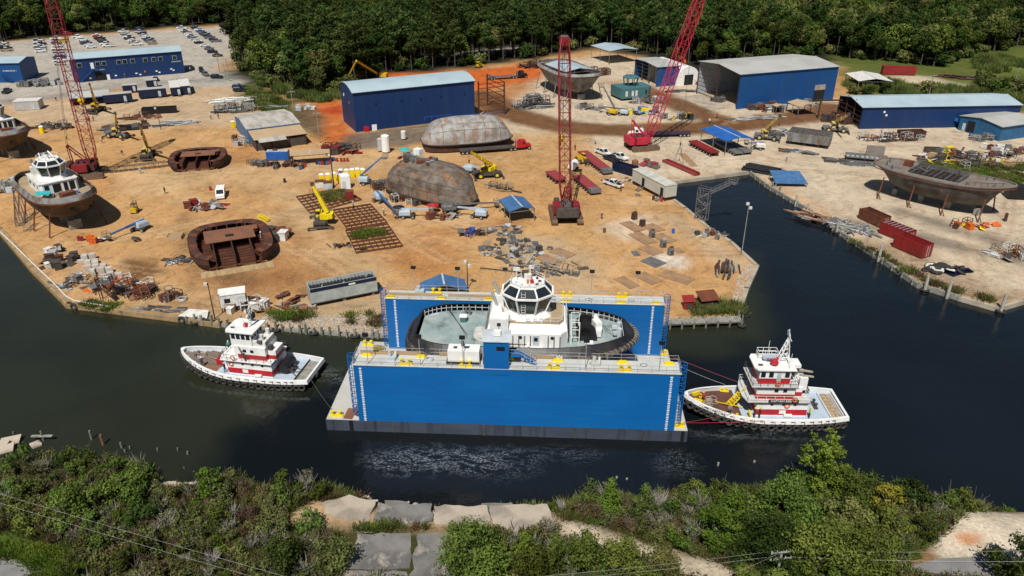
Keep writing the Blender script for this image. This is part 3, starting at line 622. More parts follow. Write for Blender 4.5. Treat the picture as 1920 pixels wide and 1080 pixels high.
fd = MB(); q = [Vector(p) for p in up(MB().add(hu.outline(-.12,-.2,44),[]),ZK).v]
for a,b in zip(q,q[1:] + q[:1]):
 if max(a.x,b.x) > -15.5: fd.tube(a,b,.42 if (a.x + b.x) / 2 > 6 else .25,8)
fnd = fd.build('fender',m_fender,TT,smooth=True)
for k,p in enumerate(q):
 if p.x > 6 and k % 1 == 0:
  nx = (q[(k + 1) % len(q)] - q[k - 1]).normalized(); MB().torus(p,.42,.05,nx,10,4).build('fender_strap',m_gwood,fnd)
for k in range(26):
 a = math.pi * (.5 + k / 25); x = -14.2 + 2.3 * math.cos(a); y = 5.6 * math.sin(a); z = ZB - .7
 MB().torus((x - .3,y,z),.5,.22,(math.cos(a),math.sin(a) * .8,.15),10,5).build('tyre_fender',m_rubber,TT)
ZB += .06
dh = MB().prism([(-5.0,-4.5),(5.4,-4.5),(6.4,-3.2),(6.4,3.2),(5.4,4.5),(-5.0,4.5)],ZB,ZB + 2.3).build('deckhouse',m_white,TT)
MB().loft([[(x * k if x < 5.5 else x * (1 - (1 - k) * .7),y * ky,z) for x,y in [(-5.0,-4.5),(5.4,-4.5),(6.4,-3.2),(6.4,3.2),(5.4,4.5),(-5.0,4.5)]] for k,ky,z in ((1,1,ZB + 2.3),(.92,.74,ZB + 3.2))]).build('shoulder',m_white,dh)
for k in range(13):
 x = -4.6 + k * .82
 if 1.4 < x < 2.9: continue
 MB().b2(x,x + .13,-4.58,-4.5,ZB + .15,ZB + 2.0).build('stiffener',m_dsteel,dh)
for x in (-.2,4.2,-3.8): MB().tube((x,-4.5,ZB + 1.75),(x,-4.58,ZB + 1.75),.24,10).build('porthole',m_glassg,dh)
dr = MB().b2(1.5,2.4,-4.6,-4.5,ZB + .35,ZB + 2.1).build('door',m_pale,dh); MB().b2(1.7,2.2,-4.63,-4.6,ZB + 1.2,ZB + 1.8).build('pane',m_glass,dr)
stairs((1.1,-4.9,ZB + .9),(.2,-4.9,ZB + .05),.7).b2(1.0,3.0,-5.3,-4.6,ZB + .3,ZB + .36).build('step',m_white,dh)
rail([(-4.6,-4.6,ZB + .6),(.8,-4.6,ZB + .6)],.05,9,.03,1).build('grab_rail',m_dsteel,dh)
Z2 = ZB + 3.2
MB().prism([(-4.4,-3.25),(5.2,-3.25),(5.8,-2.3),(5.8,2.3),(5.2,3.25),(-4.4,3.25)],Z2,Z2 + .06).build('boat_deck',m_tanp,dh)
rail([(-1.8,-3.2,Z2),(5.1,-3.2,Z2),(5.7,-2.3,Z2),(5.7,2.3,Z2),(5.1,3.2,Z2),(-4,3.2,Z2)],1.0,1.2,.03,2).build('railing',m_white,dh)
MB().slab((6.45,-3.6,ZB + 1.2),(6.45,3.6,ZB + 1.2),(6.2,3.6,ZB + 4.2),(6.2,-3.6,ZB + 4.2),.1).build('breakwater',m_white2,dh)
def octo(rx,ry,z,cx=.6,cy=.2,c=.42): return [(cx + rx * a,cy + ry * b,z) for a,b in ((-1,-c),(-c,-1),(c,-1),(1,-c),(1,c),(c,1),(-c,1),(-1,c))]
MB().loft([octo(3.4,3.0,Z2 + .05),octo(2.7,2.4,Z2 + .75)]).build('wheelhouse_base',m_white,TT)
wh = MB().loft([octo(2.65,2.35,Z2 + .7),octo(2.7,2.4,Z2 + .95)]).build('wheelhouse',m_white,TT)
A,B = octo(2.65,2.35,Z2 + .9),octo(3.55,3.1,Z2 + 3.55); C = octo(2.45,2.15,Z2 + 4.75)
MB().loft([octo(2.5,2.2,Z2 + .9),octo(3.36,2.92,Z2 + 3.55),octo(2.3,2.0,Z2 + 4.7)]).build('glazing_core',m_dark,wh)
for j in range(8):
 k = (j + 1) % 8; a,b,c,d = (Vector(p) for p in (A[j],A[k],B[k],B[j])); e,f = Vector(C[k]),Vector(C[j])
 MB().bar(a,d,.22).build('mullion',m_white,wh); MB().bar(d,f,.2).build('mullion',m_white,wh); MB().bar(d,c,.26).build('window_head',m_white,wh)
 def ins(p,q,r_,s_,t=.1): m_ = (p + q + r_ + s_) / 4; return [x.lerp(m_,t) for x in (p,q,r_,s_)]
 MB().quad(*ins(a,b,c,d)).build('window',m_glassg,wh); MB().quad(*ins(d,c,e,f)).build('skylight',m_glass,wh)
rf = MB().loft([octo(2.5,2.2,Z2 + 4.68),octo(2.45,2.15,Z2 + 4.85)]).build('roof',m_white,wh)
rail(octo(2.35,2.05,Z2 + 4.85),.7,1.5,.03,2,closed=True).build('roof_rail',m_white,rf)
ZR = Z2 + 4.85
MB().box((.6,.6,ZR + .5),(1.0,.8,1.0)).tube((.9,1.0,ZR),(.9,1.0,ZR + 2.2),.12,6).box((1.1,1.1,ZR + 1.9),(.7,.5,.4)).build('mast',m_white2,rf); MB().tube((-1,.9,ZR),(-1,.9,ZR + 1.6),.1,6).box((-1,.9,ZR + 1.6),(.9,.3,.5)).build('mast',m_white2,rf)
for k in range(9): a = k * .7; MB().box((.6 + 1.7 * math.cos(a),.2 + 1.45 * math.sin(a),ZR + .12),(rnd.uniform(.2,.5),rnd.uniform(.2,.4),rnd.uniform(.2,.5)),a).build('roof_fitting',rnd.choice([m_white,m_pale,m_dsteel]),rf)
MB().box((1.2,-.2,ZR + .25),(.5,.35,.5)).build('life_raft',m_red,rf); MB().box((.6,-.2,ZR + .2),(.25,.8,.4)).build('horn',m_orange,rf)
MB().box((.2,1.0,ZR + 1.0),(.9,.3,.8)).build('radar',m_dsteel,rf)
mst = MB(); p0,p1 = Vector((-.6,1.2,ZR + 1.0)),Vector((-6.2,1.4,ZR + 1.4)); mst.bar(p0,p1,.14)
for k in range(6): p = p0.lerp(p1,k / 5); mst.bar(p,p + Vector((0,-.4 if k % 2 else .4,-.35)),.07)
mst.build('folded_mast',m_dsteel,rf)
ladder((.1,-2.45,Z2 + .1),(.1,-2.75,Z2 + 4.7),(1,0,0),.55).build('ladder',m_white,wh)
for x in (-2.0,.8,1.7,2.6): MB().b2(x - .3,x + .3,-3.0 + .0,-2.9,Z2 + .1,Z2 + .7).build('locker',m_white,TT)
for y in (-1.7,1.7):
 fu = MB().box((-3.6,y,Z2 + 1.0),(1.5,1.1,2.0),top=.85).build('funnel',m_white,TT); MB().tube((-3.6,y,Z2 + 1.9),(-4.3,y,Z2 + 4.2),.22,8).build('exhaust_pipe',m_galv,fu)
MB().box((-3.2,-3.2,ZB + 3.3),(2.6,2.2,2.2)).build('engine_casing',m_white,TT)
MB().box((-4.9,-1,ZB + 1.3),(.6,5.5,2.6)).build('aft_casing',m_steel,TT)
MB().tube((-6.0,-2.9,ZB + .9),(-6.0,-2.5,ZB + .9),.95,14).tube((-6.0,-2.2,ZB + .9),(-6.0,-1.9,ZB + .9),.95,14).tube((-6,-3,ZB + .9),(-6,-1.5,ZB + .9),.4,8).build('towing_winch',m_white2,TT)
MB().box((-9.0,2.6,ZB + .45),(.9,.8,.9)).build('hatch_coaming',m_greenp,TT); MB().box((-9.0,2.6,ZB + .95),(1.1,1.0,.14)).build('hatch_cover',m_white,TT)
MB().tube((-8.8,4.6,ZB),(-8.8,4.6,ZB + 1.3),.16,8).tube((-8.2,4.6,ZB),(-8.2,4.6,ZB + 1.3),.16,8).build('towing_post',m_steel,TT)
MB().box((-13.5,3.8,ZB + .2),(1.4,.6,.4),R(35)).build('cleat_base',m_pale,TT)
for a,b in (((-14,0,0),(-6.5,-.3,0)),((-9.5,-4.6,0),(-9.3,3.6,0)),((-6.9,-5,0),(-6.7,-1,0)),((-13,-1.2,0),(-6,-1.0,0))):
 MB().bar((a[0],a[1],ZB + .015),(b[0],b[1],ZB + .015),.07,.02).build('deck_seam',m_dsteel,TT)
wn_ = MB()
for y in (-2.0,.6): wn_.tube((9.0,y,ZB + 1.3),(9.0,y + .25,ZB + 1.3),1.45,16)
wn_.tube((9,-2,ZB + 1.3),(9,.8,ZB + 1.3),.8,12).box((9.2,-.7,ZB + .4),(2.8,3.2,.8)).build('anchor_winch',m_black,TT)
MB().box((10.6,.1,ZB + 1.5),(1.0,1.6,1.3),R(20)).box((10.9,-1.0,ZB + .9),(.8,1.2,1.0),R(-10)).tube((10.5,.8,ZB + 2),(10.5,1.6,ZB + 2),.4,8).build('winch_motor',m_white,TT)
for y in (-1.2,.5): MB().tube((13.8,y,ZB),(13.8,y,ZB + 1.7),.32,10).box((13.3,y,ZB + .9),(.9,.5,.5)).build('towing_staple',m_pale,TT)
MB().box((9.4,-3.9,ZB + .45),(1.0,.8,.7)).build('vent_box',m_greenp,TT); MB().box((9.4,-3.9,ZB + .85),(1.1,.9,.14)).build('vent_cover',m_white,TT)
sc_ = MB()
for x in (6.9,8.0):
 for y in (-3.2,-.4): sc_.bar((x,y,ZB),(x,y,ZB + 3.6),.12)
for z in (1.2,2.4,3.6): sc_.bar((6.9,-3.2,ZB + z),(8.0,-3.2,ZB + z),.08); sc_.bar((6.9,-.4,ZB + z),(8.0,-.4,ZB + z),.08)
sc_.build('scaffold',m_white,TT)
text('TITAN',.75,m_white,TT,(4.6,-7.02,ZB + .25),(R(50),0,R(2)))
for a,b,lb in (((-11.0,8.6,ZT),(-6.0,-.8,ZB + .3),'upper dark line from the far wing wall down to the tug stern'),((-10.6,8.6,ZT),(-5.9,-1.6,ZB + .3),'lower dark line from the far wing wall down to the tug stern'),((17.8,-6.9,ZT + .1),(13.0,3.2,ZB + .8),'dark mooring line from the near wall to the docked tug towing staple'),((17.8,-6.9,ZT + .1),(15.2,.8,ZB + .4),'dark mooring line from the near wall to the docked tug bow'),((17.5,-7,ZT + .2),(9.5,-4.4,ZB + .9),'pale slack line from the near wall across the docked tug side')):
 tag(move(MB().tube(a,b,.035,5).build('mooring_line',m_dsteel),DK.location,R(-3)),lb,'line','lines holding the docked tug')
# the two harbour tugs
def tug(name,label,ctr,rz,big):
 t = T(name,label,'tug',(ctr[0],ctr[1],WATER),rz)
 h = Hull(22.6,8.3 if not big else 8.8,1.55,tb=-.05,pb=2.1,qb=1.35,ts=-.35,ps=2.0,qs=1.0,tw=.8,shF=1.5,shA=.15,fl=.88,kF=.0,kA=0,ch=.4,cutF=.12,cutA=.05)
 hm = up(h.mesh(26),-.5); hm.build('hull',m_hullb,t,smooth=2)
 up(h.deck(.15,-.02,26),-.5).build('deck',m_deckbl,t)
 bw = up(h.bulwark(.62,.32,26,slope=.1),-.5).build('bulwark',m_white,t,smooth=2)
 ZDk = 1.05
 def dz(x): return h.zd(x / 11.3) - .5
 q = [Vector(p) for p in up(MB().add(h.outline(-.12,-.35,60),[]),-.5).v]; acc = 0.0
 tm = MB().torus((0,0,0),.42,.2,(0,1,0),12,6).mesh('tyre_fender',m_rubber,True)
 for a,b in zip(q,q[1:] + q[:1]):
  acc += (b - a).length
  if acc > .78:
   acc = 0; d = b - a; o = inst(tm,'tyre_fender',t,(a + b) / 2 - Vector((0,0,.18)),math.atan2(d.y,d.x),rnd.uniform(.85,1.05)); o.rotation_euler.x = R(rnd.uniform(-14,14))
 mk = MB(); q = [Vector(p) for p in up(MB().add(h.outline(.02,.0,50),[]),-.5).v]
 for i,(a,b) in enumerate(zip(q,q[1:])):
  if -9.5 < a.x < 9 and i % 2 == 0 and (b - a).length > .3:
   m_ = (a + b) / 2; nrm = Vector((-(b - a).y,(b - a).x,0)).normalized(); s_ = 1 if nrm.dot(Vector((0,m_.y,0))) > 0 else -1
   w = m_ + nrm * s_ * .05 + Vector((0,0,.42)); MB().bar(w - (b - a).normalized() * .22,w + (b - a).normalized() * .22,.05,.07).build('freeing_port',m_black,t)
   MB().bar(a + nrm * s_ * .04 + Vector((0,0,.05)),a + nrm * s_ * .02 + Vector((0,0,.5)),.07).build('tyre_chain',m_dsteel,t)
 fo = [p for p in up(MB().add(h.outline(.42,.02,40),[]),-.5).v]; k = len(fo) // 2; P = fo[:k]; Q = fo[k:][::-1]; x0 = 4.0 if not big else 3.4
 def clipx(p): return p[0] >= x0 - .01
 PP = [p for p in P if clipx(p)]; QQ = [p for p in Q if clipx(p)]
 sec = [((x0,h.hb(x0 / 11.3) - .45,dz(x0) + .02),(x0,-h.hb(x0 / 11.3) + .45,dz(x0) + .02))] + list(zip(PP,QQ))
 if big:
  fm = MB()
  for (a,b),(c,d) in zip(sec,sec[1:]): fm.add([a,b,d,c],[(0,1,2,3)])
  fm.build('fore_deck',m_deckbr,t)
 else:
  nb = 16; root = None
  for j in range(nb):
   y0 = -3.6 + j * .45; fm = MB(); ok = [(a,b) for a,b in sec if abs(y0) < a[1] and abs(y0 + .45) < a[1]]
   if len(ok) < 2: continue
   A,Z = ok[0][0],ok[-1][0]
   MB().add([(A[0],y0,A[2]),(Z[0],y0,Z[2]),(Z[0],y0 + .42,Z[2]),(A[0],y0 + .42,A[2])] + [(A[0],y0,A[2] + .04),(Z[0],y0,Z[2] + .04),(Z[0],y0 + .42,Z[2] + .04),(A[0],y0 + .42,A[2] + .04)],[(4,5,6,7),(0,1,5,4),(1,2,6,5),(2,3,7,6),(3,0,4,7)]).build('deck_plank',m_plank,t)
 MB().b2(-10.6,-9.0,-2.9,2.9,ZDk + .13,ZDk + .2).build('stern_mat',m_gwood if not big else m_conc3,t)
 for x in (-10.75,-8.9): MB().bar((x,-3,ZDk + .3),(x,3,ZDk + .3),.1,.35).build('stern_coaming',m_dsteel if not big else m_white,t)
 if not big:
  for y in (-.4,.5): MB().bar((-9.2,y * .3,ZDk + .2),(-5.3,y * 3,ZDk + .25),.08).build('tow_wire',m_dsteel,t)
 z1 = ZDk + 2.45; hx0,hx1,hy = (-5.3,1.9,2.45) if not big else (-5.6,1.5,2.45)
 h1 = MB().b2(hx0,hx1,-hy,hy,ZDk,z1).build('deckhouse',m_white,t)
 MB().b2(hx0 - .012,hx1 + .012,-hy - .012,hy + .012,ZDk + .2,ZDk + 1.15).build('red_band',m_red,h1)
 if not big: MB().prism([(1.95,-1.4),(3.5,-1.0),(3.5,1.0),(1.95,1.4)],ZDk,ZDk + 2.2).build('companionway',m_white,h1)
 for x in (-3.8,-2.2,-.6): MB().box((x,hy,z1 - .5),(.36,.04,.36)).build('porthole',m_glass,h1)
 for s in (-1,1): MB().box((-.9 if not big else -2.2,s * (hy + .06),ZDk + .75),(.9,.06,.55)).build('door',m_white,h1)
 for s in (-1,1): MB().box((-3.0,s * (hy + .25),ZDk + .3),(1.1,.4,.3)).build('locker',m_white,h1)
 ax,fx = (-5.5,2.9) if not big else (-5.7,2.9)
 d2 = MB().prism([(ax,-2.75),(fx,-2.75),(fx + .5,-1.2),(fx + .5,1.2),(fx,2.75),(ax,2.75)],z1,z1 + .14).build('upper_deck',m_white if not big else m_deckw,t)
 MB().prism([(ax - .03,-2.78),(fx + .03,-2.78),(fx + .55,-1.2),(fx + .55,1.2),(fx + .03,2.78),(ax - .03,2.78)],z1 - .1,z1 - .002).build('deck_edge',m_black,d2)
 rl = rail([(fx,-2.7,z1 + .14),(ax,-2.7,z1 + .14),(ax,2.7,z1 + .14),(fx,2.7,z1 + .14),(fx,-2.7,z1 + .14)],.95,1.2,.028,2); rl.build('railing',m_dsteel if not big else m_white,d2)
 z2 = z1 + 2.35
 ux0,ux1,uy = (-4.4,.7,1.95) if not big else (-3.6,1.7,2.1)
 h2 = MB().b2(ux0,ux1,-uy,uy,z1 + .14,z2).build('upper_house',m_white,t)
 MB().b2(ux0 - .012,(.2 if not big else ux1 + .012),-uy - .012,uy + .012,z1 + .2,z1 + 1.0).build('red_band',m_red,h2)
 for s in (-1,1):
  for x in (-2.2,-1.0): MB().box((x,s * uy,z1 + 1.6),(.55,.05,.5)).build('window',m_glass,h2)
 MB().box((ux0 - .7,0,z1 + .9),(1.2,2.6,1.6)).build('engine_casing',m_white,h2); MB().box((ux0 - .7,0,z1 + .55),(1.23,2.63,.7)).build('red_band',m_red,h2)
 for (x,y,z) in ((1.3,hy + .1,z1 - .6),(.6,uy + .95,z1 + .75)): MB().torus((x - (4 if big else 0),y,z),.33,.08,(0,1,0),12,6).build('life_ring',m_orange,h1)
 zw = z2
 if big:
  zw = z2 + .14; d3 = MB().b2(-3.8,2.6,-2.5,2.5,z2,zw).build('bridge_deck',m_deckw,t); MB().b2(-3.83,2.63,-2.53,2.53,z2 - .08,z2 - .002).build('deck_edge',m_black,d3)
  rail([(2.5,-2.45,zw),(-3.7,-2.45,zw),(-3.7,2.45,zw),(2.5,2.45,zw),(2.5,-2.45,zw)],.95,1.1,.028,2).build('railing',m_dsteel,d3)
  MB().torus((-.9,2.55,zw + .5),.33,.08,(0,1,0),12,6).build('life_ring',m_orange,d3)
 wx0,wx1,wy = (-2.3,1.1,1.75) if not big else (-2.7,1.6,1.8); z3 = zw + 2.35
 wh = MB().b2(wx0,wx1,-wy,wy,zw,z3).build('wheelhouse',m_white,t)
 if big: MB().b2(wx0 - .012,wx1 + .012,-wy - .012,wy + .012,zw + .1,zw + .95).build('red_band',m_red,wh)
 def win(c,d): MB().box(c,d).build('window',m_glass,wh)
 n = 4
 for s in (-1,1):
  for k in range(n):
   x = wx0 + .5 + k * (wx1 - wx0 - 1.0) / (n - 1)
   if big and k == 1: MB().box((x,s * wy,z3 - 1.2),(.6,.05,1.6)).build('door',m_pale,wh); continue
   win((x,s * wy,z3 - .8),(.62,.05,.85))
 for k in range(4):
  y = -wy + .5 + k * (2 * wy - 1) / 3; win((wx1,y,z3 - .8),(.05,.66,.85)); win((wx0,y,z3 - .8),(.05,.6,.8))
 rf = MB().prism([(wx0 - .6,-2.15),(wx1 + .35,-2.15),(wx1 + .75,-1.4),(wx1 + .75,1.4),(wx1 + .35,2.15),(wx0 - .6,2.15)],z3,z3 + .16).build('roof',m_white,wh)
 zr = z3 + .16
 MB().box((wx1 - .2,.9,zr + .08),(.6,.3,.16)).build('search_light',m_dsteel,rf)
 MB().box((-.5,-.6,zr + .1),(.7,.45,.2)).build('roof_hatch',m_pale,rf)
 ms = MB()
 if not big:
  for y in (-.4,.4): ms.bar((-1.4,y,zr),(-1.9,y * .4,zr + 3.6),.12)
  for k in range(4): ms.bar((-1.45 - k * .11,-.38 + k * .07,zr + .6 + k * .8),(-1.45 - k * .11,.38 - k * .07,zr + .6 + k * .8),.08)
  ms.bar((-1.7,-.9,zr + 2.4),(-1.7,.9,zr + 2.4),.1).bar((-1.8,-.6,zr + 3.2),(-1.8,.6,zr + 3.2),.08)
  for y in (-.8,.8): ms.bar((-1.7,y,zr + 2.4),(-1.7,y,zr + 3.4),.06)
  [MB().bar((x,y,zr),(x,y,zr + 1.5),.05).build('antenna',m_white,rf) for x,y in ((-1.2,1.1),(.2,1.6))]
  ms.build('mast',m_white,rf); MB().box((-1.6,0,zr + 2.0),(.3,1.5,.2)).build('radar',m_white,rf)
  MB().box((-.9,.3,zr + .35),(.5,.5,.5)).build('raft_canister',m_red,rf)
 else:
  for y in (-.5,.5): ms.bar((-1.0,y,zr),(-2.2,y * .5,zr + 3.9),.16); ms.bar((-2.6,y,zr),(-2.2,y * .5,zr + 3.9),.12)
  for k in range(5): ms.bar((-1.15 - k * .2,-.5 + k * .04,zr + .5 + k * .7),(-1.15 - k * .2,.5 - k * .04,zr + .5 + k * .7),.1); ms.bar((-1.15 - k * .2,0,zr + .5 + k * .7),(-2.5 + k * .06,0,zr + .8 + k * .7),.09)
  ms.bar((-2.2,0,zr + 3.8),(-2.0,0,zr + 5.3),.1).bar((-2.2,-.5,zr + 3.9),(-2.0,-.5,zr + 4.9),.07).bar((-2.2,.5,zr + 3.9),(-2.0,.5,zr + 4.9),.07).bar((-2.2,-1.0,zr + 4.0),(-2.2,1.0,zr + 4.0),.09)
  [MB().bar((x,y,zr),(x,y,zr + 2.5),.05).build('antenna',m_white,rf) for x,y in ((-2.3,1.8),(-.2,-1.6))]
  ms.build('mast',m_white,rf)
  pl = rail([(1.3,-1.9,zr),(1.3,-.9,zr),(-1.4,-.9,zr),(-1.4,-1.9,zr),(1.3,-1.9,zr)],1.0,1,.035,2); up(pl,.2); pl.build('roof_rail',m_white,rf)
  MB().b2(-1.4,1.3,-1.9,-.9,zr + .15,zr + .2).build('roof_platform',m_white,rf)
  rb = MB().loft([[(x,y * .9,zr + .45 + (.2 if abs(y) > .2 else 0)) for y in (-.45,-.3,.3,.45)] for x in (-1.3,-.9,0,.4)],closed=False,cap0=False,cap1=False).torus((-.45,.9,zr + .5),.42,.17,n=12,m=6)
  rb.build('life_raft',m_red,rf)
  bt = MB().loft([[(x,-.2 + y * k,zr + z) for y,z in ((-.55,.85),(-.4,.45),(.4,.45),(.55,.85))] for x,k in ((-.9,.7),(0,1),(.9,.5))],closed=True); bt.build('work_boat',m_lblue,rf)
  MB().box((wx0 - 1.0,-.4,zr - .4),(1.4,1.8,.5)).build('roof_wing',m_white,rf)
 bitts((8.6,0,dz(8.6)),R(90),.8).build('bow_bitts',m_steel if not big else m_byel,t); bitts((-7.6,0,ZDk + .1),R(90),.9).build('stern_bitts',m_dsteel,t)
 for s in (-1,1): bitts((4.6,s * 3.1,dz(4.6)),0,.65).build('quarter_bitts',m_steel if not big else m_byel,t)
 if not big:
  MB().box((4.3,.4,dz(4.3) + .55),(1.0,1.2,1.0)).build('winch',m_red,t); MB().torus((8.0,-.2,dz(8) + .1),.7,.18,n=14,m=5).torus((8.0,-.2,dz(8) + .3),.6,.18,n=14,m=5).build('rope_coil',m_conc3,t)
  MB().bar((7.2,-.1,dz(7.2) + .25),(4.9,.3,dz(5) + .6),.07).build('tow_line',m_wood,t)
  stairs((-.2,1.6,z2 - .1),(-1.5,2.3,z1 + .15),.7).build('stair',m_dsteel,t)
  MB().box((-6.6,-.2,ZDk + .8),(1.6,2.4,1.4)).tube((-6.6,-1.6,ZDk + 1.0),(-6.6,1.3,ZDk + 1.0),.8,10).build('towing_winch',m_black,t)
  MB().box((-3.3,.0,z2 + .45),(2.1,3.0,.8)).tube((-3.6,-1.0,z2 + .8),(-3.6,-1.0,z2 + 1.8),.3,8).tube((-3.6,.9,z2 + .8),(-3.6,.9,z2 + 1.8),.3,8).build('stack',m_white2,t)
  MB().tube((-3.9,1.6,z2 + .9),(-3.2,1.6,z2 + .9),.28,8).build('blower',m_dsteel,t); MB().box((-4.9,1.0,z2 - .2),(.6,.7,.7)).build('blower',m_dsteel,t)
  MB().box((-.9,-1.6,zr + 1.0),(1.0,.8,.9)).build('life_raft_box',m_black,rf)
  MB().bar((-6.2,.6,ZDk + 1.6),(-8.8,1.8,ZDk + .3),.12).build('tow_hook',m_dsteel,t)
 else:
  ln = MB()
  for k in range(10): ln.torus((rnd.uniform(6.5,8.4),rnd.uniform(-.6,1.6),dz(7) + .2 + .02 * k),rnd.uniform(.25,.6),.07,n=10,m=4)
  ln.build('rope_heap',m_conc3,t); MB().bar((6.8,.4,dz(6.8) + .35),(3.0,1.2,ZDk + .6),.09).build('tow_line',m_byel,t)
  sr = stairs((2.6,-.4,z1 + .1),(4.9,.6,ZDk + .35),1.0); sr.build('bow_stair',m_byel,t); rail([(2.6,.1,z1 + .1),(4.9,1.1,ZDk + .35)],.9,1,.04,2).build('bow_stair_rail',m_byel,t)
  for s in (-1,1): MB().box((9.3,s * .9,dz(9.3) + .3),(1.2,.25,.6),R(-30 * s)).build('bow_fairlead',m_byel,t)
  for s in (-1,1): MB().bar((2.2,s * 3.4,ZDk),(2.6,s * 2.7,ZDk + 1.2),.22).build('tow_guide',m_byel,t)
  for k in range(7): MB().torus((-9.8 + rnd.uniform(-.4,.4),-2.4 + k * .8,ZDk + .27),rnd.uniform(.3,.5),.09,n=10,m=4).build('mooring_coil',m_wood,t)
  nb = MB().box((-2.0,2.79,z1 + .35),(4.2,.05,.5)).build('name_board',m_drust,d2)
  text('CAPTAIN BEBO C',.46,m_white,t,(-2.0,2.84,z1 + .36),(R(90),0,R(180)))
  text('CAPTAIN BEBO C',.5,m_black,t,(7.8,3.3,2.55),(R(78),0,R(180 - 27)))
  [MB().box((-4.9,y,z2 - .2),(1.1,.4,2.0)).build('exhaust_stack',m_white,t) for y in (-1,1)]; MB().bar((-4.4,-.4,z2 + 1.2),(-6.6,-.6,z2 + .7),.22).bar((-4.4,.5,z2 + .9),(-6.4,.5,z2 + .6),.2).build('crane_boom',m_conc3,t)
  MB().box((-5.9,0,z1 + .4),(.7,1.0,.6)).build('winch_house',m_dsteel,t)
 return t
tugL = tug('harbour_tug','red and white harbour tug with planked foredeck, left of the drydock',(-41.2,100.1),R(169.5),False)
tugR = tug('harbour_tug','taller red and white tug pushing the right end of the drydock',(35.9,89.6),R(178.6),True)
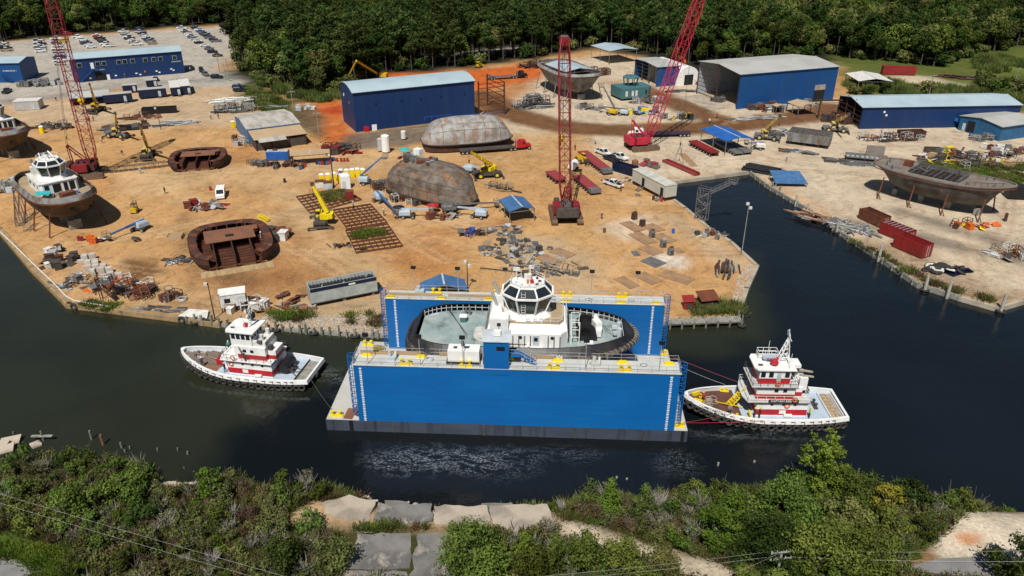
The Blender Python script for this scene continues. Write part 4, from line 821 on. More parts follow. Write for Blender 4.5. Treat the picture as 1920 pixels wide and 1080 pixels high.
# vessels on the hard
def px_axis(a,b,z): A,B = G(*a,z),G(*b,z); return (A + B) / 2,ang(A,B),(B - A).length
def props(t,h,zk,n,mat,z=3.0,out=2.2,lean=True):
 for k in range(n):
  x = h.L * (-.36 + .72 * k / (n - 1))
  for s in (-1,1):
   y = s * h.hb(x / (h.L / 2)) * .92; MB().tube((x,y + s * out * .5,0),(x - .2,y * .93,zk + h.D * .62),.16,7).build('prop',mat,t); MB().bar((x + .8,y + s * out * .5,.0),(x,y + s * out * .35,1.1),.14).build('prop_brace',mat,t)
 for k in range(max(4,n)): MB().box((h.L * (-.3 + .6 * k / (max(4,n) - 1)),0,zk / 2 + .1),(1.1,2.6,zk + .2)).build('keel_block',m_gwood,t)
def repair_tug(label,near,far,L=29,tarp=True):
 c,a,_ = px_axis(far,near,7.5); zk = 2.0
 t = T('tug_under_repair',label,'tug',(c[0],c[1],0),a)
 h = Hull(L,13.2,5.2,tb=.2,pb=2.4,qb=2.0,ts=-.4,ps=2.4,qs=2.0,tw=.3,shF=.7,shA=.1,fl=.74,kF=.6,kA=.3,ch=.5,cutF=.35,cutA=.2)
 up(h.mesh(26),zk).build('hull',m_hullr3,t,smooth=2)
 up(h.bulwark(1.2,.2,26,slope=.5),zk).build('bulwark',m_hullr,t,smooth=2); up(h.deck(.4,.05,26),zk).build('deck',m_tanp,t)
 st = MB()
 for p,q in zip(up(MB().add(h.outline(.75,.05,40),[]),zk).v,up(MB().add(h.outline(.7,1.1,40),[]),zk).v): st.bar(p,q,.14)
 tag(st.build('bulwark_stays',m_rust,t),kind='stuff')
 fd = MB(); q = up(MB().add(h.outline(-.05,-.1,40),[]),zk).v
 for p,r_ in zip(q,q[1:] + q[:1]): fd.bar(p,r_,.22,.3)
 fd.build('rubbing_bar',m_rust,t)
 z = zk + h.D + .05
 hs = MB().prism([(-6,-3.6),(4.0,-3.9),(4.6,-3.4),(4.6,3.4),(4.0,3.9),(-6,3.6)],z,z + 2.7).build('deckhouse',m_white,t)
 MB().prism([(-6.2,-3.8),(4.2,-4.1),(4.8,-3.5),(4.8,3.5),(4.2,4.1),(-6.2,3.8)],z + 2.7,z + 2.8).build('boat_deck',m_white2,hs)
 for y,w in ((-2.6,.9),(-.6,1.6),(1.2,.8),(2.5,1.1)): MB().box((4.62,y,z + 1.35),(.06,w,1.9)).build('opening',m_dark,hs)
 for x in (-3.5,-.5,2.2):
  for s in (-1,1): MB().box((x,s * 3.82,z + 1.6),(.6,.1,.6)).build('opening',m_dark,hs)
 Z2 = z + 2.8
 def oc(rx,ry,zz,c_=.45): return [(.8 + rx * p,ry * q,zz) for p,q in ((-1,-c_),(-c_,-1),(c_,-1),(1,-c_),(1,c_),(c_,1),(-c_,1),(-1,c_))]
 MB().loft([oc(3.1,2.9,Z2),oc(2.5,2.3,Z2 + .8)]).build('wheelhouse_base',m_white,t)
 wh = MB().loft([oc(2.45,2.25,Z2 + .75),oc(2.5,2.3,Z2 + .95)]).build('wheelhouse',m_white,t)
 A,B,C = oc(2.5,2.3,Z2 + .9),oc(3.2,2.95,Z2 + 3.3),oc(2.3,2.1,Z2 + 4.3)
 MB().loft([oc(2.3,2.1,Z2 + .9),oc(3.0,2.75,Z2 + 3.3),oc(2.1,1.9,Z2 + 4.25)]).build('glazing_core',m_dark,wh)
 for j in range(8):
  k = (j + 1) % 8; p,q,r_,s_ = (Vector(v) for v in (A[j],A[k],B[k],B[j])); e,f = Vector(C[k]),Vector(C[j])
  MB().bar(p,s_,.2).build('mullion',m_white,wh); MB().bar(s_,f,.2).build('mullion',m_white,wh); MB().bar(s_,r_,.3).build('window_head',m_white,wh)
  m_ = (p + q + r_ + s_) / 4; MB().quad(*[v.lerp(m_,.1) for v in (p,q,r_,s_)]).build('window',m_glassg,wh)
  m_ = (s_ + r_ + e + f) / 4; MB().quad(*[v.lerp(m_,.12) for v in (s_,r_,e,f)]).build('skylight',m_glass,wh)
 rf = MB().loft([oc(2.4,2.2,Z2 + 4.25),oc(2.3,2.1,Z2 + 4.45)]).build('roof',m_white,wh); zr = Z2 + 4.45
 rail(oc(2.2,2.0,zr),.7,1.5,.04,1,closed=True).build('roof_rail',m_white,rf)
 for k in range(5): MB().tube((rnd.uniform(-.8,2.4),rnd.uniform(-1.5,1.5),zr),(rnd.uniform(-.8,2.4),rnd.uniform(-1.5,1.5),zr + rnd.uniform(.6,1.5)),.14,6).build('roof_stub',m_white,rf)
 MB().box((.6,0,zr + .3),(1.4,1.0,.6)).build('roof_box',m_white,rf)
 for s in (-1,1): fu = MB().box((-4.2,s * 2.2,Z2 + .9),(1.6,1.3,1.8)).build('funnel',m_white2,t); MB().tube((-4.2,s * 2.2,Z2 + 1.8),(-4.6,s * 2.2,Z2 + 3.4),.25,8).build('exhaust',m_steel,fu)
 gear = [((9.5,0,z + .8),(1.6,3.0,1.5),m_rust),((6.6,-2.5,z + .4),(1.4,1.0,.8),m_steel),((-10,0,z + .6),(2,3,1.2),m_steel),((7.4,2.6,z + .3),(1.8,.5,.4),m_bluep)]
 for c_,d_,m_ in gear: MB().box(c_,d_,rnd.uniform(-.4,.4)).build('deck_gear',m_,t)
 for k in range(5): p = Vector((rnd.uniform(5.2,7),rnd.uniform(-4,4),z + .3)); MB().bar(p,p + Vector((rnd.uniform(-1,1),rnd.uniform(1,3),.2)),.12).build('loose_pipe',m_galv,t)
 props(t,h,zk,4,m_rust)
 if tarp: tag(move(MB().slab((-1.6,-1,.1),(1.6,-1,.1),(1.4,1,.35),(-1.4,1,.35),.05).build('tarpaulin',m_cyan),t.matrix_basis @ Vector((0,0,0)) if False else Matrix.Translation((c[0],c[1],0)) @ Matrix.Rotation(a,4,'Z') @ Vector((6.2,-3.9,z + 1.2)),a + R(60)),'small turquoise tarpaulin stretched on the repair tug foredeck','tarpaulin')
 return t
rt1 = repair_tug('white topped tug with rusty hull standing on props by the left quay',(152,388),(60,318))
rt2 = repair_tug('second rusty white tug on props, cut off by the left edge',(42,262),(-52,216),tarp=False)
c,a,L = px_axis((1650,308),(1895,362),6.6)
BH = T('bare_steel_hull','long dark unfinished steel hull propped up beside the right quay','hull',(c[0],c[1],0),a)
h = Hull(31,12.0,5.6,tb=.0,pb=2.2,qb=1.7,ts=-.35,ps=2.3,qs=2.0,tw=.25,shF=1.1,shA=.2,fl=.72,kF=.45,kA=.55,ch=.52,cutF=.3,cutA=.3); zk = 1.6
up(h.mesh(28),zk).build('hull_plating',m_hullg,BH,smooth=2); dk = up(h.deck(.05,-.02,28),zk).build('deck',m_deckr,BH)
up(h.bulwark(.35,.3,28),zk).build('gunwale',m_deckr,BH)
for k in range(2):
 gr = MB(); q = up(MB().add(h.outline(-.05,-.45 - k * 1.7,34),[]),zk).v
 for p,r_ in zip(q,q[1:] + q[:1]): gr.bar(p,r_,.12,.18)
 if k == 0: gr.build('rubbing_bar',m_rust,BH)
z = zk + h.D
MB().b2(-6.5,4.5,-3.2,3.0,z + .02,z + .1).build('deck_opening',m_dark,dk)
cm = MB().b2(-6.7,4.7,3.0,3.4,z,z + 1.1).b2(-6.7,-6.4,-3.2,3.0,z,z + .7).b2(4.5,4.8,-3.2,3.0,z,z + .9); cm.build('coaming',m_hullg,dk)
for k in range(9): x = -6 + k * 1.25; MB().bar((x,-3.1,z + .15),(x + rnd.uniform(-.2,.2),3,z + .2),.16,.22).build('deck_beam',m_rust if k % 2 else m_steel,dk)
for k in range(10): p = Vector((rnd.uniform(-6,3),rnd.uniform(-3,3),z + .3)); MB().bar(p,p + Vector((rnd.uniform(-2,2),rnd.uniform(-2,2),rnd.uniform(.2,1.4))),.12).build('loose_beam',m_steel,dk)
MB().box((-8.5,1.5,z + .7),(1.8,1.5,1.4)).build('rusty_tank',m_rust,dk)
for x,y in ((-13,1.5),(-12.5,-1.5),(-10.5,-3.5),(8.6,2.8),(6.5,-4.2),(11.5,-2.6),(12.6,1.0),(10,3.4)): MB().tube((x,y,z),(x,y,z + 1.0),.13,7).tube((x,y,z),(x,y,z + .12),.35,8).build('deck_fitting',m_dsteel,dk)
rail([(7.0,-4.6,z + .3),(10.5,-3.4,z + .45),(13,-1.8,z + .7)],1.0,1.4,.05,1).build('deck_rail',m_drust,dk)
MB().b2(-12,-9,-3,-1.5,z,z + .12).build('hatch',m_steel,dk)
props(BH,h,zk,4,m_rust,out=3.4)
c,a,L = px_axis((1014,122),(1128,172),6.0)
FH = T('tug_hull_in_build','grey tug hull in build under the white canopy roof beyond the centre crane','hull',(c[0],c[1],0),a)
h = Hull(36,16,6.8,tb=.25,pb=2.6,qb=2.2,ts=-.4,ps=2.4,qs=2.0,tw=.3,shF=1.0,shA=.3,fl=.7,kF=.55,kA=.4,ch=.5,cutF=.35,cutA=.25); zk = 1.8
up(h.mesh(26),zk).build('hull_plating',m_hullr,FH,smooth=2); dk = up(h.deck(.2,-.3,26),zk).build('deck',m_drust,FH); up(h.bulwark(1.0,.2,26,slope=.25),zk).build('bulwark',m_hullr2,FH,smooth=2)
z = zk + h.D
for k in range(16): x = -11 + k * 1.5; [MB().bar((x,y,z - .3),(x,y,z + rnd.uniform(1.6,2.8)),.2).build('frame_post',m_steel,dk) for y in (-3.5,3.4)]
for k in range(4): MB().box((-8 + k * 4.5,rnd.uniform(-1,1),z + .9),(2.4,4,1.8)).build('deck_unit',m_dsteel,dk)
props(FH,h,zk,4,m_steel)
m_hullu = M('patchy_upturned_plating',(.18,.155,.13),.7,c2=(.08,.055,.038),sc=.5,th=(.38,.62),fine=.22,c3=(.24,.13,.065),sc3=.5,st3=(.4,1.2,.6),th3=(.5,.66),bump=.4,bsc=.8)
m_hullu2 = M('rust_streaked_plating',(.36,.36,.35),.65,c2=(.2,.175,.15),sc=.5,th=(.38,.62),fine=.18,c3=(.32,.14,.06),sc3=.4,st3=(2.2,.5,.5),th3=(.54,.68),bump=.4,bsc=.8)
def upturned(label,a_,b_,L,B,hz,sk,mat,ribs,rz_off=0.0,gear=False):
 c,a,l = px_axis(a_,b_,0); t = T('upturned_hull',label,'hull',(c[0],c[1],0),a + rz_off)
 h = Hull(L,B,hz,tb=.1,pb=2.3,qb=1.9,ts=-.35,ps=2.4,qs=2.0,tw=.35,shF=0,shA=0,fl=.9,kF=.4,kA=.35,ch=.36,cutF=.2,cutA=.2)
 q = h.mesh(30); q.v = [(x,-y,sk + hz - z) for x,y,z in q.v]; hp = q.build('hull_plating',mat,t,smooth=True)
 o = h.outline(.5,0,26); MB().prism([(x,y) for x,y,z in o],.35,sk + .02).build('cradle_skirt',m_drust,t)
 fl_ = h.outline(-.08,0,30); fb = MB()
 for p,r_ in zip(fl_,fl_[1:] + fl_[:1]): fb.bar((p[0],p[1],sk + .1),(r_[0],r_[1],sk + .1),.2,.25)
 fb.build('gunwale_bar',m_dsteel,t)
 for f in ribs:      # welded seams stand a little proud of the plating
  rg = MB(); idx = f
  P = [h.ring(tt)[idx] for tt in h.ts_(30)]
  for p,r_ in zip(P,P[1:]): rg.bar((p[0],-p[1] * 1.003,sk + hz - p[2] + .01),(r_[0],-r_[1] * 1.003,sk + hz - r_[2] + .01),.07,.04)
  rg.build('weld_seam',m_dsteel,t)
 for tt in (-.6,-.15,.3,.66):
  P = h.ring(tt); rg = MB()
  for p,r_ in zip(P,P[1:]): rg.bar((p[0],-p[1] * 1.004,sk + hz - p[2] + .01),(r_[0],-r_[1] * 1.004,sk + hz - r_[2] + .01),.07,.04)
  rg.build('weld_seam',m_rust,t)
 for k in range(7): MB().box((-L * .38 + k * L * .127,0,.2),(.5,B * .7,.4)).build('cradle_beam',m_dsteel,t)
 return t,h,sk + hz,(c,a + rz_off)
u1,h1_,zt1,f1 = upturned('upturned grey and rust hull beside the big navy hall',(792,280),(960,268),27.5,12.8,6.6,2.4,m_hullu2,(2,7,3,6))
u2,h2_,zt2,f2 = upturned('upturned dark hull with worn bow amid boom lifts in mid yard',(742,350),(886,388),26,13.2,7.4,1.5,m_hullu,(1,2,3,6,7,8))
rl = MB()
for p,r_ in (((-12,4.0),(-4,3.0)),((-4,3.0),(12,3.2))): rail([(p[0],p[1],zt1 - 1.6),(r_[0],r_[1],zt1 - 1.1)],1.1,2.0,.05,1,rl)
rl.build('guard_rail',m_bluep,u1)
MB().prism([(-9,-.22),(5,-.22),(8,0),(5,.22),(-9,.22)],zt2 - 1.2,lambda p: zt2 + (.7 if p[0] < 4 else .1)).build('skeg',m_steel,u2)
for k in range(16): p = (rnd.uniform(-9,1),rnd.uniform(-2.6,2.6)); MB().box((p[0],p[1],zt2 + .1),(rnd.uniform(.5,1.6),rnd.uniform(.4,1.2),rnd.uniform(.3,.9)),rnd.uniform(0,3)).build('work_gear',rnd.choice([m_steel,m_dsteel,m_galv,m_rust,m_cont]),u2)
ladder((-8,-8.4,0),(-7.4,-3.6,zt2 - 1.2),(1,0,0),.9).build('access_ladder',m_rust,u2)
def local(fr,x,y,z): return Matrix.Translation((fr[0][0],fr[0][1],0)) @ Matrix.Rotation(fr[1],4,'Z') @ Vector((x,y,z))
def parasol(label,loc,mat,h=2.2,r=1.5):
 t = T('work_parasol',label,'parasol',loc,rnd.random(),'sun shades over the work gear'); MB().tube((0,0,0),(0,0,h),.04,6).build('pole',m_galv,t)
 MB().loft([[(r * k * math.cos(i * math.pi / 4),r * k * math.sin(i * math.pi / 4),h - .5 * k + .1) for i in range(8)] for k in (1,.55,.05)],cap0=False).build('canopy',mat,t)
parasol('turquoise parasol on top of the upturned dark hull',local(f2,-9.5,1.0,zt2),m_cyan,1.6)
parasol('red parasol beside the upturned dark hull',G(812,398),m_red)
parasol('dark blue parasol over the boom lifts',G(748,402),m_dkblue)
tag(move(MB().box((0,0,.8),(2.0,1.6,1.4)).build('welding_shelter',m_white),local(f2,-6.0,2.2,zt2 + .2),f2[1]),'white box shelter on top of the upturned dark hull','shelter')
# rusty hull modules
def module(label,ctr,rz,L,B,H):
 t = T('hull_module',label,'hull section',(ctr[0],ctr[1],0),rz); n = 40
 def ring(k,z,kx=None): return [Vector((L / 2 * (kx or k) * (abs(math.cos(a)) ** .62) * (1 if math.cos(a) > 0 else -1),B / 2 * k * (abs(math.sin(a)) ** .62) * (1 if math.sin(a) > 0 else -1),z)) for a in [2 * math.pi * i / n for i in range(n)]]
 A,Bq,C,D_ = ring(.93,.35),ring(1.0,H * .62),ring(1.0,H),ring(.8,H)
 for j in range(n):
  k = (j + 1) % n
  if abs(A[j].y) < B * .33 and A[j].x > 0 and abs(A[k].y) < B * .33: continue
  MB().slab(A[j],A[k],Bq[k],Bq[j],.1).slab(Bq[j],Bq[k],C[k],C[j],.1).build('side_plate',m_drust,t)
  MB().slab(C[j],C[k],D_[k],D_[j],.08).build('side_deck',m_drust if j % 3 else m_rust,t)
  MB().bar(A[j] * .9 + Vector((0,0,.1)),D_[j] * .99,.14,.3).build('rib',m_rust,t)
 m = int(L / .75)
 for k in range(m):
  x = -L * .44 + k * L * .88 / (m - 1); y = B * .44 * max(.05,1 - abs(x / (L * .5)) ** 3.2) ** .31
  MB().bar((x,-y,.75),(x,y,.75),.12,.3).build('floor_bar',m_rust if k % 2 else m_drust,t)
 for y in (-B * .22,0,B * .22): MB().b2(-L * .42,L * .45,y - .09,y + .09,.5,H - .1).build('longitudinal_web',m_drust,t)
 pl = MB().b2(-L * .27,L * .06,-B * .3,B * .3,H + .02,H + .12).build('deck_plate',m_rplate,t); MB().b2(-L * .1,-L * .04,-B * .05,B * .05,H + .12,H + .18).build('hatch_opening',m_dark,pl); MB().b2(-L * .27,-L * .16,B * .3,B * .36,H + .02,H + .12).build('deck_plate',m_rplate,t)
 MB().b2(L * .42,L * .56,-B * .42,B * .42,.0,.18).build('timber_bearer',m_wood,t); MB().b2(-L * .58,-L * .46,-B * .4,B * .45,.0,.18).build('timber_bearer',m_wood,t)
 return t
module('smaller dark rusty hull section in the left yard near the yellow cranes',G(374,308),R(-76),15.5,15,2.6)
module('bigger rusty hull section with open frames and brown deck plate, lower left yard',G(436,470),R(-66),21,16.5,2.8)
def grid_panel(label,q,nu,nv):
 A = [G(*p) for p in q]; c = sum(A,Vector()) / 4; t = T('steel_grid',label,'grid',(c[0],c[1],0),0,'platen grids in the yard'); A = [p - c for p in A]
 for k in range(nu + 1):
  f = k / nu; a,b = A[0].lerp(A[1],f),A[3].lerp(A[2],f); z = Vector((0,0,.3)); MB().bar(a + z,b + z,.09,.34).build('bar',m_drust,t)
 for k in range(nv + 1):
  f = k / nv; a,b = A[0].lerp(A[3],f),A[1].lerp(A[2],f); z = Vector((0,0,.34)); MB().bar(a + z,b + z,.1,.34).build('bar',m_rust,t)
grid_panel('rusty steel grid beside the portable toilets',[(556,371),(645,357),(678,376),(582,402)],9,6)
grid_panel('rusty steel grid in the middle of the three, by the yellow crane',[(625,396),(695,385),(726,419),(652,432)],8,7)
grid_panel('rusty steel grid with weeds growing through it, nearest of three',[(648,434),(727,422),(755,463),(668,476)],8,7)
# cranes and machines
def lattice(mb,p,q,w,d,seg,cw=.2,lw=.1,taper=(.35,.5)):
 """four chords and zigzag lacing from p to q; narrower at both ends; w across X, d across the other way"""
 p,q = Vector(p),Vector(q); ax = (q - p).normalized(); u = Vector((1,0,0)) if abs(ax.x) < .8 else Vector((0,1,0)); v = ax.cross(u).normalized(); u = v.cross(ax)
 n = max(4,int((q - p).length / seg)); R_ = []
 for i in range(n + 1):
  f = i / n; k = min(1,taper[0] + f * 6,taper[1] + (1 - f) * 5); c = p.lerp(q,f); R_.append([c + u * (w / 2 * k * a) + v * (d / 2 * k * b) for a,b in ((-1,-1),(1,-1),(1,1),(-1,1))])
 for i in range(n):
  for j in range(4):
   k = (j + 1) % 4; mb.bar(R_[i][j],R_[i + 1][j],cw)
   if i % 2: mb.bar(R_[i][j],R_[i + 1][k],lw)
   else: mb.bar(R_[i][k],R_[i + 1][j],lw)
   mb.bar(R_[i][j],R_[i][k],lw)
 return mb
def track_mesh(L,Hh,W):
 pr = [(-L / 2 + Hh / 2 + Hh / 2 * math.cos(a),Hh / 2 + Hh / 2 * math.sin(a)) for a in [math.pi / 2 + k * math.pi / 6 for k in range(7)]] + [(L / 2 - Hh / 2 + Hh / 2 * math.cos(a),Hh / 2 + Hh / 2 * math.sin(a)) for a in [-math.pi / 2 + k * math.pi / 6 for k in range(7)]]
 return MB().loft([[(x,-W / 2,z) for x,z in pr],[(x,W / 2,z) for x,z in pr]])
def crawler(label,base,rz,tip,mat,hook=None,w=2.3,TL=8.5,foot=1.6,mast=True,house_mat=None):
 """rz: heading of the upperworks; tip in world"""
 hm = house_mat or mat; B = Vector((base[0],base[1],0)); t = T('crawler_crane',label,'crane',B,rz)
 for s in (-1,1):
  tk = track_mesh(TL,1.5,1.35); tk.v = [(x,y + s * 2.9,z) for x,y,z in tk.v]; tr = tk.build('crawler_track',M('track_steel',(.16,.1,.06),.8,c2=(.1,.065,.045),sc=1.2),t)
  for k in range(int(TL / .7)): x = -TL / 2 + .6 + k * .7; MB().b2(x,x + .12,s * 2.9 - .69,s * 2.9 + .69,1.5,1.56).build('track_shoe',m_drust,tr)
 MB().b2(-2.4,2.4,-2.3,2.3,.5,1.4).build('car_body',m_dsteel,t); MB().tube((0,0,1.4),(0,0,1.8),1.5,16).build('slew_ring',m_dsteel,t)
 up_ = MB().b2(-3.4,2.0,-1.35,1.35,1.8,3.4).build('machinery_house',hm,t)
 MB().b2(-4.9,-3.5,-2.5,2.5,1.9,3.6).build('counterweight',hm,t); MB().b2(-4.85,-3.55,-2.4,2.4,3.62,3.9).build('counterweight_cap',hm,t)
 for s in (-1,1): MB().b2(-3.0,.6,s * 2.2 - .8,s * 2.2 + .8,2.0,3.9).build('side_box',mat,t)
 cb = MB().b2(.7,2.4,1.4,2.6,1.9,4.1).build('cab',hm,t); MB().b2(1.3,2.43,1.35,2.63,2.8,3.7).build('cab_window',m_glass,cb)
 for k in range(3): MB().tube((-2.4 + k * 1.5,-1.0,3.6),(-2.4 + k * 1.5,1.0,3.6),.5,10).build('winch_drum',m_dsteel,up_)
 Rz = Matrix.Rotation(-rz,3,'Z'); tl = Rz @ (Vector(tip) - B); ft = Vector((foot,0,2.2))
 bm = lattice(MB(),ft,tl,w,w * .9,w * .95).build('boom',mat,t)
 hd = tl; ax = (tl - ft).normalized(); MB().box(hd - ax * .6,(1.3,w * .8,1.8)).build('boom_head',mat,bm)
 MB().tube(hd + Vector((0,-w * .3,0)),hd + Vector((0,w * .3,0)),.7,12).build('head_sheave',m_dsteel,bm)
 g = Vector((-3.4,0,8.5)) if mast else Vector((-2.6,0,6.2))
 gm = MB()
 for s in (-1,1): gm.bar((1.0,s * 1.0,3.4),g + Vector((0,s * .7,0)),.25); gm.bar((-3.2,s * 1.0,3.4),g + Vector((0,s * .7,0)),.2)
 gm.bar(g + Vector((0,-.9,0)),g + Vector((0,.9,0)),.3).build('gantry',mat,t)
 for s in (-1,1): MB().tube(g + Vector((0,s * .6,0)),hd - ax * 1.0 + Vector((0,s * .5,0)),.045,4).build('pendant',m_dsteel,t)
 if hook is not None:
  hz,off = hook; hp = hd + Vector((off,0,0)); hk = Vector((hp.x,hp.y,hz))
  for s in (-1,1): MB().tube(hp + Vector((0,s * .25,0)),hk + Vector((0,s * .25,.6)),.04,4).build('hoist_rope',m_dsteel,t)
  hb = MB().box(hk + Vector((0,0,.2)),(.7,1.0,1.4)).tube(hk + Vector((0,-.55,.5)),hk + Vector((0,.55,.5)),.75,12).build('hook_block',m_byel,t); MB().torus(hk - Vector((0,0,.9)),.3,.1,(0,1,0),10,5).build('hook',m_dsteel,hb)
 return t
b = G(1060,408); crawler('tall dark red lattice crawler crane in the middle of the yard',b,R(92),(b.x - .9,b.y + 9,38.5),m_cred,(15.5,.9),w=2.7,TL=10.5,foot=1.0,house_mat=m_dsteel)
b = G(168,330); crawler('red lattice crawler crane among the repair tugs at left',b,R(15),(b.x + .5,b.y + 2.5,47),m_cred,(19,.9),w=2.6,house_mat=m_drust)
b = G(1203,278); crawler('bright red crawler crane leaning right beside the blue canopy',b,R(15),(b.x + 14.5,b.y + 5,44),m_cred2,None,w=2.6,TL=8.5)
hk = T('crane_hook','orange hook hanging on a long rope beyond the right crane','hook',G(1284,118,12) * 1.0,0)
MB().box((0,0,.6),(.7,.5,1.2)).torus((0,0,-.4),.45,.13,(0,1,0),10,5).build('hook_block',m_orange,hk); MB().tube((0,0,1),(.6,-20,26),.05,4).build('rope',m_dsteel,hk)
def rope_load(label,px):
 p = G(*px); t = T('rigging_set',label,'rigging',(p.x,p.y,0),0); MB().tube((0,0,6.0),(.3,.3,30),.05,4).build('rope',m_dsteel,t); MB().box((0,0,5.8),(.35,.35,.8)).build('hook',m_dsteel,t)
 for a,b in ((-1.3,.9),(1.3,-.9),(-.8,1.0),(.9,-1.2)): MB().tube((0,0,5.5),(a,b,.4),.05,4).build('sling',m_dsteel,t)
rope_load('lifting slings hanging over the red beam by the slip',(1272,308))
def wheel(t,c,r,w,rim=None,axis=(0,1,0)):
 c = Vector(c); a = Vector(axis) * (w / 2); ty = MB().tube(c - a,c + a,r,14).build('wheel',m_rubber,t); MB().tube(c - a * 1.06,c + a * 1.06,r * .5,10).build('rim',rim or m_galv,ty); return ty
def rt_crane(label,base,rz,tip,mat,bl=None):
 B = Vector((base[0],base[1],0)); t = T('mobile_crane',label,'crane',B,rz,'telescopic cranes in the yard')
 ch = MB().b2(-3.6,3.6,-1.15,1.15,.75,1.35).b2(-3.9,-2.2,-1.25,1.25,1.35,1.75).build('chassis',m_steel if bl else m_dsteel,t)
 for x in (-2.2,2.2):
  for s in (-1,1): wheel(t,(x,s * 1.25,.8),.8,.65,mat)
 for x in (-3.7,3.7): MB().b2(x - .2,x + .2,-2.6,2.6,.45,.75).build('outrigger_beam',m_dsteel,t); [MB().box((x,s * 2.6,.3),(.5,.5,.6)).build('outrigger_foot',m_dsteel,t) for s in (-1,1)]
 tl = Matrix.Rotation(-rz,3,'Z') @ (Vector(tip) - B); az = math.atan2(tl.y,tl.x); RZ = Matrix.Rotation(az,3,'Z')
 def rp(x,y,z): return RZ @ Vector((x,y,z))
 tu = MB().box(rp(-1.3,0,2.0),(2.6,1.7,1.2),az).build('turntable',mat,t); MB().box(rp(-2.4,0,2.2),(1.0,2.1,1.0),az).build('counterweight',mat,tu)
 cb = MB().box(rp(.5,-1.0,2.2),(1.5,.9,1.6),az).build('cab',mat,t); MB().box(rp(.7,-1.0,2.45),(1.2,.94,.8),az).build('cab_window',m_glass,cb)
 pv = rp(-1.7,.15,2.9); L = (tl - pv)
 bm = MB().bar(pv,pv + L * .5,.75,.85).bar(pv + L * .45,pv + L * .78,.6,.68).bar(pv + L * .75,pv + L,.46,.54).build('boom',mat,t)
 MB().bar(rp(.3,.15,1.9),pv + L * .36,.22).build('lift_cylinder',m_dsteel,t); MB().box(tl,(.7,.6,.8),az).build('boom_head',m_dsteel,bm)
 MB().tube(tl,tl - Vector((0,0,2.4)),.04,4).build('hoist_rope',m_dsteel,t); MB().box(tl - Vector((0,0,2.7)),(.3,.3,.7)).build('hook_block',m_black,t)
 MB().box((0,0,1.5),(1.6,1.4,.35)).build('slew_base',m_dsteel,t)
 return t
rt_crane('bright yellow crane with raised boom beside the steel grids',G(603,420),R(100),G(585,345,9.5),m_byel)
rt_crane('bright yellow crane with boom raised left, beside the upturned hull',G(915,332),R(12),G(879,283,9.5),m_byel)
rt_crane('yellow crane in front of the dark trailers at far left',G(182,210),R(80),G(168,158,12),m_yel)
rt_crane('cream truck crane near three people in the left yard',G(222,258),R(-15),G(216,212,10),m_cream,1)
rt_crane('cream crane with black body just left of the small rusty module',G(279,296),R(100),G(261,233,12),m_cream)
rt_crane('faded yellow crane with grey wheels right of the blue canopy',G(1438,262),R(-22),G(1463,217,9),m_cream,1)
rt_crane('faded yellow crane behind the grey steel block',G(1566,247),R(-15),G(1592,214,8.5),m_cream,1)
def boom_lift(label,base,rz,tip,mat,bmat,group='boom lifts in the yard'):
 B = Vector((base[0],base[1],0)); t = T('boom_lift',label,'boom lift',B,rz,group)
 MB().b2(-1.4,1.4,-.8,.8,.45,.8).build('chassis',m_dsteel,t)
 for x in (-1.1,1.1):
  for s in (-1,1): wheel(t,(x,s * 1.0,.45),.45,.35)
 tl = Matrix.Rotation(-rz,3,'Z') @ (Vector(tip) - B); az = math.atan2(tl.y,tl.x); RZ = Matrix.Rotation(az,3,'Z'); rp = lambda x,y,z: RZ @ Vector((x,y,z))
 MB().loft([[rp(x * k,y * k,z) for x,y in ((-2.1,-.9),(.5,-.95),(.7,0),(.5,.95),(-2.1,.9))] for k,z in ((1,.85),(1,1.7),(.8,2.1))]).build('turret',mat,t)
 pv = rp(-1.6,0,2.1); L = tl - pv; bm = MB().bar(pv,pv + L * .55,.42,.5).bar(pv + L * .5,tl,.3,.36).build('boom',bmat,t)
 d = Vector((L.x,L.y,0)).normalized() * .7; bc = tl + d
 bk = MB()
 for z in (0,.55,1.1):
  q = [bc + RZ @ Vector((x,y,z - .3)) for x,y in ((-.5,-.9),(.5,-.9),(.5,.9),(-.5,.9))]
  for a,b in zip(q,q[1:] + q[:1]): bk.bar(a,b,.07)
 for x,y in ((-.5,-.9),(.5,-.9),(.5,.9),(-.5,.9)): bk.bar(bc + RZ @ Vector((x,y,-.3)),bc + RZ @ Vector((x,y,.8)),.07)
 bk.box(bc - Vector((0,0,.3)),(1,1.8,.06),az).build('basket',m_steel,t)
 return t
boom_lift('blue grey boom lift with arm raised to the right near the tanks',G(688,345),R(20),G(717,294,7.5),m_lblue,m_liftb)
boom_lift('pale blue boom lift with arm lowered towards the dark parasol',G(712,378),R(-40),G(742,396,1.6),m_lblue,m_liftb)
boom_lift('pale boom lift with arm reaching right, left of the red parasol',G(766,408),R(0),G(803,392,2.0),m_lblue,m_lblue)
boom_lift('pale boom lift with arm reaching left near the small blue pavilion',G(897,408),R(160),G(858,388,2.2),m_lblue,m_lblue)
boom_lift('white and blue boom lift with long arm lowered left, near the repair tug',G(262,432),R(175),G(206,440,1.3),m_lblue,m_liftb)
boom_lift('yellow boom lift with raised arm in front of the hull in build',G(1146,215),R(10),G(1131,162,9),m_yel,m_steel)
boom_lift('blue and white boom lift just right of the yellow boom lift',G(1167,216),R(0),G(1130,200,2.2),m_lblue,m_steel)
boom_lift('pale boom lift behind the second bright yellow crane',G(884,324),R(10),G(905,316,1.6),m_lblue,m_lblue)
boom_lift('white boom lift with blue arm under the blue canopy edge',G(1420,280),R(-30),G(1404,268,1.8),m_white2,m_liftb)
boom_lift('grey boom lift reaching towards the blue pavilion',G(845,398),R(-10),G(925,380,1.4),m_steel,m_steel)
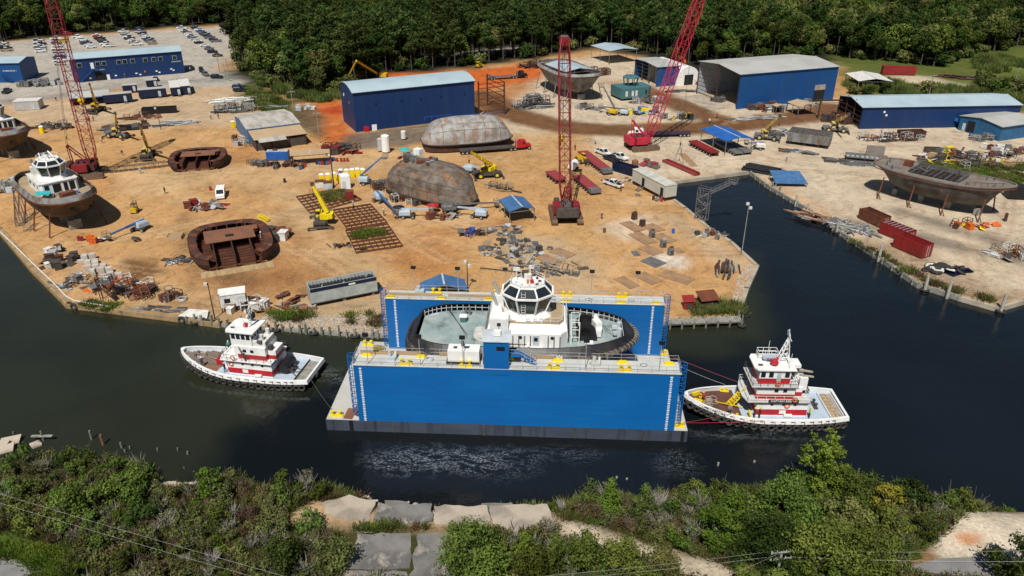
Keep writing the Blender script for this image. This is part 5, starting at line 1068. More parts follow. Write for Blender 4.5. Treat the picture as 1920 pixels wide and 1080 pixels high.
def excavator(label,base,rz,knee,tipp):
 B = Vector((base[0],base[1],0)); t = T('excavator',label,'excavator',B,rz)
 for s in (-1,1): tk = track_mesh(4.6,.95,.7); tk.v = [(x,y + s * 1.3,z) for x,y,z in tk.v]; tk.build('crawler_track',m_dsteel,t)
 MB().b2(-2.4,1.0,-1.5,1.5,1.1,2.4).build('machinery_house',m_yel,t); cb = MB().b2(.3,1.9,.4,1.5,1.1,3.1).build('cab',m_black,t); MB().b2(.5,1.93,.38,1.53,2.0,2.9).build('cab_window',m_glass,cb)
 I = Matrix.Rotation(-rz,3,'Z'); k = I @ (Vector(knee) - B); e = I @ (Vector(tipp) - B); r_ = Vector((1.2,0,1.8))
 MB().bar(r_,k,.5,.75).build('boom',m_yel,t); MB().bar(k,e,.4,.6).build('stick',m_yel,t); MB().box(e,(.9,1.1,1.0)).build('bucket',m_drust,t); MB().bar((1.4,0,1.4),r_.lerp(k,.45),.2).build('boom_cylinder',m_dsteel,t)
b = G(716,148); excavator('yellow long reach excavator working behind the navy hall',b,R(170),G(668,114,11),G(649,152,.8))
t = T('bulldozer','small yellow bulldozer on the orange clay by the wood','bulldozer',G(898,127),R(60))
for s in (-1,1): tk = track_mesh(3.2,.9,.5); tk.v = [(x,y + s * .95,z) for x,y,z in tk.v]; tk.build('crawler_track',m_dsteel,t)
MB().b2(-1.2,1.6,-.6,.6,.7,1.7).build('hood',m_yel,t); MB().b2(-1.3,.2,-.8,.8,2.5,2.65).build('canopy',m_yel,t); [MB().bar((x,y,1.2),(x,y,2.5),.1).build('canopy_post',m_dsteel,t) for x in (-1.2,.1) for y in (-.7,.7)]; MB().b2(1.9,2.1,-1.5,1.5,.2,1.2).build('blade',m_yel,t)
def handler(label,base,rz,mat,boom=5.0,rise=1.2,name='telehandler'):
 t = T(name,label,name,base,rz); MB().b2(-2.2,2.0,-.8,.8,.6,1.5).build('chassis',mat,t)
 for x in (-1.5,1.5):
  for s in (-1,1): wheel(t,(x,s * .95,.6),.6,.4,mat)
 cb = MB().b2(-.7,.7,.2,.95,1.4,2.5).build('cab',mat,t); MB().b2(-.6,.73,.18,.98,1.8,2.4).build('cab_window',m_glass,cb)
 MB().bar((-1.9,-.3,1.7),(boom - 1.9,-.3,1.6 + rise),.4,.5).build('boom',mat,t); MB().box((boom - 1.7,-.3,1.2 + rise),(.25,1.4,.9)).bar((boom - 1.7,-.7,.8 + rise),(boom - .5,-.7,.8 + rise),.12).bar((boom - 1.7,.1,.8 + rise),(boom - .5,.1,.8 + rise),.12).build('forks',m_dsteel,t)
handler('yellow telehandler parked outside the open white shed',G(1436,178),R(8),m_yel)
handler('yellow telehandler wedged between the red transporters',G(1090,304),R(-70),m_yel,5.5,.4)
def forklift(label,base,rz,mat):
 t = T('forklift',label,'forklift',base,rz,'forklifts'); MB().b2(-1.3,.8,-.6,.6,.35,1.1).build('body',mat,t); MB().b2(-1.35,-.8,-.6,.6,1.1,1.4).build('counterweight',mat,t)
 for x in (-.8,.6):
  for s in (-1,1): wheel(t,(x,s * .6,.35),.35,.3)
 for x in (-.7,.5):
  for y in (-.5,.5): MB().bar((x,y,1.0),(x,y,2.1),.08).build('guard_post',m_dsteel,t)
 MB().b2(-.8,.6,-.6,.6,2.1,2.2).build('overhead_guard',m_dsteel,t); [MB().bar((1.0,s * .35,.1),(1.0,s * .35,2.6),.14).build('mast',m_dsteel,t) for s in (-1,1)]; [MB().bar((1.0,s * .3,.15),(2.2,s * .3,.15),.14,.06).build('fork',m_dsteel,t) for s in (-1,1)]
forklift('big yellow forklift beside the shadow of the repair tug',G(254,398),R(100),m_yel)
forklift('grey forklift in front of the blue container shed',G(518,315),R(-80),m_steel)
# buildings
def roof_profile(D,H,rise,curved,over):
 if curved:
  n = 12; return [(-over + (D + 2 * over) * k / n,H + rise * (1 - (2 * k / n - 1) ** 2)) for k in range(n + 1)]
 return [(-over,H - .02),(D / 2,H + rise),(D + over,H - .02)]
def bldg(name,label,A,rz,W,D,H,wm,rm,rise=1.2,curved=False,panels=5,side_panels=2,left=True,right=True,back=True,front=True,over=.35,cat='building',inner=None,lean=0.0,ribs=True):
 t = T(name,label,cat,(A[0],A[1],0),rz)
 th = .16
 def panel_run(p,q,n,nm='wall_panel',h0=0.0,h1=None,m=None):
  p,q = Vector(p),Vector(q); d = (q - p).normalized(); nr = Vector((d.y,-d.x,0))
  for k in range(n):
   a,b = p.lerp(q,k / n) + d * .03,p.lerp(q,(k + 1) / n) - d * .03
   MB().add([a + Vector((0,0,h0)),b + Vector((0,0,h0)),b - nr * th + Vector((0,0,h0)),a - nr * th + Vector((0,0,h0)),a + Vector((0,0,H)),b + Vector((0,0,H)),b - nr * th + Vector((0,0,H)),a - nr * th + Vector((0,0,H))],[(3,2,1,0),(4,5,6,7),(0,1,5,4),(1,2,6,5),(2,3,7,6),(3,0,4,7)]).build(nm,m or wm,t)
   if k and ribs: c = p.lerp(q,k / n); MB().bar(c - nr * .1,c - nr * .1 + Vector((0,0,H - .05)),.16,.16).build('panel_joint',m_dkblue,t)
 if front: panel_run((0,0,0),(W,0,0),panels)
 if back: panel_run((W,D,0),(0,D,0),panels)
 pr = roof_profile(D,H,rise,curved,0)
 for x,on in ((0,left),(W,right)):
  if not on: continue
  if x == 0: panel_run((0,D,0),(0,0,0),side_panels)
  else: panel_run((W,0,0),(W,D,0),side_panels)
  x0,x1 = (0,th) if x == 0 else (W - th,W)
  MB().loft([[(x1,y,z - .05) for y,z in pr],[(x0,y,z - .05) for y,z in pr]]).build('gable_panel',wm,t)
 pr = roof_profile(D,H,rise,curved,over); n = len(pr)
 up_ = [[(x,y,z + .14) for y,z in pr] + [(x,y,z) for y,z in reversed(pr)] for x in (-over,W + over)]
 MB().loft(up_).build('roof',rm,t)
 if not curved: MB().bar((-over,D / 2,H + rise + .16),(W + over,D / 2,H + rise + .16),.4,.1).build('ridge_cap',rm,t)
 MB().bar((-over,-over - .05,H - .05),(W + over,-over - .05,H - .05),.14,.2).build('eave_trim',wm,t)
 if inner:
  MB().b2(.2,W - .2,D - th - .08,D - th - .02,.05,H - .1).build('inner_lining',inner,t)
  MB().b2(W - th - .1,W - th - .02,.2,D - .3,.05,H - .1).build('inner_lining',inner,t)
 return t
def frame_end(t,x,D,H,rise,m,n=3,girts=5,half=None):
 for k in range(n): y = D * k / (n - 1); MB().bar((x,min(max(y,.15),D - .15),0),(x,min(max(y,.15),D - .15),H + (rise * .9 if 0 < k < n - 1 else 0)),.3).build('column',m,t)
 for k in range(girts): z = .8 + k * (H - 1) / girts; MB().bar((x,(half or D * .5),z),(x,D,z),.12,.2).build('girt',m,t)
def windows(t,xs,z,w,h,y=0.0,m=None,trim=None):
 for x in xs: o = MB().box((x,y - .04,z),(w + .2,.1,h + .2)).build('window',trim or m_pale,t); MB().box((x,y - .1,z),(w,.06,h)).build('pane',m or m_glass,o)
hall = bldg('navy_hall','big navy hall with pale curved roof standing left of centre',G(668,248),R(26),41.0,15.5,12.3,m_navy,m_lroof,1.6,True,5,2)
for x in (7,15.5,22,29,37.5): MB().box((x,-.12,8.4),(.4,.25,.4)).build('wall_lamp',m_dkblue,hall)
MB().box((5.8,-.7,1.0),(1.6,.05,2.0)).build('door',m_white,hall);
text('5',1.0,m_white,hall,(-.02,5.5,8.2),(R(90),0,R(-90))); MB().torus((-.05,11.5,9.6),.5,.06,(1,0,0),10,4).build('vent_ring',m_white,hall)
sg = T('open_steelwork','open brown steel frame at the right end of the navy hall','frame',tuple(G(668,248)),R(26))
for x in (42.5,52):
 for y in (0,14): MB().bar((x,y,0),(x,y,12 if x < 45 else 11),.4).build('column',m_drust,sg)
for z in (2,4,6,8,9.6,11): MB().bar((42.5,0,z),(52,0,z),.2).build('girt',m_drust,sg); MB().bar((52,0,z),(52,14,z),.2).build('girt',m_drust,sg)
tag(move(MB().box((0,0,.75),(1.6,1.4,1.5)).build('skip_bin',m_red),G(687,246),R(26)),'red waste bin against the navy hall wall','bin')
off = bldg('office_block','long navy office block with windows in front of the car park',G(140,155),R(27.5),42,13,9.0,m_navy,m_lroof,1.3,False,5,2)
windows(off,(3.2,9.8,12.1,17.6,19.8,22.8,27.6,30.8,33.4,38.9),6.6,1.5,1.5)
for x in (7.7,): MB().box((x,-.1,6.0),(1.2,.15,2.4)).build('door',m_white,off)
MB().box((12.6,-.1,1.05),(1.1,.15,2.1)).build('door',m_white,off)
MB().b2(8.0,11.6,-.15,.05,0,3.2).build('roller_opening',m_dark,off); stairs((8.0,-1.0,4.9),(2.0,-1.0,.1),1.2).build('stair',m_bluew,off); MB().b2(6.8,9.6,-1.6,0,4.75,4.9).build('landing',m_bluew,off)
for x,z in ((6.0,1.2),(15.4,1.4),(23.2,1.6),(24.6,1.0),(31,1.8),(32,1.2),(36.8,2.2),(37.6,1.6)): MB().box((x,-.06,z),(.8,.08,.5)).build('notice_board',m_white,off)
MB().tube((26.6,-.05,2.0),(26.6,-.2,2.0),.4,10).build('round_sign',m_orange,off)
text('MAIN OFFICE',.62,m_white,off,(39.3,-.08,5.0),(R(90),0,0)); text('WAREHOUSE 2',.55,m_white,off,(10.0,-.12,4.2),(R(90),0,0))
wl = bldg('warehouse','blue warehouse cut off by the left edge of the view',G(-40,156),R(6),17.3,14,7.6,m_bluew,m_lroof,1.2,False,3,2)
text('WAREHOUSE 1',.8,m_white,wl,(13.2,-.08,4.6),(R(90),0,0)); stairs((9.5,-.9,3.4),(14,-.9,.1),1.2).build('stair',m_bluew,wl)
b3 = bldg('fabrication_hall','bright blue fabrication hall open at its left end',G(1380,205),R(20),42,26,12.0,m_bluew,m_groof,1.3,False,5,2,left=False,inner=m_pale)
frame_end(b3,.2,26,12,1.3,m_drust,3,8,13)
MB().b2(32.8,37.4,-.14,.02,0,4.2).build('doorway',m_dark,b3); MB().b2(32.8,37.4,-.2,.02,4.2,6.0).build('roller_door',m_conc3,b3)
MB().b2(-9,0,2,24,.01,.06).build('apron_slab',m_conc3,b3)
lb = bldg('long_blue_shed','long low navy shed with pale roof at the right',G(1610,242),R(3.6),52.5,16.5,6.9,m_navy,m_lroof,1.5,False,6,2,left=False,inner=m_dsteel)
frame_end(lb,.2,16.5,6.9,1.5,m_drust,4,4,.5)
MB().box((31.5,-.3,2.6),(1.0,.5,.9)).build('wall_cabinet',m_bluep,lb)
fr = T('steel_portal','rusty steel portal frame outside the long navy shed','frame',tuple(G(1533,222)),R(5))
for x in (0,11.5): MB().bar((x,0,0),(x,0,6),.35).build('column',m_drust,fr)
MB().bar((-.5,0,6),(12,0,6),.3,.5).build('beam',m_drust,fr); MB().bar((0,0,5.2),(11.5,0,5.2),.15).build('brace',m_drust,fr)
sb = bldg('small_blue_building','small steel blue building in front of the long shed at the right edge',G(1872,265),R(22),16,14.5,4.4,m_teal,m_groof,1.0,False,2,2)
MB().box((-.06,10.2,1.9),(.1,2.6,3.6)).build('doorway',m_dark,sb); MB().box((-.05,12.6,1.3),(.1,1.0,2.4)).build('door',m_pale,sb); MB().box((11.5,-.06,2.4),(2.4,.1,1.0)).build('window',m_glass,sb)
sh = bldg('open_bay_shed','open sided shed with one blue end wall, beyond the right crane',G(1230,163),R(19),9.6,19,7.6,m_bluew,m_groof,.5,False,2,2,left=False,back=True,inner=None)
MB().b2(9.2,9.4,.3,18.6,.1,7.4).build('inner_lining',m_white,sh)
for k in range(4): y = .3 + k * 6.1; MB().bar((.2,y,0),(.2,y,7.6),.3).build('column',m_dsteel,sh)
for y in (6.4,12.5): MB().b2(3.0,9.0,y,y + .15,.1,7.3).build('bay_wall',m_white2,sh)
for k in range(5): MB().bar((.2,6.4,1 + k * 1.4),(.2,18.7,1 + k * 1.4),.14).build('girt',m_dsteel,sh)
qu = T('quonset_hut','white round roofed hut right of the open bay shed','hut',tuple(G(1268,161)),R(20))
pr = [(5.2 + 5.2 * -math.cos(math.pi * k / 14),7.2 * math.sin(math.pi * k / 14) ** .75) for k in range(15)]
MB().loft([[(x,0,z) for x,z in pr],[(x,22,z) for x,z in pr]][::-1]).build('shell',m_white,qu); MB().b2(3.4,7.4,-.12,.05,0,4.0).build('doorway',m_dark,qu)
def canopy(label,q,z,zr,mat,posts=True,cat='canopy',nm='canopy_roof',pm=None,ridge=True):
 """q: four eave corners (world), ridge between mid 01 and mid 23 raised by zr"""
 c = sum((Vector(p) for p in q),Vector()) / 4; t = T(nm,label,cat,(c.x,c.y,0),0); Q = [Vector((p[0] - c.x,p[1] - c.y,z)) for p in q]
 a,b = (Q[0] + Q[1]) / 2 + Vector((0,0,zr)),(Q[2] + Q[3]) / 2 + Vector((0,0,zr))
 MB().slab(Q[0],a,b,Q[3],.1).build('roof_sheet',mat,t); MB().slab(a,Q[1],Q[2],b,.1).build('roof_sheet',mat,t)
 if ridge: MB().bar(a + Vector((0,0,.06)),b + Vector((0,0,.06)),.3,.08).build('ridge_cap',m_pale,t)
 if posts:
  for p in [Q[0],Q[1],Q[2],Q[3],(Q[1] + Q[2]) / 2,(Q[0] + Q[3]) / 2]: p = p * .95; MB().bar((p.x,p.y,0),(p.x,p.y,z - .05),.2).build('post',pm or m_steel,t)
 for p,r_ in zip(Q,Q[1:] + Q[:1]): MB().bar(p * .97 - Vector((0,0,.2)),r_ * .97 - Vector((0,0,.2)),.14).build('eave_beam',pm or m_steel,t)
 return t
def rect(p,rz,w,d): u = Vector((math.cos(rz),math.sin(rz),0)); v = Vector((-u.y,u.x,0)); p = Vector((p[0],p[1],0)); return [p,p + u * w,p + u * w + v * d,p + v * d]
canopy('white roofed open canopy at the edge of the wood',rect(G(1141,122),R(24),15,17),6.0,.8,m_lroof)
canopy('white canopy roof standing over the hull in build',rect(G(1060,135,10.5),R(24),12,17),10.5,1.0,m_lroof)
canopy('small blue pavilion with black shade under it',rect(G(955,397,3.0),R(18),6.2,8.2),3.0,.8,m_liftb,cat='pavilion',nm='pavilion')
canopy('bright blue canopy roof right of the red crane',rect(G(1362,265,4.2),R(18),9.0,14),4.2,.7,m_bluep)
canopy('tan roofed lean-to in front of the fabrication hall',rect(G(1498,200,3.4),R(15),7.5,7),3.4,.8,m_troof,nm='lean_to',cat='shelter')
canopy('small tan roofed shelter left of the tan lean-to',rect(G(1456,200,2.6),R(15),3.2,3),2.6,.4,m_troof,nm='lean_to',cat='shelter')
canopy('far white shed roof beyond the fabrication hall',rect(G(1610,152,4),R(-3),13.0,15),4,1.0,m_white2,nm='pole_shed',cat='shed')
canopy('blue patterned tarpaulin roof behind the left end of the drydock',rect(G(790,551,2.2),R(10),8.4,4.6),2.2,1.5,m_liftb,nm='tarp_shelter',cat='shelter')
ls = T('sunken_lean_to','blue sheet roof on the right slip quay beside black pipes','roof',tuple(G(1478,345)),R(-4)); MB().slab((-4,-2.6,1.0),(4.2,-2.6,1.0),(3.2,3.2,2.6),(-4.4,3.2,2.6),.1).build('roof_sheet',m_liftb,ls); [MB().bar((x,y,0),(x,y,z),.2).build('post',m_gwood,ls) for x,y,z in ((-3.8,-2.4,.95),(3.9,-2.4,.95),(3.0,3.0,2.5),(-4.2,3.0,2.5))]
ws = bldg('tin_workshop','weathered tin workshop with mottled grey roof left of the hall',G(468,271),R(29),15.5,19,4.6,m_liftb,m_wroof,1.0,False,3,3,ribs=False)
tr = T('tan_roof_annex','tan roofed annex at the near end of the tin workshop','shed',(G(468,271).x + 8.5 * math.sin(R(29)),G(468,271).y - 8.5 * math.cos(R(29)),0),R(29))
MB().slab((0,0,3.4),(15.5,0,3.4),(15.5,8,4.3),(0,8,4.3),.12).build('roof',m_troof,tr); MB().b2(.3,15.2,6,6.2,0,4).build('wall',m_liftb,tr); MB().slab((1,-2.2,3.1),(9,-2.2,3.1),(9,.8,3.55),(1,.8,3.55),.08).build('white_sheet',m_wroof,tr)
for x in (.4,5,10,15): MB().bar((x,.3,0),(x,.3,3.3),.2).build('post',m_drust,tr)
MB().b2(.4,15,.5,5.8,.02,2.6).build('stored_gear',m_dsteel,tr)
cs = T('blue_container','blue shipping container in front of the tan roofed annex','container',tuple(G(500,302)),R(4)); MB().b2(0,6.1,0,2.4,.1,2.6).build('shell',m_bluep,cs)
for k in range(15): MB().b2(.2 + k * .4,.35 + k * .4,-.05,0,.25,2.45).build('corrugation',m_bluep,cs)
MB().b2(.1,6.0,.1,2.3,2.6,2.66).build('roof_sheet',m_wroof,cs)
MB().box((2.4,1.3,2.9),(1.2,.8,.5)).build('roof_junk',m_drust,cs)
canopy('grey and blue lean-to roof beside the blue container',rect(G(545,292,3.0),R(14),10.5,4.0),3.0,.3,m_troof,nm='lean_to',cat='shelter',pm=m_drust)
def trailer(label,px,rz,W,D,H,wm,rm,z0=.6,stair=True,nm='site_trailer'):
 t = T(nm,label,'trailer',tuple(G(*px)),rz,'site trailers'); MB().b2(0,W,0,D,z0,z0 + H).build('body',wm,t); MB().b2(-.12,W + .12,-.12,D + .12,z0 + H,z0 + H + .14).build('roof',rm,t)
 for x in (.6,W - .8): MB().b2(x,x + .3,.2,D - .2,0,z0).build('axle_stand',m_dsteel,t)
 MB().b2(W * .7,W * .7 + .9,-.06,.02,z0 + .1,z0 + 2.0).build('door',m_pale,t)
 if stair: stairs((W * .7 + .45,-.1,z0 + .1),(W * .7 + .45,-1.4,0),1.0).build('stair',m_steel,t)
 return t
trailer('dark site trailer right of the low blue shed at far left',(196,197),R(26),9.5,3.2,2.8,m_dkblue,m_groof)
trailer('dark site trailer in the middle of the far left row',(262,187),R(24),9.5,3.2,2.8,m_dkblue,m_groof)
trailer('small dark trailer behind the far left row, left one',(232,176),R(24),5,3,2.4,m_dkblue,m_groof,stair=False)
trailer('small dark trailer behind the far left row, right one',(276,166),R(24),4,3,2.4,m_dkblue,m_groof,stair=False)
trailer('white roofed dark trailer set end-on, left of a pair',(322,182),R(24),3.4,13,2.8,m_dkblue,m_white2)
trailer('white roofed dark trailer set end-on, right of a pair',(341,179),R(24),3.4,13,2.8,m_dkblue,m_white2)
bs = bldg('low_blue_shed','low gabled blue shed with white roof behind the left crane',G(134,200),R(24),12.5,9,2.8,m_liftb,m_groof,1.2,False,3,2,front=False,ribs=False)
for x in (.3,4.2,8.3,12.2): MB().bar((x,.2,0),(x,.2,2.8),.2).build('post',m_steel,bs)
trailer('pale container hut behind the leftmost tug',(28,208),R(12),8,5,3,m_galv,m_white2,.1,False,'container_hut')
wt = T('storage_trailer','pale ribbed storage trailer with dark open top on the near shore','trailer',tuple(G(585,578)),R(25)); WL,WD,WH = 12.2,3.2,2.9
MB().b2(0,WL,0,WD,.7,.9).build('floor',m_dsteel,wt)
for y in (0,WD - .12): MB().b2(0,WL,y,y + .12,.9,.9 + WH).build('side_wall',M('pale_rib_panel',(.46,.5,.48),.6,wave=('X',3.0),bump=.5),wt)
for x in (0,WL - .12): MB().b2(x,x + .12,.12,WD - .12,.9,.9 + WH).build('end_wall',m_galv,wt)
MB().b2(.12,WL - .12,.12,WD - .12,3.0,3.1).build('dark_roof',m_black,wt); MB().b2(0.05,WL - .05,-.05,-.005,3.1,3.75).build('dark_band',m_dkblue,wt); MB().b2(7.0,8.2,-.09,-.05,3.2,3.5).build('name_plate',m_white,wt)
for k in range(19): MB().bar((.3 + k * .64,WD - .1,3.8),(.3 + k * .64,WD - .6,3.1),.07).build('roof_rib',m_galv,wt)
for x,y in ((2.5,1.4),(6.4,1.2),(10.8,2.2)): MB().tube((x,y,3.1),(x,y,3.5),.14,7).build('vent',m_galv,wt)
for x in (.8,6,11.4): MB().b2(x - .25,x + .25,.2,WD - .2,0,.7).build('support',m_gwood,wt)
ot = T('office_trailer','long cream office trailer on stilts at the slip edge','trailer',tuple(G(1246,379)),R(25)); rm_ = M('cream_panel',(.5,.49,.42),.6,c2=(.44,.43,.37),sc=.4)
MB().b2(0,3.3,0,14.5,1.1,4.0).build('body',rm_,ot); MB().b2(-.1,3.4,-.1,14.6,4.0,4.12).build('roof',M('cream_roof',(.56,.55,.48),.6),ot)
for y,s in ((1.5,1),(9.5,1)): MB().box((-.03,y,2.2),(.08,1.1,2.0)).build('doorway',m_dark,ot); stairs((-.2,y,1.1),(-2.0,y,0),1.1).build('stair',m_steel,ot)
for k in range(7): MB().b2(.1 + k * .45,.2 + k * .45,-.04,0,1.2,3.9).build('panel_rib',rm_,ot)
for y in (.5,5,9.5,14): [MB().bar((x,y,0),(x,y,1.1),.2).build('stilt',m_dsteel,ot) for x in (.3,3.0)]
tw = T('access_tower','grey steel stair tower with gangway at the slip edge','stair tower',tuple(G(1302,412)),R(-35)); r = MB()
for x in (0,2.6):
 for y in (0,1.6): MB().bar((x,y,0),(x,y,7),.14).build('leg',m_steel,tw)
for k in range(4): stairs((0 if k % 2 else 2.6,.8,k * 1.7),(2.6 if k % 2 else 0,.8,(k + 1) * 1.7),1.2).build('stair_flight',m_steel,tw)
for z in (1.7,3.4,5.1,6.8): rail([(0,0,z),(2.6,0,z),(2.6,1.6,z),(0,1.6,z)],1.0,1.3,.04,2,closed=True).build('guard_rail',m_steel,tw)
stairs((2.6,.8,6.8),(6.4,3.4,9.2),1.1).build('gangway',m_steel,tw); rail([(2.6,.3,6.8),(6.4,2.9,9.2)],1.0,1.2,.05,2).build('gangway_rail',m_steel,tw); MB().b2(5.8,7.6,2.6,4.2,9.1,9.2).build('platform',m_steel,tw); rail([(5.8,2.6,9.2),(7.6,2.6,9.2),(7.6,4.2,9.2),(5.8,4.2,9.2)],1.0,1,.05,2,closed=True).build('platform_rail',m_steel,tw)
td = T('deckhouse_block','teal primed deckhouse block standing beyond the right crane','deckhouse',tuple(G(1165,190)),R(20))
MB().prism([(0,0),(11,0),(13,2),(13,9),(0,9)],.8,4.4).build('lower_house',m_greenp,td)
for x,w in ((2,.9),(4.5,.9),(6,.9),(10,.6)): MB().box((x,-.03,2.5),(w,.1,1.9)).build('opening',m_dark if w < .8 else m_white2,td)
for k in range(8): a = k * math.pi / 4; MB().bar((6 + 2.4 * math.cos(a),5 + 2.4 * math.sin(a),4.4),(6 + 2.9 * math.cos(a),5 + 2.9 * math.sin(a),7.2),.25).build('mullion',m_greenp,td)
MB().loft([[(6 + r_ * math.cos(k * math.pi / 4),5 + r_ * math.sin(k * math.pi / 4),z) for k in range(8)] for r_,z in ((3.0,7.2),(3.0,7.6),(2.4,7.9))]).build('wheelhouse_top',m_greenp,td)
for k in range(7): a = rnd.uniform(0,6.28); MB().bar((6 + 2 * math.cos(a),5 + 2 * math.sin(a),7.9),(6 + 2 * math.cos(a),5 + 2 * math.sin(a),8.9),.12).build('stub',m_greenp,td)
for x in (1,6,11):
 for y in (1,8): MB().box((x,y,.4),(.6,.6,.8)).build('support',m_dsteel,td)
gb = T('steel_block','dark grey plated steel block between the two faded yellow cranes','steel block',tuple(G(1522,272)),R(-28))
MB().b2(-7,5,-2.6,4,1.0,3.6).build('body',m_hullr,gb)
for k in range(9): MB().bar((-6.5 + k * 1.35,-2.6,3.7),(-6.5 + k * 1.35,4,3.7),.2,.25).build('stiffener',m_steel,gb)
for k in range(4): MB().bar((-7,-2 + k * 1.8,3.85),(5,-2 + k * 1.8,3.85),.2,.2).build('stringer',m_dsteel,gb)
for k in range(7): MB().b2(-6.6 + k * 1.7,-5.4 + k * 1.7,-2.72,-2.6,1.1,3.5).build('side_plate',m_hullr if k % 2 else m_steel,gb)
for x in (-6,-2,2,4.6): [MB().box((x,y,.5),(.4,.4,1)).build('support',m_dsteel,gb) for y in (-2,3.4)]
hb_ = T('half_block','open steel frame with an upright grey plate, right yard','steel block',tuple(G(1620,300)),R(-20))
MB().b2(-5,6,-2,2.4,.9,1.2).build('deck',m_steel,hb_)
for k in range(9): MB().b2(-4.8 + k * 1.25,-4.1 + k * 1.25,-1.9,-.4,1.2,1.28).build('deck_plate',m_galv,hb_)
MB().b2(.2,4.8,.2,1.6,1.2,4.0).build('upright_plate',m_deckr,hb_); [MB().box((x,y,.45),(.4,.4,.9)).build('support',m_drust,hb_) for x in (-4.6,0,5.4) for y in (-1.6,2)]
# cars, trucks, trailers
CARC = {'white': (.72,.72,.7),'black': (.012,.012,.014),'silver': (.42,.43,.44),'grey': (.12,.125,.13),'red': (.36,.015,.015),'dark blue': (.015,.03,.1),'blue': (.02,.09,.35),'tan': (.32,.26,.18),'yellow': (.6,.42,.03)}
CARM = {}
def car_parts(kind):
 b,g,w = MB(),MB(),MB()
 if kind == 'sedan': prof = [(-2.3,.35),(-2.35,.75),(-2.2,.95),(-1.5,1.02),(1.0,.98),(2.1,.82),(2.35,.6),(2.3,.35)]; cab = [(-1.6,1.0),(-.9,1.42),(.35,1.42),(1.1,.98)]
 elif kind == 'SUV': prof = [(-2.4,.4),(-2.45,.9),(-2.35,1.1),(1.0,1.1),(2.2,.98),(2.4,.7),(2.35,.4)]; cab = [(-2.3,1.08),(-2.1,1.72),(.3,1.74),(1.0,1.08)]
 else: prof = [(-2.9,.5),(-2.95,.95),(-2.9,1.1),(1.2,1.1),(2.6,1.05),(2.9,.8),(2.85,.5)]; cab = [(-.9,1.08),(-.75,1.8),(.6,1.8),(1.35,1.08)]
 b.loft([[(x,-.92 * k,z) for x,z in prof] for k in (1,)] + [[(x,.92,z) for x,z in prof]])
 rf = [(x * .96 if i in (1,2) else x,z) for i,(x,z) in enumerate(cab)]
 g.loft([[(x,-.84 if z < 1.2 else -.68,z - .02) for x,z in rf],[(x,.84 if z < 1.2 else .68,z - .02) for x,z in rf]])
 b.loft([[(cab[1][0],-.7,cab[1][1]),(cab[2][0],-.7,cab[2][1]),(cab[2][0],.7,cab[2][1]),(cab[1][0],.7,cab[1][1])],[(cab[1][0] + .1,-.66,cab[1][1] + .06),(cab[2][0] - .1,-.66,cab[2][1] + .06),(cab[2][0] - .1,.66,cab[2][1] + .06),(cab[1][0] + .1,.66,cab[1][1] + .06)]])
 for x,z in ((cab[0]),(cab[3])):
  pass
 for s in (-1,1):
  for i in (0,2): b.bar((cab[i][0],s * .82,cab[i][1]),(cab[i + 1][0],s * .68,cab[i + 1][1]),.1)
 if kind == 'pickup': g.b2(-2.8,-1.0,-.75,.75,1.06,1.115)
 L = 1.45 if kind != 'pickup' else 1.8
 for x in (-L,L):
  for s in (-1,1): w.tube((x,s * .8,.36),(x,s * .96,.36),.37,10)
 return b,g,w
GW = {}
for kd in ('sedan','SUV','pickup'): b_,g_,w_ = car_parts(kd); GW[kd] = (b_,g_.mesh('windows',m_glass),w_.mesh('wheels',m_rubber))
def car(kind,colour,label,loc,rz,group=None):
 k = (kind,colour)
 if k not in CARM: CARM[k] = GW[kind][0].mesh('parked_' + ('pickup' if kind == 'pickup' else 'car'),paint(CARC[colour],.3,colour.replace(' ','_') + '_car_paint'))
 o = inst(CARM[k],'parked_' + ('pickup' if kind == 'pickup' else 'car'),None,loc,rz); tag(o,label,'pickup' if kind == 'pickup' else 'car',group)
 inst(GW[kind][1],'windows',o); inst(GW[kind][2],'wheels',o)['kind'] = 'stuff'; return o
ROWS = [((4,84),(14,96),5,'in the row at the left photo edge'),((74,78),(77,98),7,'in the row left of the crane boom'),((106,74),(114,122),10,'in the row behind the crane boom'),((148,71),(172,90),7,'in the first row behind the office roof'),((180,68),(204,88),7,'in the second row behind the office roof'),((231,61),(256,85),8,'in the third row behind the office roof'),((259,58),(285,83),8,'in the fourth row behind the office roof'),((340,54),(374,82),10,'in the left line right of the office'),((364,52),(404,79),10,'in the right line right of the office'),((384,87),(408,106),4,'in the short row nearest the poles'),((420,50),(447,67),6,'in the far right row, left line'),((441,49),(466,62),5,'in the far right row, right line')]
ORD = ['first','second','third','fourth','fifth','sixth','seventh','eighth','ninth','tenth']
cw = ['white'] * 9 + ['black'] * 5 + ['silver'] * 4 + ['grey'] * 3 + ['dark blue'] * 2 + ['red','tan','blue']
for a,b,n,where in ROWS:
 A,B = G(*a),G(*b)
 for k in range(n):
  p = A.lerp(B,k / (n - 1)); kd = rnd.choice(['sedan','SUV','pickup','pickup','SUV']); cl = rnd.choice(cw)
  car(kd,cl,f'{cl} {kd}, {ORD[k]} from the back {where}',(p.x + rnd.uniform(-.4,.4),p.y,0),R(16 + rnd.uniform(-4,4) + (180 if rnd.random() < .5 else 0)),'cars in the gravel car park')
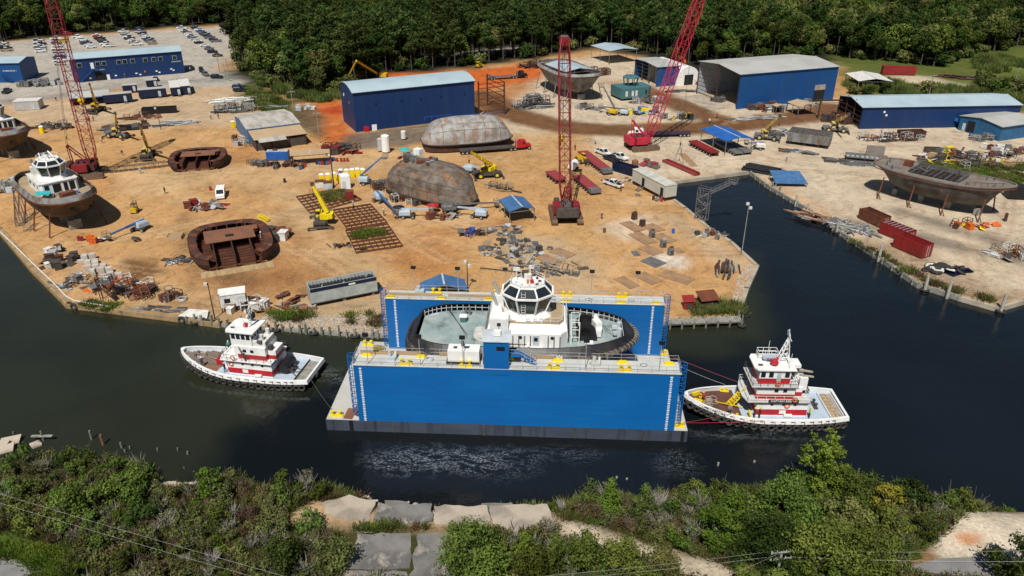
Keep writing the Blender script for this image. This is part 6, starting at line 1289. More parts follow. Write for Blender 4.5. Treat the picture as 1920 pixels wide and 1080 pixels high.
for px,kd,cl,rz,lb in (((128,65),'SUV','red',8,'red car alone at the back of the car park'),((120,79),'SUV','yellow',15,'yellow car behind the crane boom in the car park'),((293,151),'sedan','black',-60,'black car parked in front of the office wall'),((378,134),'SUV','black',-65,'black car right of the office, rear of a pair'),((386,142),'SUV','grey',-50,'grey car right of the office, front of a pair'),((407,147),'SUV','black',0,'black car on the road by the leaning poles'),((448,166),'SUV','dark blue',3,'dark car beside the grass verge, farther of two'),((450,172),'SUV','black',3,'dark car beside the grass verge, nearer of two'),((14,174),'pickup','black',100,'black pickup at the far left edge'),((486,50),'pickup','white',10,'white pickup at the edge of the far trees'),((505,60),'SUV','dark blue',40,'dark car at the edge of the far trees'),((484,61),'sedan','grey',60,'grey car alone by the far trees'),
 ((1131,290),'pickup','white',-55,'white pickup parked left of the black one'),((1162,298),'pickup','white',-55,'white pickup parked behind the black one'),((1146,302),'pickup','black',-60,'black pickup between two white pickups'),((1150,349),'pickup','white',-50,'white pickup with its bonnet open and a person beside it')):
 o = car(kd,cl,lb,G(*px),R(rz),None)
 if 'bonnet' in lb: MB().slab((1.4,-.8,1.1),(1.4,.8,1.1),(1.9,.8,2.0),(1.9,-.8,2.0),.06).build('bonnet',m_white,o); MB().b2(1.4,2.6,-.7,.7,1.0,1.13).build('engine_bay',m_black,o)
def van(label,px,rz):
 t = T('parked_van',label,'van',tuple(G(*px)),rz); MB().loft([[(x,-1,z) for x,z in ((-2.6,.4),(-2.6,2.1),(-2.4,2.2),(1.2,2.2),(2.0,1.3),(2.7,1.1),(2.75,.4))],[(x,1,z) for x,z in ((-2.6,.4),(-2.6,2.1),(-2.4,2.2),(1.2,2.2),(2.0,1.3),(2.7,1.1),(2.75,.4))]]).build('body',m_white,t)
 MB().slab((2.02,-.85,1.35),(2.02,.85,1.35),(1.3,.8,2.14),(1.3,-.8,2.14),-.03).build('windscreen',m_glass,t)
 for s in (-1,1): MB().b2(.2,1.3,s * 1.0 - .02,s * 1.0 + .02,1.4,2.0).build('window',m_glass,t)
 for x in (-1.6,1.7):
  for s in (-1,1): wheel(t,(x,s * .9,.37),.37,.25)
van('white van alone in the left yard above the big rusty section',(415,368),R(-75))
def truck(label,px,rz,mat,trailer=10.0,tmat=None,deckz=1.0,name='semi_truck',box=None):
 t = T(name,label,'truck',tuple(G(*px)),rz); tmat = tmat or m_dsteel
 MB().b2(-4.2,2.4,-.5,.5,.7,1.0).build('frame',m_dsteel,t)
 MB().loft([[(x,-.75,z) for x,z in ((.6,1.0),(.6,1.9),(2.2,1.7),(2.5,1.0))],[(x,.75,z) for x,z in ((.6,1.0),(.6,1.9),(2.2,1.7),(2.5,1.0))]]).build('hood',mat,t)
 cb = MB().b2(-1.0,.7,-1.1,1.1,.9,2.9).build('cab',mat,t); MB().box((.72,0,2.3),(.05,1.9,.75)).build('windscreen',m_glass,cb); [MB().box((0,s * 1.11,2.2),(.9,.04,.7)).build('window',m_glass,cb) for s in (-1,1)]
 MB().b2(-2.0,-1.0,-1.1,1.1,.9,2.6).build('sleeper',mat,t); [MB().tube((-2.1,s * .9,.9),(-2.1,s * .9,3.3),.1,7).build('exhaust_stack',m_chrome,t) for s in (-1,1)]
 for x in (1.7,-2.6,-3.8):
  for s in (-1,1): wheel(t,(x,s * .95,.52),.52,.4,m_chrome)
 if trailer:
  x0 = -4.0 - trailer; MB().b2(x0,-3.0,-1.3,1.3,deckz,deckz + .35).build('trailer_deck',tmat,t)
  for k in range(int(trailer / 1.2)): MB().b2(x0 + .1 + k * 1.2,x0 + .2 + k * 1.2,-1.32,1.32,deckz - .25,deckz).build('cross_member',m_dsteel,t)
  for k in range(3):
   for s in (-1,1): wheel(t,(x0 + .8 + k * 1.2,s * 1.0,.5),.5,.45)
 return t
truck('red semi truck with a long black lowboy in front of the upturned hull',(980,280),R(15),m_red,15)
truck('black semi truck with a long trailer on the orange clay',(978,146),R(15),m_black,11,m_steel)
truck('white semi truck with purple flatbed behind the right crane',(1192,257),R(184),m_white,13,M('purple_deck',(.05,.03,.06),.6))
def spmt(label,a,b,w=3.0,mat=None,axles=10,pack=True,z=1.5,name='platform_trailer'):
 A,B = G(*a),G(*b); L = (B - A).length; t = T(name,label,'trailer',tuple((A + B) / 2),ang(A,B),'red platform trailers'); mat = mat or m_trail
 MB().b2(-L / 2,L / 2,-w / 2,w / 2,z - .45,z).build('deck',mat,t)
 n = int(L / 1.4)
 for k in range(n): x = -L / 2 + .7 + k * (L - 1.4) / max(1,n - 1); MB().b2(x - .5,x + .5,-w / 2 + .1,w / 2 - .1,z,z + .07).build('deck_panel',mat,t)
 for k in range(n):
  x = -L / 2 + .7 + k * (L - 1.4) / max(1,n - 1)
  for s in (-1,1): wheel(t,(x,s * w * .36,.42),.42,.7)
 if pack: MB().b2(L / 2,L / 2 + 1.8,-w / 2 + .1,w / 2 - .1,.6,z + .1).build('power_pack',m_steel,t)
 return t
spmt('longest red modular transporter left of the pickups',(1092,292),(1135,325)); spmt('shorter red modular transporter right behind the centre crane',(1083,338),(1112,362)); spmt('red modular transporter half hidden behind the centre crane',(1032,330),(1052,345),pack=False)
spmt('red flatbed loaded with red beams near the blue canopy',(1298,272),(1340,294),2.8,m_cont,pack=False)
spmt('dark flatbed parked under the blue canopy, left one',(1345,272),(1385,293),2.6,m_steel,pack=False,z=1.2); spmt('dark flatbed parked beside the slip head, right one',(1362,270),(1402,291),2.6,m_steel,pack=False,z=1.2)
bm = T('steel_beam','long red box beam lying on the slip head apron','beam',tuple(G(1276,316)),R(-62)); MB().b2(-7,7,-.9,.9,.15,.75).build('box',m_trail,bm); MB().b2(-6,7.2,-.35,.35,.75,1.1).build('top_rail',m_cont,bm); [MB().b2(x,x + .3,-1.1,1.1,0,.15).build('skid',m_gwood,bm) for x in (-6,0,6)]
def container(label,px,rz,L,W,H,mat,open_top=True,bars=False,load=None,name='open_container'):
 t = T(name,label,'container',tuple(G(*px)),rz,'containers'); MB().b2(-L / 2,L / 2,-W / 2,W / 2,.15,.3).build('floor',mat,t)
 for s in (-1,1):
  w = MB().b2(-L / 2,L / 2,s * W / 2 - .05,s * W / 2 + .05,.3,H).build('side_wall',mat,t)
  for k in range(int(L / .55)): x = -L / 2 + .3 + k * .55; MB().b2(x - .08,x + .08,s * (W / 2 + .09) - .05,s * (W / 2 + .09) + .05,.3,H - .1).build('corrugation',mat,w)
  MB().b2(-L / 2 - .05,L / 2 + .05,s * W / 2 - .1,s * W / 2 + .1,H,H + .12).build('top_rail',mat,t)
 for s in (-1,1): MB().b2(s * L / 2 - .05,s * L / 2 + .05,-W / 2,W / 2,.3,H).build('end_wall',mat,t)
 for s in (-1,1): MB().b2(L / 2 + .06,L / 2 + .12,s * .55 - .45,s * .55 + .45,.4,H - .15).build('door',mat,t); MB().bar((L / 2 + .16,s * .3,.4),(L / 2 + .16,s * .3,H - .2),.06).build('lock_rod',m_white2,t)
 if not open_top: MB().b2(-L / 2,L / 2,-W / 2,W / 2,H + .02,H + .1).build('roof',mat,t)
 if bars:
  for k in range(7): x = -L / 2 + .6 + k * (L - 1.2) / 6; MB().bar((x,-W / 2,H + .06),(x,W / 2,H + .06),.1).build('roof_bow',m_galv,t)
 if load: MB().box((-L * .1,0,H * .45),(L * .7,W * .8,H * .4)).build('load',load,t)
 return t
container('orange rusty open container, farthest of three on the right quay',(1637,417),R(-68),6.6,2.7,2.4,m_rust)
container('red container with roof bows and blue load, middle of three',(1680,445),R(-63),6.8,2.7,2.6,m_cont,bars=True,load=m_bluep)
container('red open container nearest the canal, right quay',(1708,472),R(-64),7.0,2.9,2.9,m_cont)
container('dark blue open bin beside the pickups, full of scrap',(1172,324),R(-48),7,2.6,2.2,m_dkblue,load=m_rust); container('long red container in the clearing by the far wood',(1683,140),R(-10),13,3,3.4,m_cont,False,name='shipping_container')
container('black rusty skip in front of the long navy shed',(1707,258),R(6),8,2.6,2.2,m_drust,load=m_dsteel,name='rusty_skip'); container('small black skip behind the right hull',(1748,285),R(-8),4.2,2.0,1.2,m_dsteel,name='rusty_skip')
container('black skips joined in a row in the left yard',(300,212),R(12),11,2.4,2.0,m_black,load=m_dsteel,name='long_skip'); container('black container with white marks at the right edge',(1922,372),R(-10),9,3,3,m_black,False,name='shipping_container')
# vegetation
def leaf_material(name,c,c2,trans=.25,rv=.42):
 m = bpy.data.materials.new(name); m.use_nodes = True; nt = m.node_tree; N = nt.nodes; L = nt.links.new; N.remove(N['Principled BSDF'])
 at = N.new('ShaderNodeAttribute'); at.attribute_name = 'leaf'; oi = N.new('ShaderNodeObjectInfo')
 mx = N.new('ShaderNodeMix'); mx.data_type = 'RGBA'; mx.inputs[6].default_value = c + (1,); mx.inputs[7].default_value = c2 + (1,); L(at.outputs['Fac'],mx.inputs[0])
 hs = N.new('ShaderNodeHueSaturation'); q = N.new('ShaderNodeMapRange'); L(oi.outputs['Random'],q.inputs['Value']); q.inputs['To Min'].default_value = 1 - rv; q.inputs['To Max'].default_value = 1 + rv; L(q.outputs[0],hs.inputs['Value'])
 ml = N.new('ShaderNodeMath'); ml.operation = 'MULTIPLY'; ml.inputs[1].default_value = 7.77; L(oi.outputs['Random'],ml.inputs[0]); fr = N.new('ShaderNodeMath'); fr.operation = 'FRACT'; L(ml.outputs[0],fr.inputs[0])
 q2 = N.new('ShaderNodeMapRange'); L(fr.outputs[0],q2.inputs['Value']); q2.inputs['To Min'].default_value = .462; q2.inputs['To Max'].default_value = .522; L(q2.outputs[0],hs.inputs['Hue']); L(mx.outputs[2],hs.inputs['Color'])
 d = N.new('ShaderNodeBsdfDiffuse'); tr = N.new('ShaderNodeBsdfTranslucent'); ms = N.new('ShaderNodeMixShader'); ms.inputs[0].default_value = trans; L(hs.outputs[0],d.inputs[0]); L(hs.outputs[0],tr.inputs[0]); L(d.outputs[0],ms.inputs[1]); L(tr.outputs[0],ms.inputs[2]); L(ms.outputs[0],N['Material Output'].inputs['Surface'])
 return m
l_pine = leaf_material('pine_needles',(.024,.045,.013),(.075,.115,.03)); l_broad = leaf_material('broad_leaves',(.03,.055,.012),(.095,.145,.03))
l_dark = leaf_material('dark_leaves',(.018,.036,.01),(.065,.105,.024)); l_bright = leaf_material('bright_leaves',(.06,.11,.015),(.15,.22,.035),.3)
l_mid = leaf_material('fresh_leaves',(.05,.085,.018),(.14,.195,.04),.3)
l_olive = leaf_material('olive_leaves',(.07,.085,.026),(.17,.185,.06)); l_grey = leaf_material('grey_green_leaves',(.075,.085,.045),(.16,.165,.09)); l_brown = leaf_material('dry_brown_leaves',(.075,.052,.026),(.16,.125,.06)); l_yel = leaf_material('yellowing_leaves',(.13,.12,.02),(.24,.19,.03)); l_reed = leaf_material('reeds',(.07,.1,.025),(.16,.2,.06))
def leaves(g,C,N_,size,aspect=.6,up_bias=.35,out=1.0):
 """rhombic leaf clumps at centres C with outward normals N_"""
 n = len(C); nn = N_ * out + g.normal(0,.55,(n,3)); nn[:,2] += up_bias; nn /= np.linalg.norm(nn,axis=1)[:,None] + 1e-9
 r = g.normal(size=(n,3)); u = np.cross(nn,r); u /= np.linalg.norm(u,axis=1)[:,None] + 1e-9; v = np.cross(nn,u)
 s = size * g.uniform(.6,1.4,n)[:,None]; u = u * s; v = v * s * aspect
 return np.stack([C - u,C - v * .9,C + u,C + v],1).reshape(-1,3)
def lobe_points(g,lobes,n,shell=.55):
 w = np.array([l[1][0] * l[1][1] + l[1][0] * l[1][2] for l in lobes]); k = g.choice(len(lobes),n,p=w / w.sum())
 d = g.normal(size=(n,3)); d /= np.linalg.norm(d,axis=1)[:,None]; rad = 1 - (1 - shell) * g.random(n) ** 1.6
 c = np.array([l[0] for l in lobes])[k]; r = np.array([l[1] for l in lobes])[k]
 nr = d / r; nr /= np.linalg.norm(nr,axis=1)[:,None]; return c + d * r * rad[:,None],nr,k
def leaf_mesh(name,V,val,m,extra=None):
 n = len(V) // 4; me = bpy.data.meshes.new(name); nv = len(V); F = np.arange(nv).reshape(-1,4)
 me.vertices.add(nv); me.vertices.foreach_set('co',V.astype(np.float32).ravel()); me.loops.add(nv); me.loops.foreach_set('vertex_index',np.arange(nv,dtype=np.int32)); me.polygons.add(n); me.polygons.foreach_set('loop_start',np.arange(0,nv,4,dtype=np.int32)); me.polygons.foreach_set('loop_total',np.full(n,4,np.int32))
 a = me.attributes.new('leaf','FLOAT','POINT'); a.data.foreach_set('value',np.repeat(val,4).astype(np.float32)); me.materials.append(m); me.update(); me.validate(); return me
def limbs(mb,g,base,h,r,n,spread,z0=.3,up_=.6):
 mb.tube(base,(base[0],base[1],base[2] + h),r,7,r * .35)
 for k in range(n):
  f = z0 + (1 - z0) * k / n; a = g.uniform(0,6.28); p = Vector((base[0],base[1],base[2] + h * f)); q = p + Vector((math.cos(a) * spread * g.uniform(.5,1),math.sin(a) * spread * g.uniform(.5,1),spread * up_ * g.uniform(.5,1.2))); mb.tube(p,q,r * .45,5,r * .12)
 return mb
m_fbark = M('forest_bark',(.09,.075,.06),.9,c2=(.05,.042,.034),sc=3,st=(1,1,.3))
def mk_tree(kind,seed):
 g = nprng(seed); lob = []
 if kind == 'pine':
  H = g.uniform(17,21); n = 9
  for k in range(n):
   f = k / (n - 1); z = H * (.55 + .42 * f); R_ = 3.4 * (1 - f * .75) + .8; a = g.uniform(0,6.28); d = R_ * .45; lob.append(((d * math.cos(a),d * math.sin(a),z),(R_ * .75,R_ * .75,1.25)))
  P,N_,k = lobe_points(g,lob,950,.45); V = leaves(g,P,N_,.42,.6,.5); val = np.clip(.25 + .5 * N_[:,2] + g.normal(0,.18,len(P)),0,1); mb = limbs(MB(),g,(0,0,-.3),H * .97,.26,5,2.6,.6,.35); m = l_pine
 elif kind == 'broad':
  H = g.uniform(12,16); lob = [((0,0,H * .62),(3.4,3.4,H * .3))]
  for k in range(9): a = g.uniform(0,6.28); d = g.uniform(1.6,3.2); z = H * g.uniform(.42,.86); q = g.uniform(1.4,2.4); lob.append(((d * math.cos(a),d * math.sin(a),z),(q,q,q * .8)))
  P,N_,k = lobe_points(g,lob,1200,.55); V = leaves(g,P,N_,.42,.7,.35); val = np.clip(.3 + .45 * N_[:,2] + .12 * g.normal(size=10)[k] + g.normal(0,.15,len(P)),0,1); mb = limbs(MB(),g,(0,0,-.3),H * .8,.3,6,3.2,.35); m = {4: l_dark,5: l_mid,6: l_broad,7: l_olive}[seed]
 elif kind == 'bush':
  lob = [((0,0,2.0),(2.6,2.6,2.0))] + [((g.uniform(-2,2),g.uniform(-2,2),g.uniform(1.2,3.4)),(1.4,1.4,1.2)) for k in range(6)]
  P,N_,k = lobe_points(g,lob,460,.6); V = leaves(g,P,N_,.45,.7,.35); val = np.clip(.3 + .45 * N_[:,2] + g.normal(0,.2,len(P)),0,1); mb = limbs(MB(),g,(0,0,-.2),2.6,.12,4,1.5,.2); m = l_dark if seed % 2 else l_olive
 return leaf_mesh(kind + '_crown',V,val,m),mb.mesh('trunk',m_fbark)
TV = [('pine',1),('pine',2),('pine',3),('broad',4),('broad',5),('broad',6),('broad',7),('bush',8),('bush',9)]
TM = [mk_tree(*k) for k in TV]
FL = [(-420,118),(-60,88),(0,76),(120,63),(300,50),(420,44),(500,40),(548,52),(480,66),(440,112),(455,138),(500,158),(560,184),(600,184),(640,176),(720,136),(860,126),(1000,108),(1050,98),(1120,86),(1210,100),(1300,124),(1340,120),(1560,104),(1600,112),(1660,118),(1760,128),(1815,108),(1930,84),(2300,70)]
fpoly = gp(FL) + [(520,560),(-560,560),(-460,300)]
NOGO = [gp([(815,112),(900,102),(1010,94),(1010,84),(900,90),(815,98)])]
g = nprng(77)
cand = grid(-460,470,255,560,4.9,21); cand = cand[inside(cand,fpoly)]
for ng in NOGO: cand = cand[~inside(cand,ng)]
dp = cand[:,1] * CT + (CAMH - 10) * ST; sx = 960 + FPX * cand[:,0] / dp
cand = cand[(sx > -140) & (sx < 2060)]; cand = cand[(cand[:,1] < 420) | (g.random(len(cand)) < .8)]
ed = edist(cand,gp(FL),False)
pinez = np.where((cand[:,0] > -70) & (cand[:,0] < 110),.75,.4); pinez = np.where(cand[:,0] > 125,.08,pinez)
pinez = np.where((cand[:,1] < 330) & (cand[:,0] < -20),.35,pinez)
kindv = np.where(g.random(len(cand)) < pinez,g.integers(0,3,len(cand)),g.integers(3,7,len(cand)))
kindv = np.where((ed < 6) & (g.random(len(cand)) < .5),g.integers(7,9,len(cand)),kindv)
scv = np.clip(g.normal(.97,.17,len(cand)),.6,1.4); rzv = g.uniform(0,6.28,len(cand))
order = np.argsort(ed + cand[:,1] * .15)
ORDW = 'first second third fourth fifth sixth seventh eighth ninth tenth eleventh twelfth thirteenth fourteenth fifteenth sixteenth seventeenth eighteenth nineteenth twentieth twenty-first twenty-second twenty-third twenty-fourth twenty-fifth twenty-sixth twenty-seventh'.split()
def sector(x):
 for lim,s in ((-170,'beyond the car park'),(-120,'right of the car park'),(-70,'left of the hall'),(-25,'behind the hall'),(25,'behind the orange clay'),(70,'behind the far hull'),(125,'behind the far sheds'),(999,'at far right')):
  if x < lim: return s
KN = {'pine': ('pine_tree','pine'),'broad': ('broadleaf_tree','broadleaf tree'),'bush': ('bush','low bush')}
ind = order[:295]; rest = order[295:]
for i in ind:
 kd = TV[kindv[i]][0]; nm,lb = KN[kd]; x,y = cand[i]; t = T(nm,f'{["slender", "medium", "big"][0 if scv[i] < .85 else 1 if scv[i] < 1.05 else 2]} {lb} at the wood edge {sector(x)}','tree' if kd != 'bush' else 'bush',(x,y,0),rzv[i],'trees at the edge of the wood'); t.scale = (scv[i],) * 3
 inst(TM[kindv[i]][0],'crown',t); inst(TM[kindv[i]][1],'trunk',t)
def gn_scatter(name,label,pts,idx,rz,sc,variants,cat='wood'):
 """one mass of plants: real copies of the variants on a cloud of points"""
 me = bpy.data.meshes.new(name); n = len(pts); me.vertices.add(n); me.vertices.foreach_set('co',np.asarray(pts,np.float32).ravel())
 for k,v,ty in (('idx',idx,'INT'),('rz',rz,'FLOAT'),('sc',sc,'FLOAT')): a = me.attributes.new(k,ty,'POINT'); a.data.foreach_set('value',np.asarray(v,np.int32 if ty == 'INT' else np.float32))
 me.update(); o = bpy.data.objects.new(name,me); col.objects.link(o); tag(o,label,cat,kind='stuff')
 coll = bpy.data.collections.new(name + '_kinds')
 for j,(cr,tk) in enumerate(variants):
  bm = bmesh.new(); me2 = bpy.data.meshes.new(f'{name}_kind'); bm.from_mesh(cr);
  nf = len(bm.faces)
  if tk is not None:
   bm.from_mesh(tk); bm.faces.ensure_lookup_table()
   for f in bm.faces[nf:]: f.material_index = 1
  bm.to_mesh(me2); bm.free(); me2.materials.append(cr.materials[0])
  if tk is not None: me2.materials.append(tk.materials[0])
  ob = bpy.data.objects.new(f'{chr(97 + j)}_{name}',me2); coll.objects.link(ob)
 ng = bpy.data.node_groups.new(name,'GeometryNodeTree'); ng.interface.new_socket('Geometry',in_out='INPUT',socket_type='NodeSocketGeometry'); ng.interface.new_socket('Geometry',in_out='OUTPUT',socket_type='NodeSocketGeometry')
 N = ng.nodes; L = ng.links.new; gi = N.new('NodeGroupInput'); go = N.new('NodeGroupOutput'); ci = N.new('GeometryNodeCollectionInfo'); ci.inputs['Collection'].default_value = coll; ci.inputs['Separate Children'].default_value = True; ci.inputs['Reset Children'].default_value = True
 ip = N.new('GeometryNodeInstanceOnPoints'); ip.inputs['Pick Instance'].default_value = True
 def na(nm,ty): a = N.new('GeometryNodeInputNamedAttribute'); a.data_type = ty; a.inputs['Name'].default_value = nm; return a.outputs['Attribute']
 m2p = N.new('GeometryNodeMeshToPoints'); L(gi.outputs[0],m2p.inputs['Mesh']); L(m2p.outputs[0],ip.inputs['Points']); L(ci.outputs[0],ip.inputs['Instance']); L(na('idx','INT'),ip.inputs['Instance Index'])
 cx = N.new('ShaderNodeCombineXYZ'); L(na('rz','FLOAT'),cx.inputs['Z']); e2r = N.new('FunctionNodeEulerToRotation'); L(cx.outputs[0],e2r.inputs[0]); L(e2r.outputs[0],ip.inputs['Rotation']); cs_ = N.new('ShaderNodeCombineXYZ'); s_ = na('sc','FLOAT'); [L(s_,cs_.inputs[i]) for i in range(3)]; L(cs_.outputs[0],ip.inputs['Scale']); L(ip.outputs[0],go.inputs[0])
 o.modifiers.new('scatter','NODES').node_group = ng; return o
pts = np.concatenate([cand[rest],np.zeros((len(rest),1))],1)
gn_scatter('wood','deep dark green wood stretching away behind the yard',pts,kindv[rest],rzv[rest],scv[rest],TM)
# ---- scrub along the yard's grassy margins
def reed_mesh(seed,n=170,h=1.6,r=1.0,m=None):
 g = nprng(seed); b = np.stack([g.normal(0,r * .45,n),g.normal(0,r * .45,n),np.zeros(n)],1); t = b * g.uniform(1.1,1.7,(n,1)) + np.stack([g.normal(0,.12,n),g.normal(0,.12,n),h * g.uniform(.5,1.1,n)],1)
 a = g.uniform(0,6.28,n); w = np.stack([np.cos(a),np.sin(a),np.zeros(n)],1) * .07; md = (b + t) / 2; V = np.stack([b,md - w,t,md + w],1).reshape(-1,3); return leaf_mesh('blades',V,g.random(n),m or l_reed)
reeds = [reed_mesh(31),reed_mesh(32,170,1.9,1.3),reed_mesh(33,150,1.0,1.1,l_olive),reed_mesh(34,150,.7,1.2,l_bright),reed_mesh(35,140,.9,1.1,l_brown)]
def shrub(seed,kind):
 g = nprng(seed); mb = MB(); lob = []
 R_ = {'round': 1.5,'bright': 1.3,'olive': 1.4,'grey': 1.4,'dead': 1.3,'brown': 1.2}[kind]; m = {'round': l_broad if seed % 2 else l_mid,'bright': l_bright,'olive': l_olive,'grey': l_grey,'dead': l_grey,'brown': l_brown}[kind]
 H = R_ * g.uniform(1.2,1.7)
 for k in range(8): a = g.uniform(0,6.28); d = R_ * g.uniform(.2,.75); q = R_ * g.uniform(.3,.5); lob.append(((d * math.cos(a),d * math.sin(a),H * g.uniform(.3,.85)),(q,q,q * .9)))
 n = {'round': 620,'bright': 480,'olive': 460,'grey': 300,'dead': 60,'brown': 320}[kind]
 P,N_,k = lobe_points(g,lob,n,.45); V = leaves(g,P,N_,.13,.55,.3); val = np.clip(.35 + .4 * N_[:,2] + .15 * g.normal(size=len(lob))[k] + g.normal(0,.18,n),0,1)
 nb = {'round': 6,'bright': 8,'olive': 12,'grey': 26,'dead': 44,'brown': 16}[kind]
 for k in range(nb):
  a = g.uniform(0,6.28); sp = g.uniform(.3,.95) * R_; p = Vector((0,0,0)); q = Vector((math.cos(a) * sp * .5,math.sin(a) * sp * .5,H * .55)); e = Vector((math.cos(a + .3) * sp,math.sin(a + .3) * sp,H * g.uniform(.75,1.08))); mb.tube(p,q,.035,4,.025); mb.tube(q,e,.025,4,.01)
  mb.tube(q,q.lerp(e,.6) + Vector((g.normal(0,.2),g.normal(0,.2),.2)),.018,3,.008)
 return leaf_mesh('foliage',V,val,m),mb.mesh('stems',m_dead if kind in ('grey','dead') else m_bark)
SK = ['round','round','bright','olive','olive','grey','grey','dead','brown','brown','round','olive']
SV = [shrub(100 + i,k) for i,k in enumerate(SK)]
def bz1(x,y): return float(bank_z(np.array([[x,y]]))[0])
SN = {'round': 'rounded green shrub','bright': 'bright leafy shrub','olive': 'olive shrub','grey': 'twiggy grey shrub','dead': 'bare twig shrub','brown': 'dry brown shrub'}
def bpart(px):
 for lim,s in ((150,'at the bank far left'),(330,'below the old posts'),(520,'near the bright young pine'),(700,'left of the slabs'),(1000,'around the slabs'),(1200,'near the cedar'),(1450,'right of the dirt track'),(1650,'under the tall bank trees'),(9999,'near the white sand')):
  if px < lim: return s
OPEN = [gp(p) for p in ([(520,985),(580,945),(660,930),(800,952),(1035,950),(1060,985),(990,1012),(850,1000),(700,990),(640,1010),(560,1000)],[(640,1000),(850,1000),(860,1110),(630,1110)],[(1030,975),(1130,992),(1240,1028),(1340,1056),(1430,1110),(1320,1120),(1170,1055),(1040,1025)],[(1755,1012),(1810,955),(2200,950),(2200,1150),(1700,1090),(1690,1062)],[(-200,985),(30,1000),(130,1040),(180,1120),(-200,1120)],[(285,900),(372,905),(372,925),(285,922)])]
bc = grid(-62,70,52,84,1.75,41); bc = bc[inside(bc,bank_poly)]; bc = bc[edist(bc,bank,False) > .9]
for o_ in OPEN: bc = bc[~inside(bc,o_)]
dpb = bc[:,1] * CT + (CAMH) * ST; bx = 960 + FPX * bc[:,0] / dpb; by = 540 - FPX * (bc[:,1] * ST - CAMH * CT) / dpb
vis = (bx > -90) & (bx < 2010) & (by < 1150); bc,bx,by = bc[vis],bx[vis],by[vis]
def pick(g,px,py):
 if px < 300 and py < 960: w = [4,4,1.5,4,4,1.5,1.5,.4,1,1,4,4]
 elif px < 560: w = [1.2,1.2,1,3.5,3.5,1.5,1.5,.4,3.4,3.4,1.2,3.5]
 elif px < 760: w = [1,1,1,3,3,3,3,.4,2,2,1,3]
 elif px < 1330: w = [2,2,1.5,3,3,2,2,.6,1.2,1.2,2,3]
 elif px < 1660: w = [6,6,2,2,2,.4,.5,.3,.3,.3,5,3]
 else: w = [3,3,1,3,3,1,1,.3,1.5,1.5,3,3]
 w = np.array(w); return int(g.choice(len(SV),p=w / w.sum()))
g = nprng(55); used = 0; rb = []
sel = g.permutation(len(bc))
for n_,i in enumerate(sel):
 x,y = bc[i]; k = pick(g,bx[i],by[i]); s = g.uniform(.65,1.25) * (1.15 if SK[k] == 'round' else 1); z = bz1(x,y) - .05
 if used < 290:
  t = T('shrub',f'{"small" if s < .85 else "medium" if s < 1.1 else "large"} {SN[SK[k]]} {bpart(bx[i])}','shrub',(x,y,z),g.uniform(0,6.28),'scrub on the near bank'); t.scale = (s,s,s * g.uniform(.8,1.2)); inst(SV[k][0],'foliage',t); inst(SV[k][1],'stems',t); used += 1
 else: rb.append((x,y,z,k,s))
if rb: gn_scatter('undergrowth','undergrowth between the shrubs of the near bank',np.array([r[:3] for r in rb]),[r[3] for r in rb],g.uniform(0,6.28,len(rb)),[r[4] for r in rb],SV,'scrub')
gc = grid(-64,72,50,84,.62,43); gc = gc[inside(gc,bank_poly)]; gc = gc[edist(gc,bank,False) > .5]; dn = fbm(gc,4,15)
for o_ in OPEN: d = sdist(gc,o_); gc,dn = gc[(d > 0)],dn[(d > 0)]
verge = grid(-70,-38,48,62,.6,44); verge = verge[inside(verge,gp([(-250,990),(0,988),(90,1012),(150,1050),(200,1120),(60,1120),(60,1060),(-250,1020)]))]
gz = bank_z(gc); gi_ = np.where(dn > .15,g.choice([2,3],len(gc)),g.choice([2,4,4,2],len(gc))); P3 = np.concatenate([np.column_stack([gc,gz - .03]),np.column_stack([verge,bank_z(verge)])]); I3 = np.concatenate([gi_,np.full(len(verge),3)])
gn_scatter('weeds','weeds and rough grass covering the near bank',P3,I3,g.uniform(0,6.28,len(P3)),g.uniform(.45,.95,len(P3)),[(r_,None) for r_ in reeds],'weeds')
mp = []
for poly,s,ks in ((gp([(475,135),(520,150),(600,175),(640,180),(640,186),(600,196),(540,185),(480,160)]),2.6,(0,1)),(gp([(455,160),(500,168),(545,200),(520,215),(470,200)]),2.4,(2,3)),(gp([(1575,160),(1640,150),(1700,165),(1830,168),(1930,150),(2100,190),(1930,198),(1800,180),(1600,178)]),2.6,(0,1,2)),(gp([(1830,112),(1880,105),(1930,125),(1880,140),(1820,130)]),3,(0,1)),(gp([(1690,320),(1740,302),(1930,312),(1930,345),(1800,342)]),1.8,(2,3)),(gp([(500,585),(720,590),(720,612),(520,605)]),1.3,(3,4,2)),(gp([(1300,570),(1385,570),(1385,588),(1300,592)]),1.0,(3,2)),(gp([(1570,440),(1640,470),(1740,525),(1860,560),(1870,572),(1720,528),(1600,455)]),1.5,(4,2)),(gp([(655,440),(715,430),(735,462),(680,470)]),.9,(3,3)),(gp([(600,358),(650,358),(665,385),(610,398)]),1.6,(3,2)),(gp([(150,565),(230,575),(210,585),(150,575)]),1.2,(2,3))):
 a = np.array(poly); q = grid(a[:,0].min(),a[:,0].max(),a[:,1].min(),a[:,1].max(),s,60 + len(mp)); q = q[inside(q,poly)]; q = q[fbm(q,5,3) > -.25]
 mp += [(x,y,0,ks[int(g.integers(0,len(ks)))],g.uniform(.6,1.3) * (1.0 if s < 2 else 1.5)) for x,y in q]
gn_scatter('rough_grass','reeds and rough grass along the yard margins',np.array([m_[:3] for m_ in mp]),[m_[3] for m_ in mp],g.uniform(0,6.28,len(mp)),[m_[4] for m_ in mp],[(r_,None) for r_ in reeds],'grass')
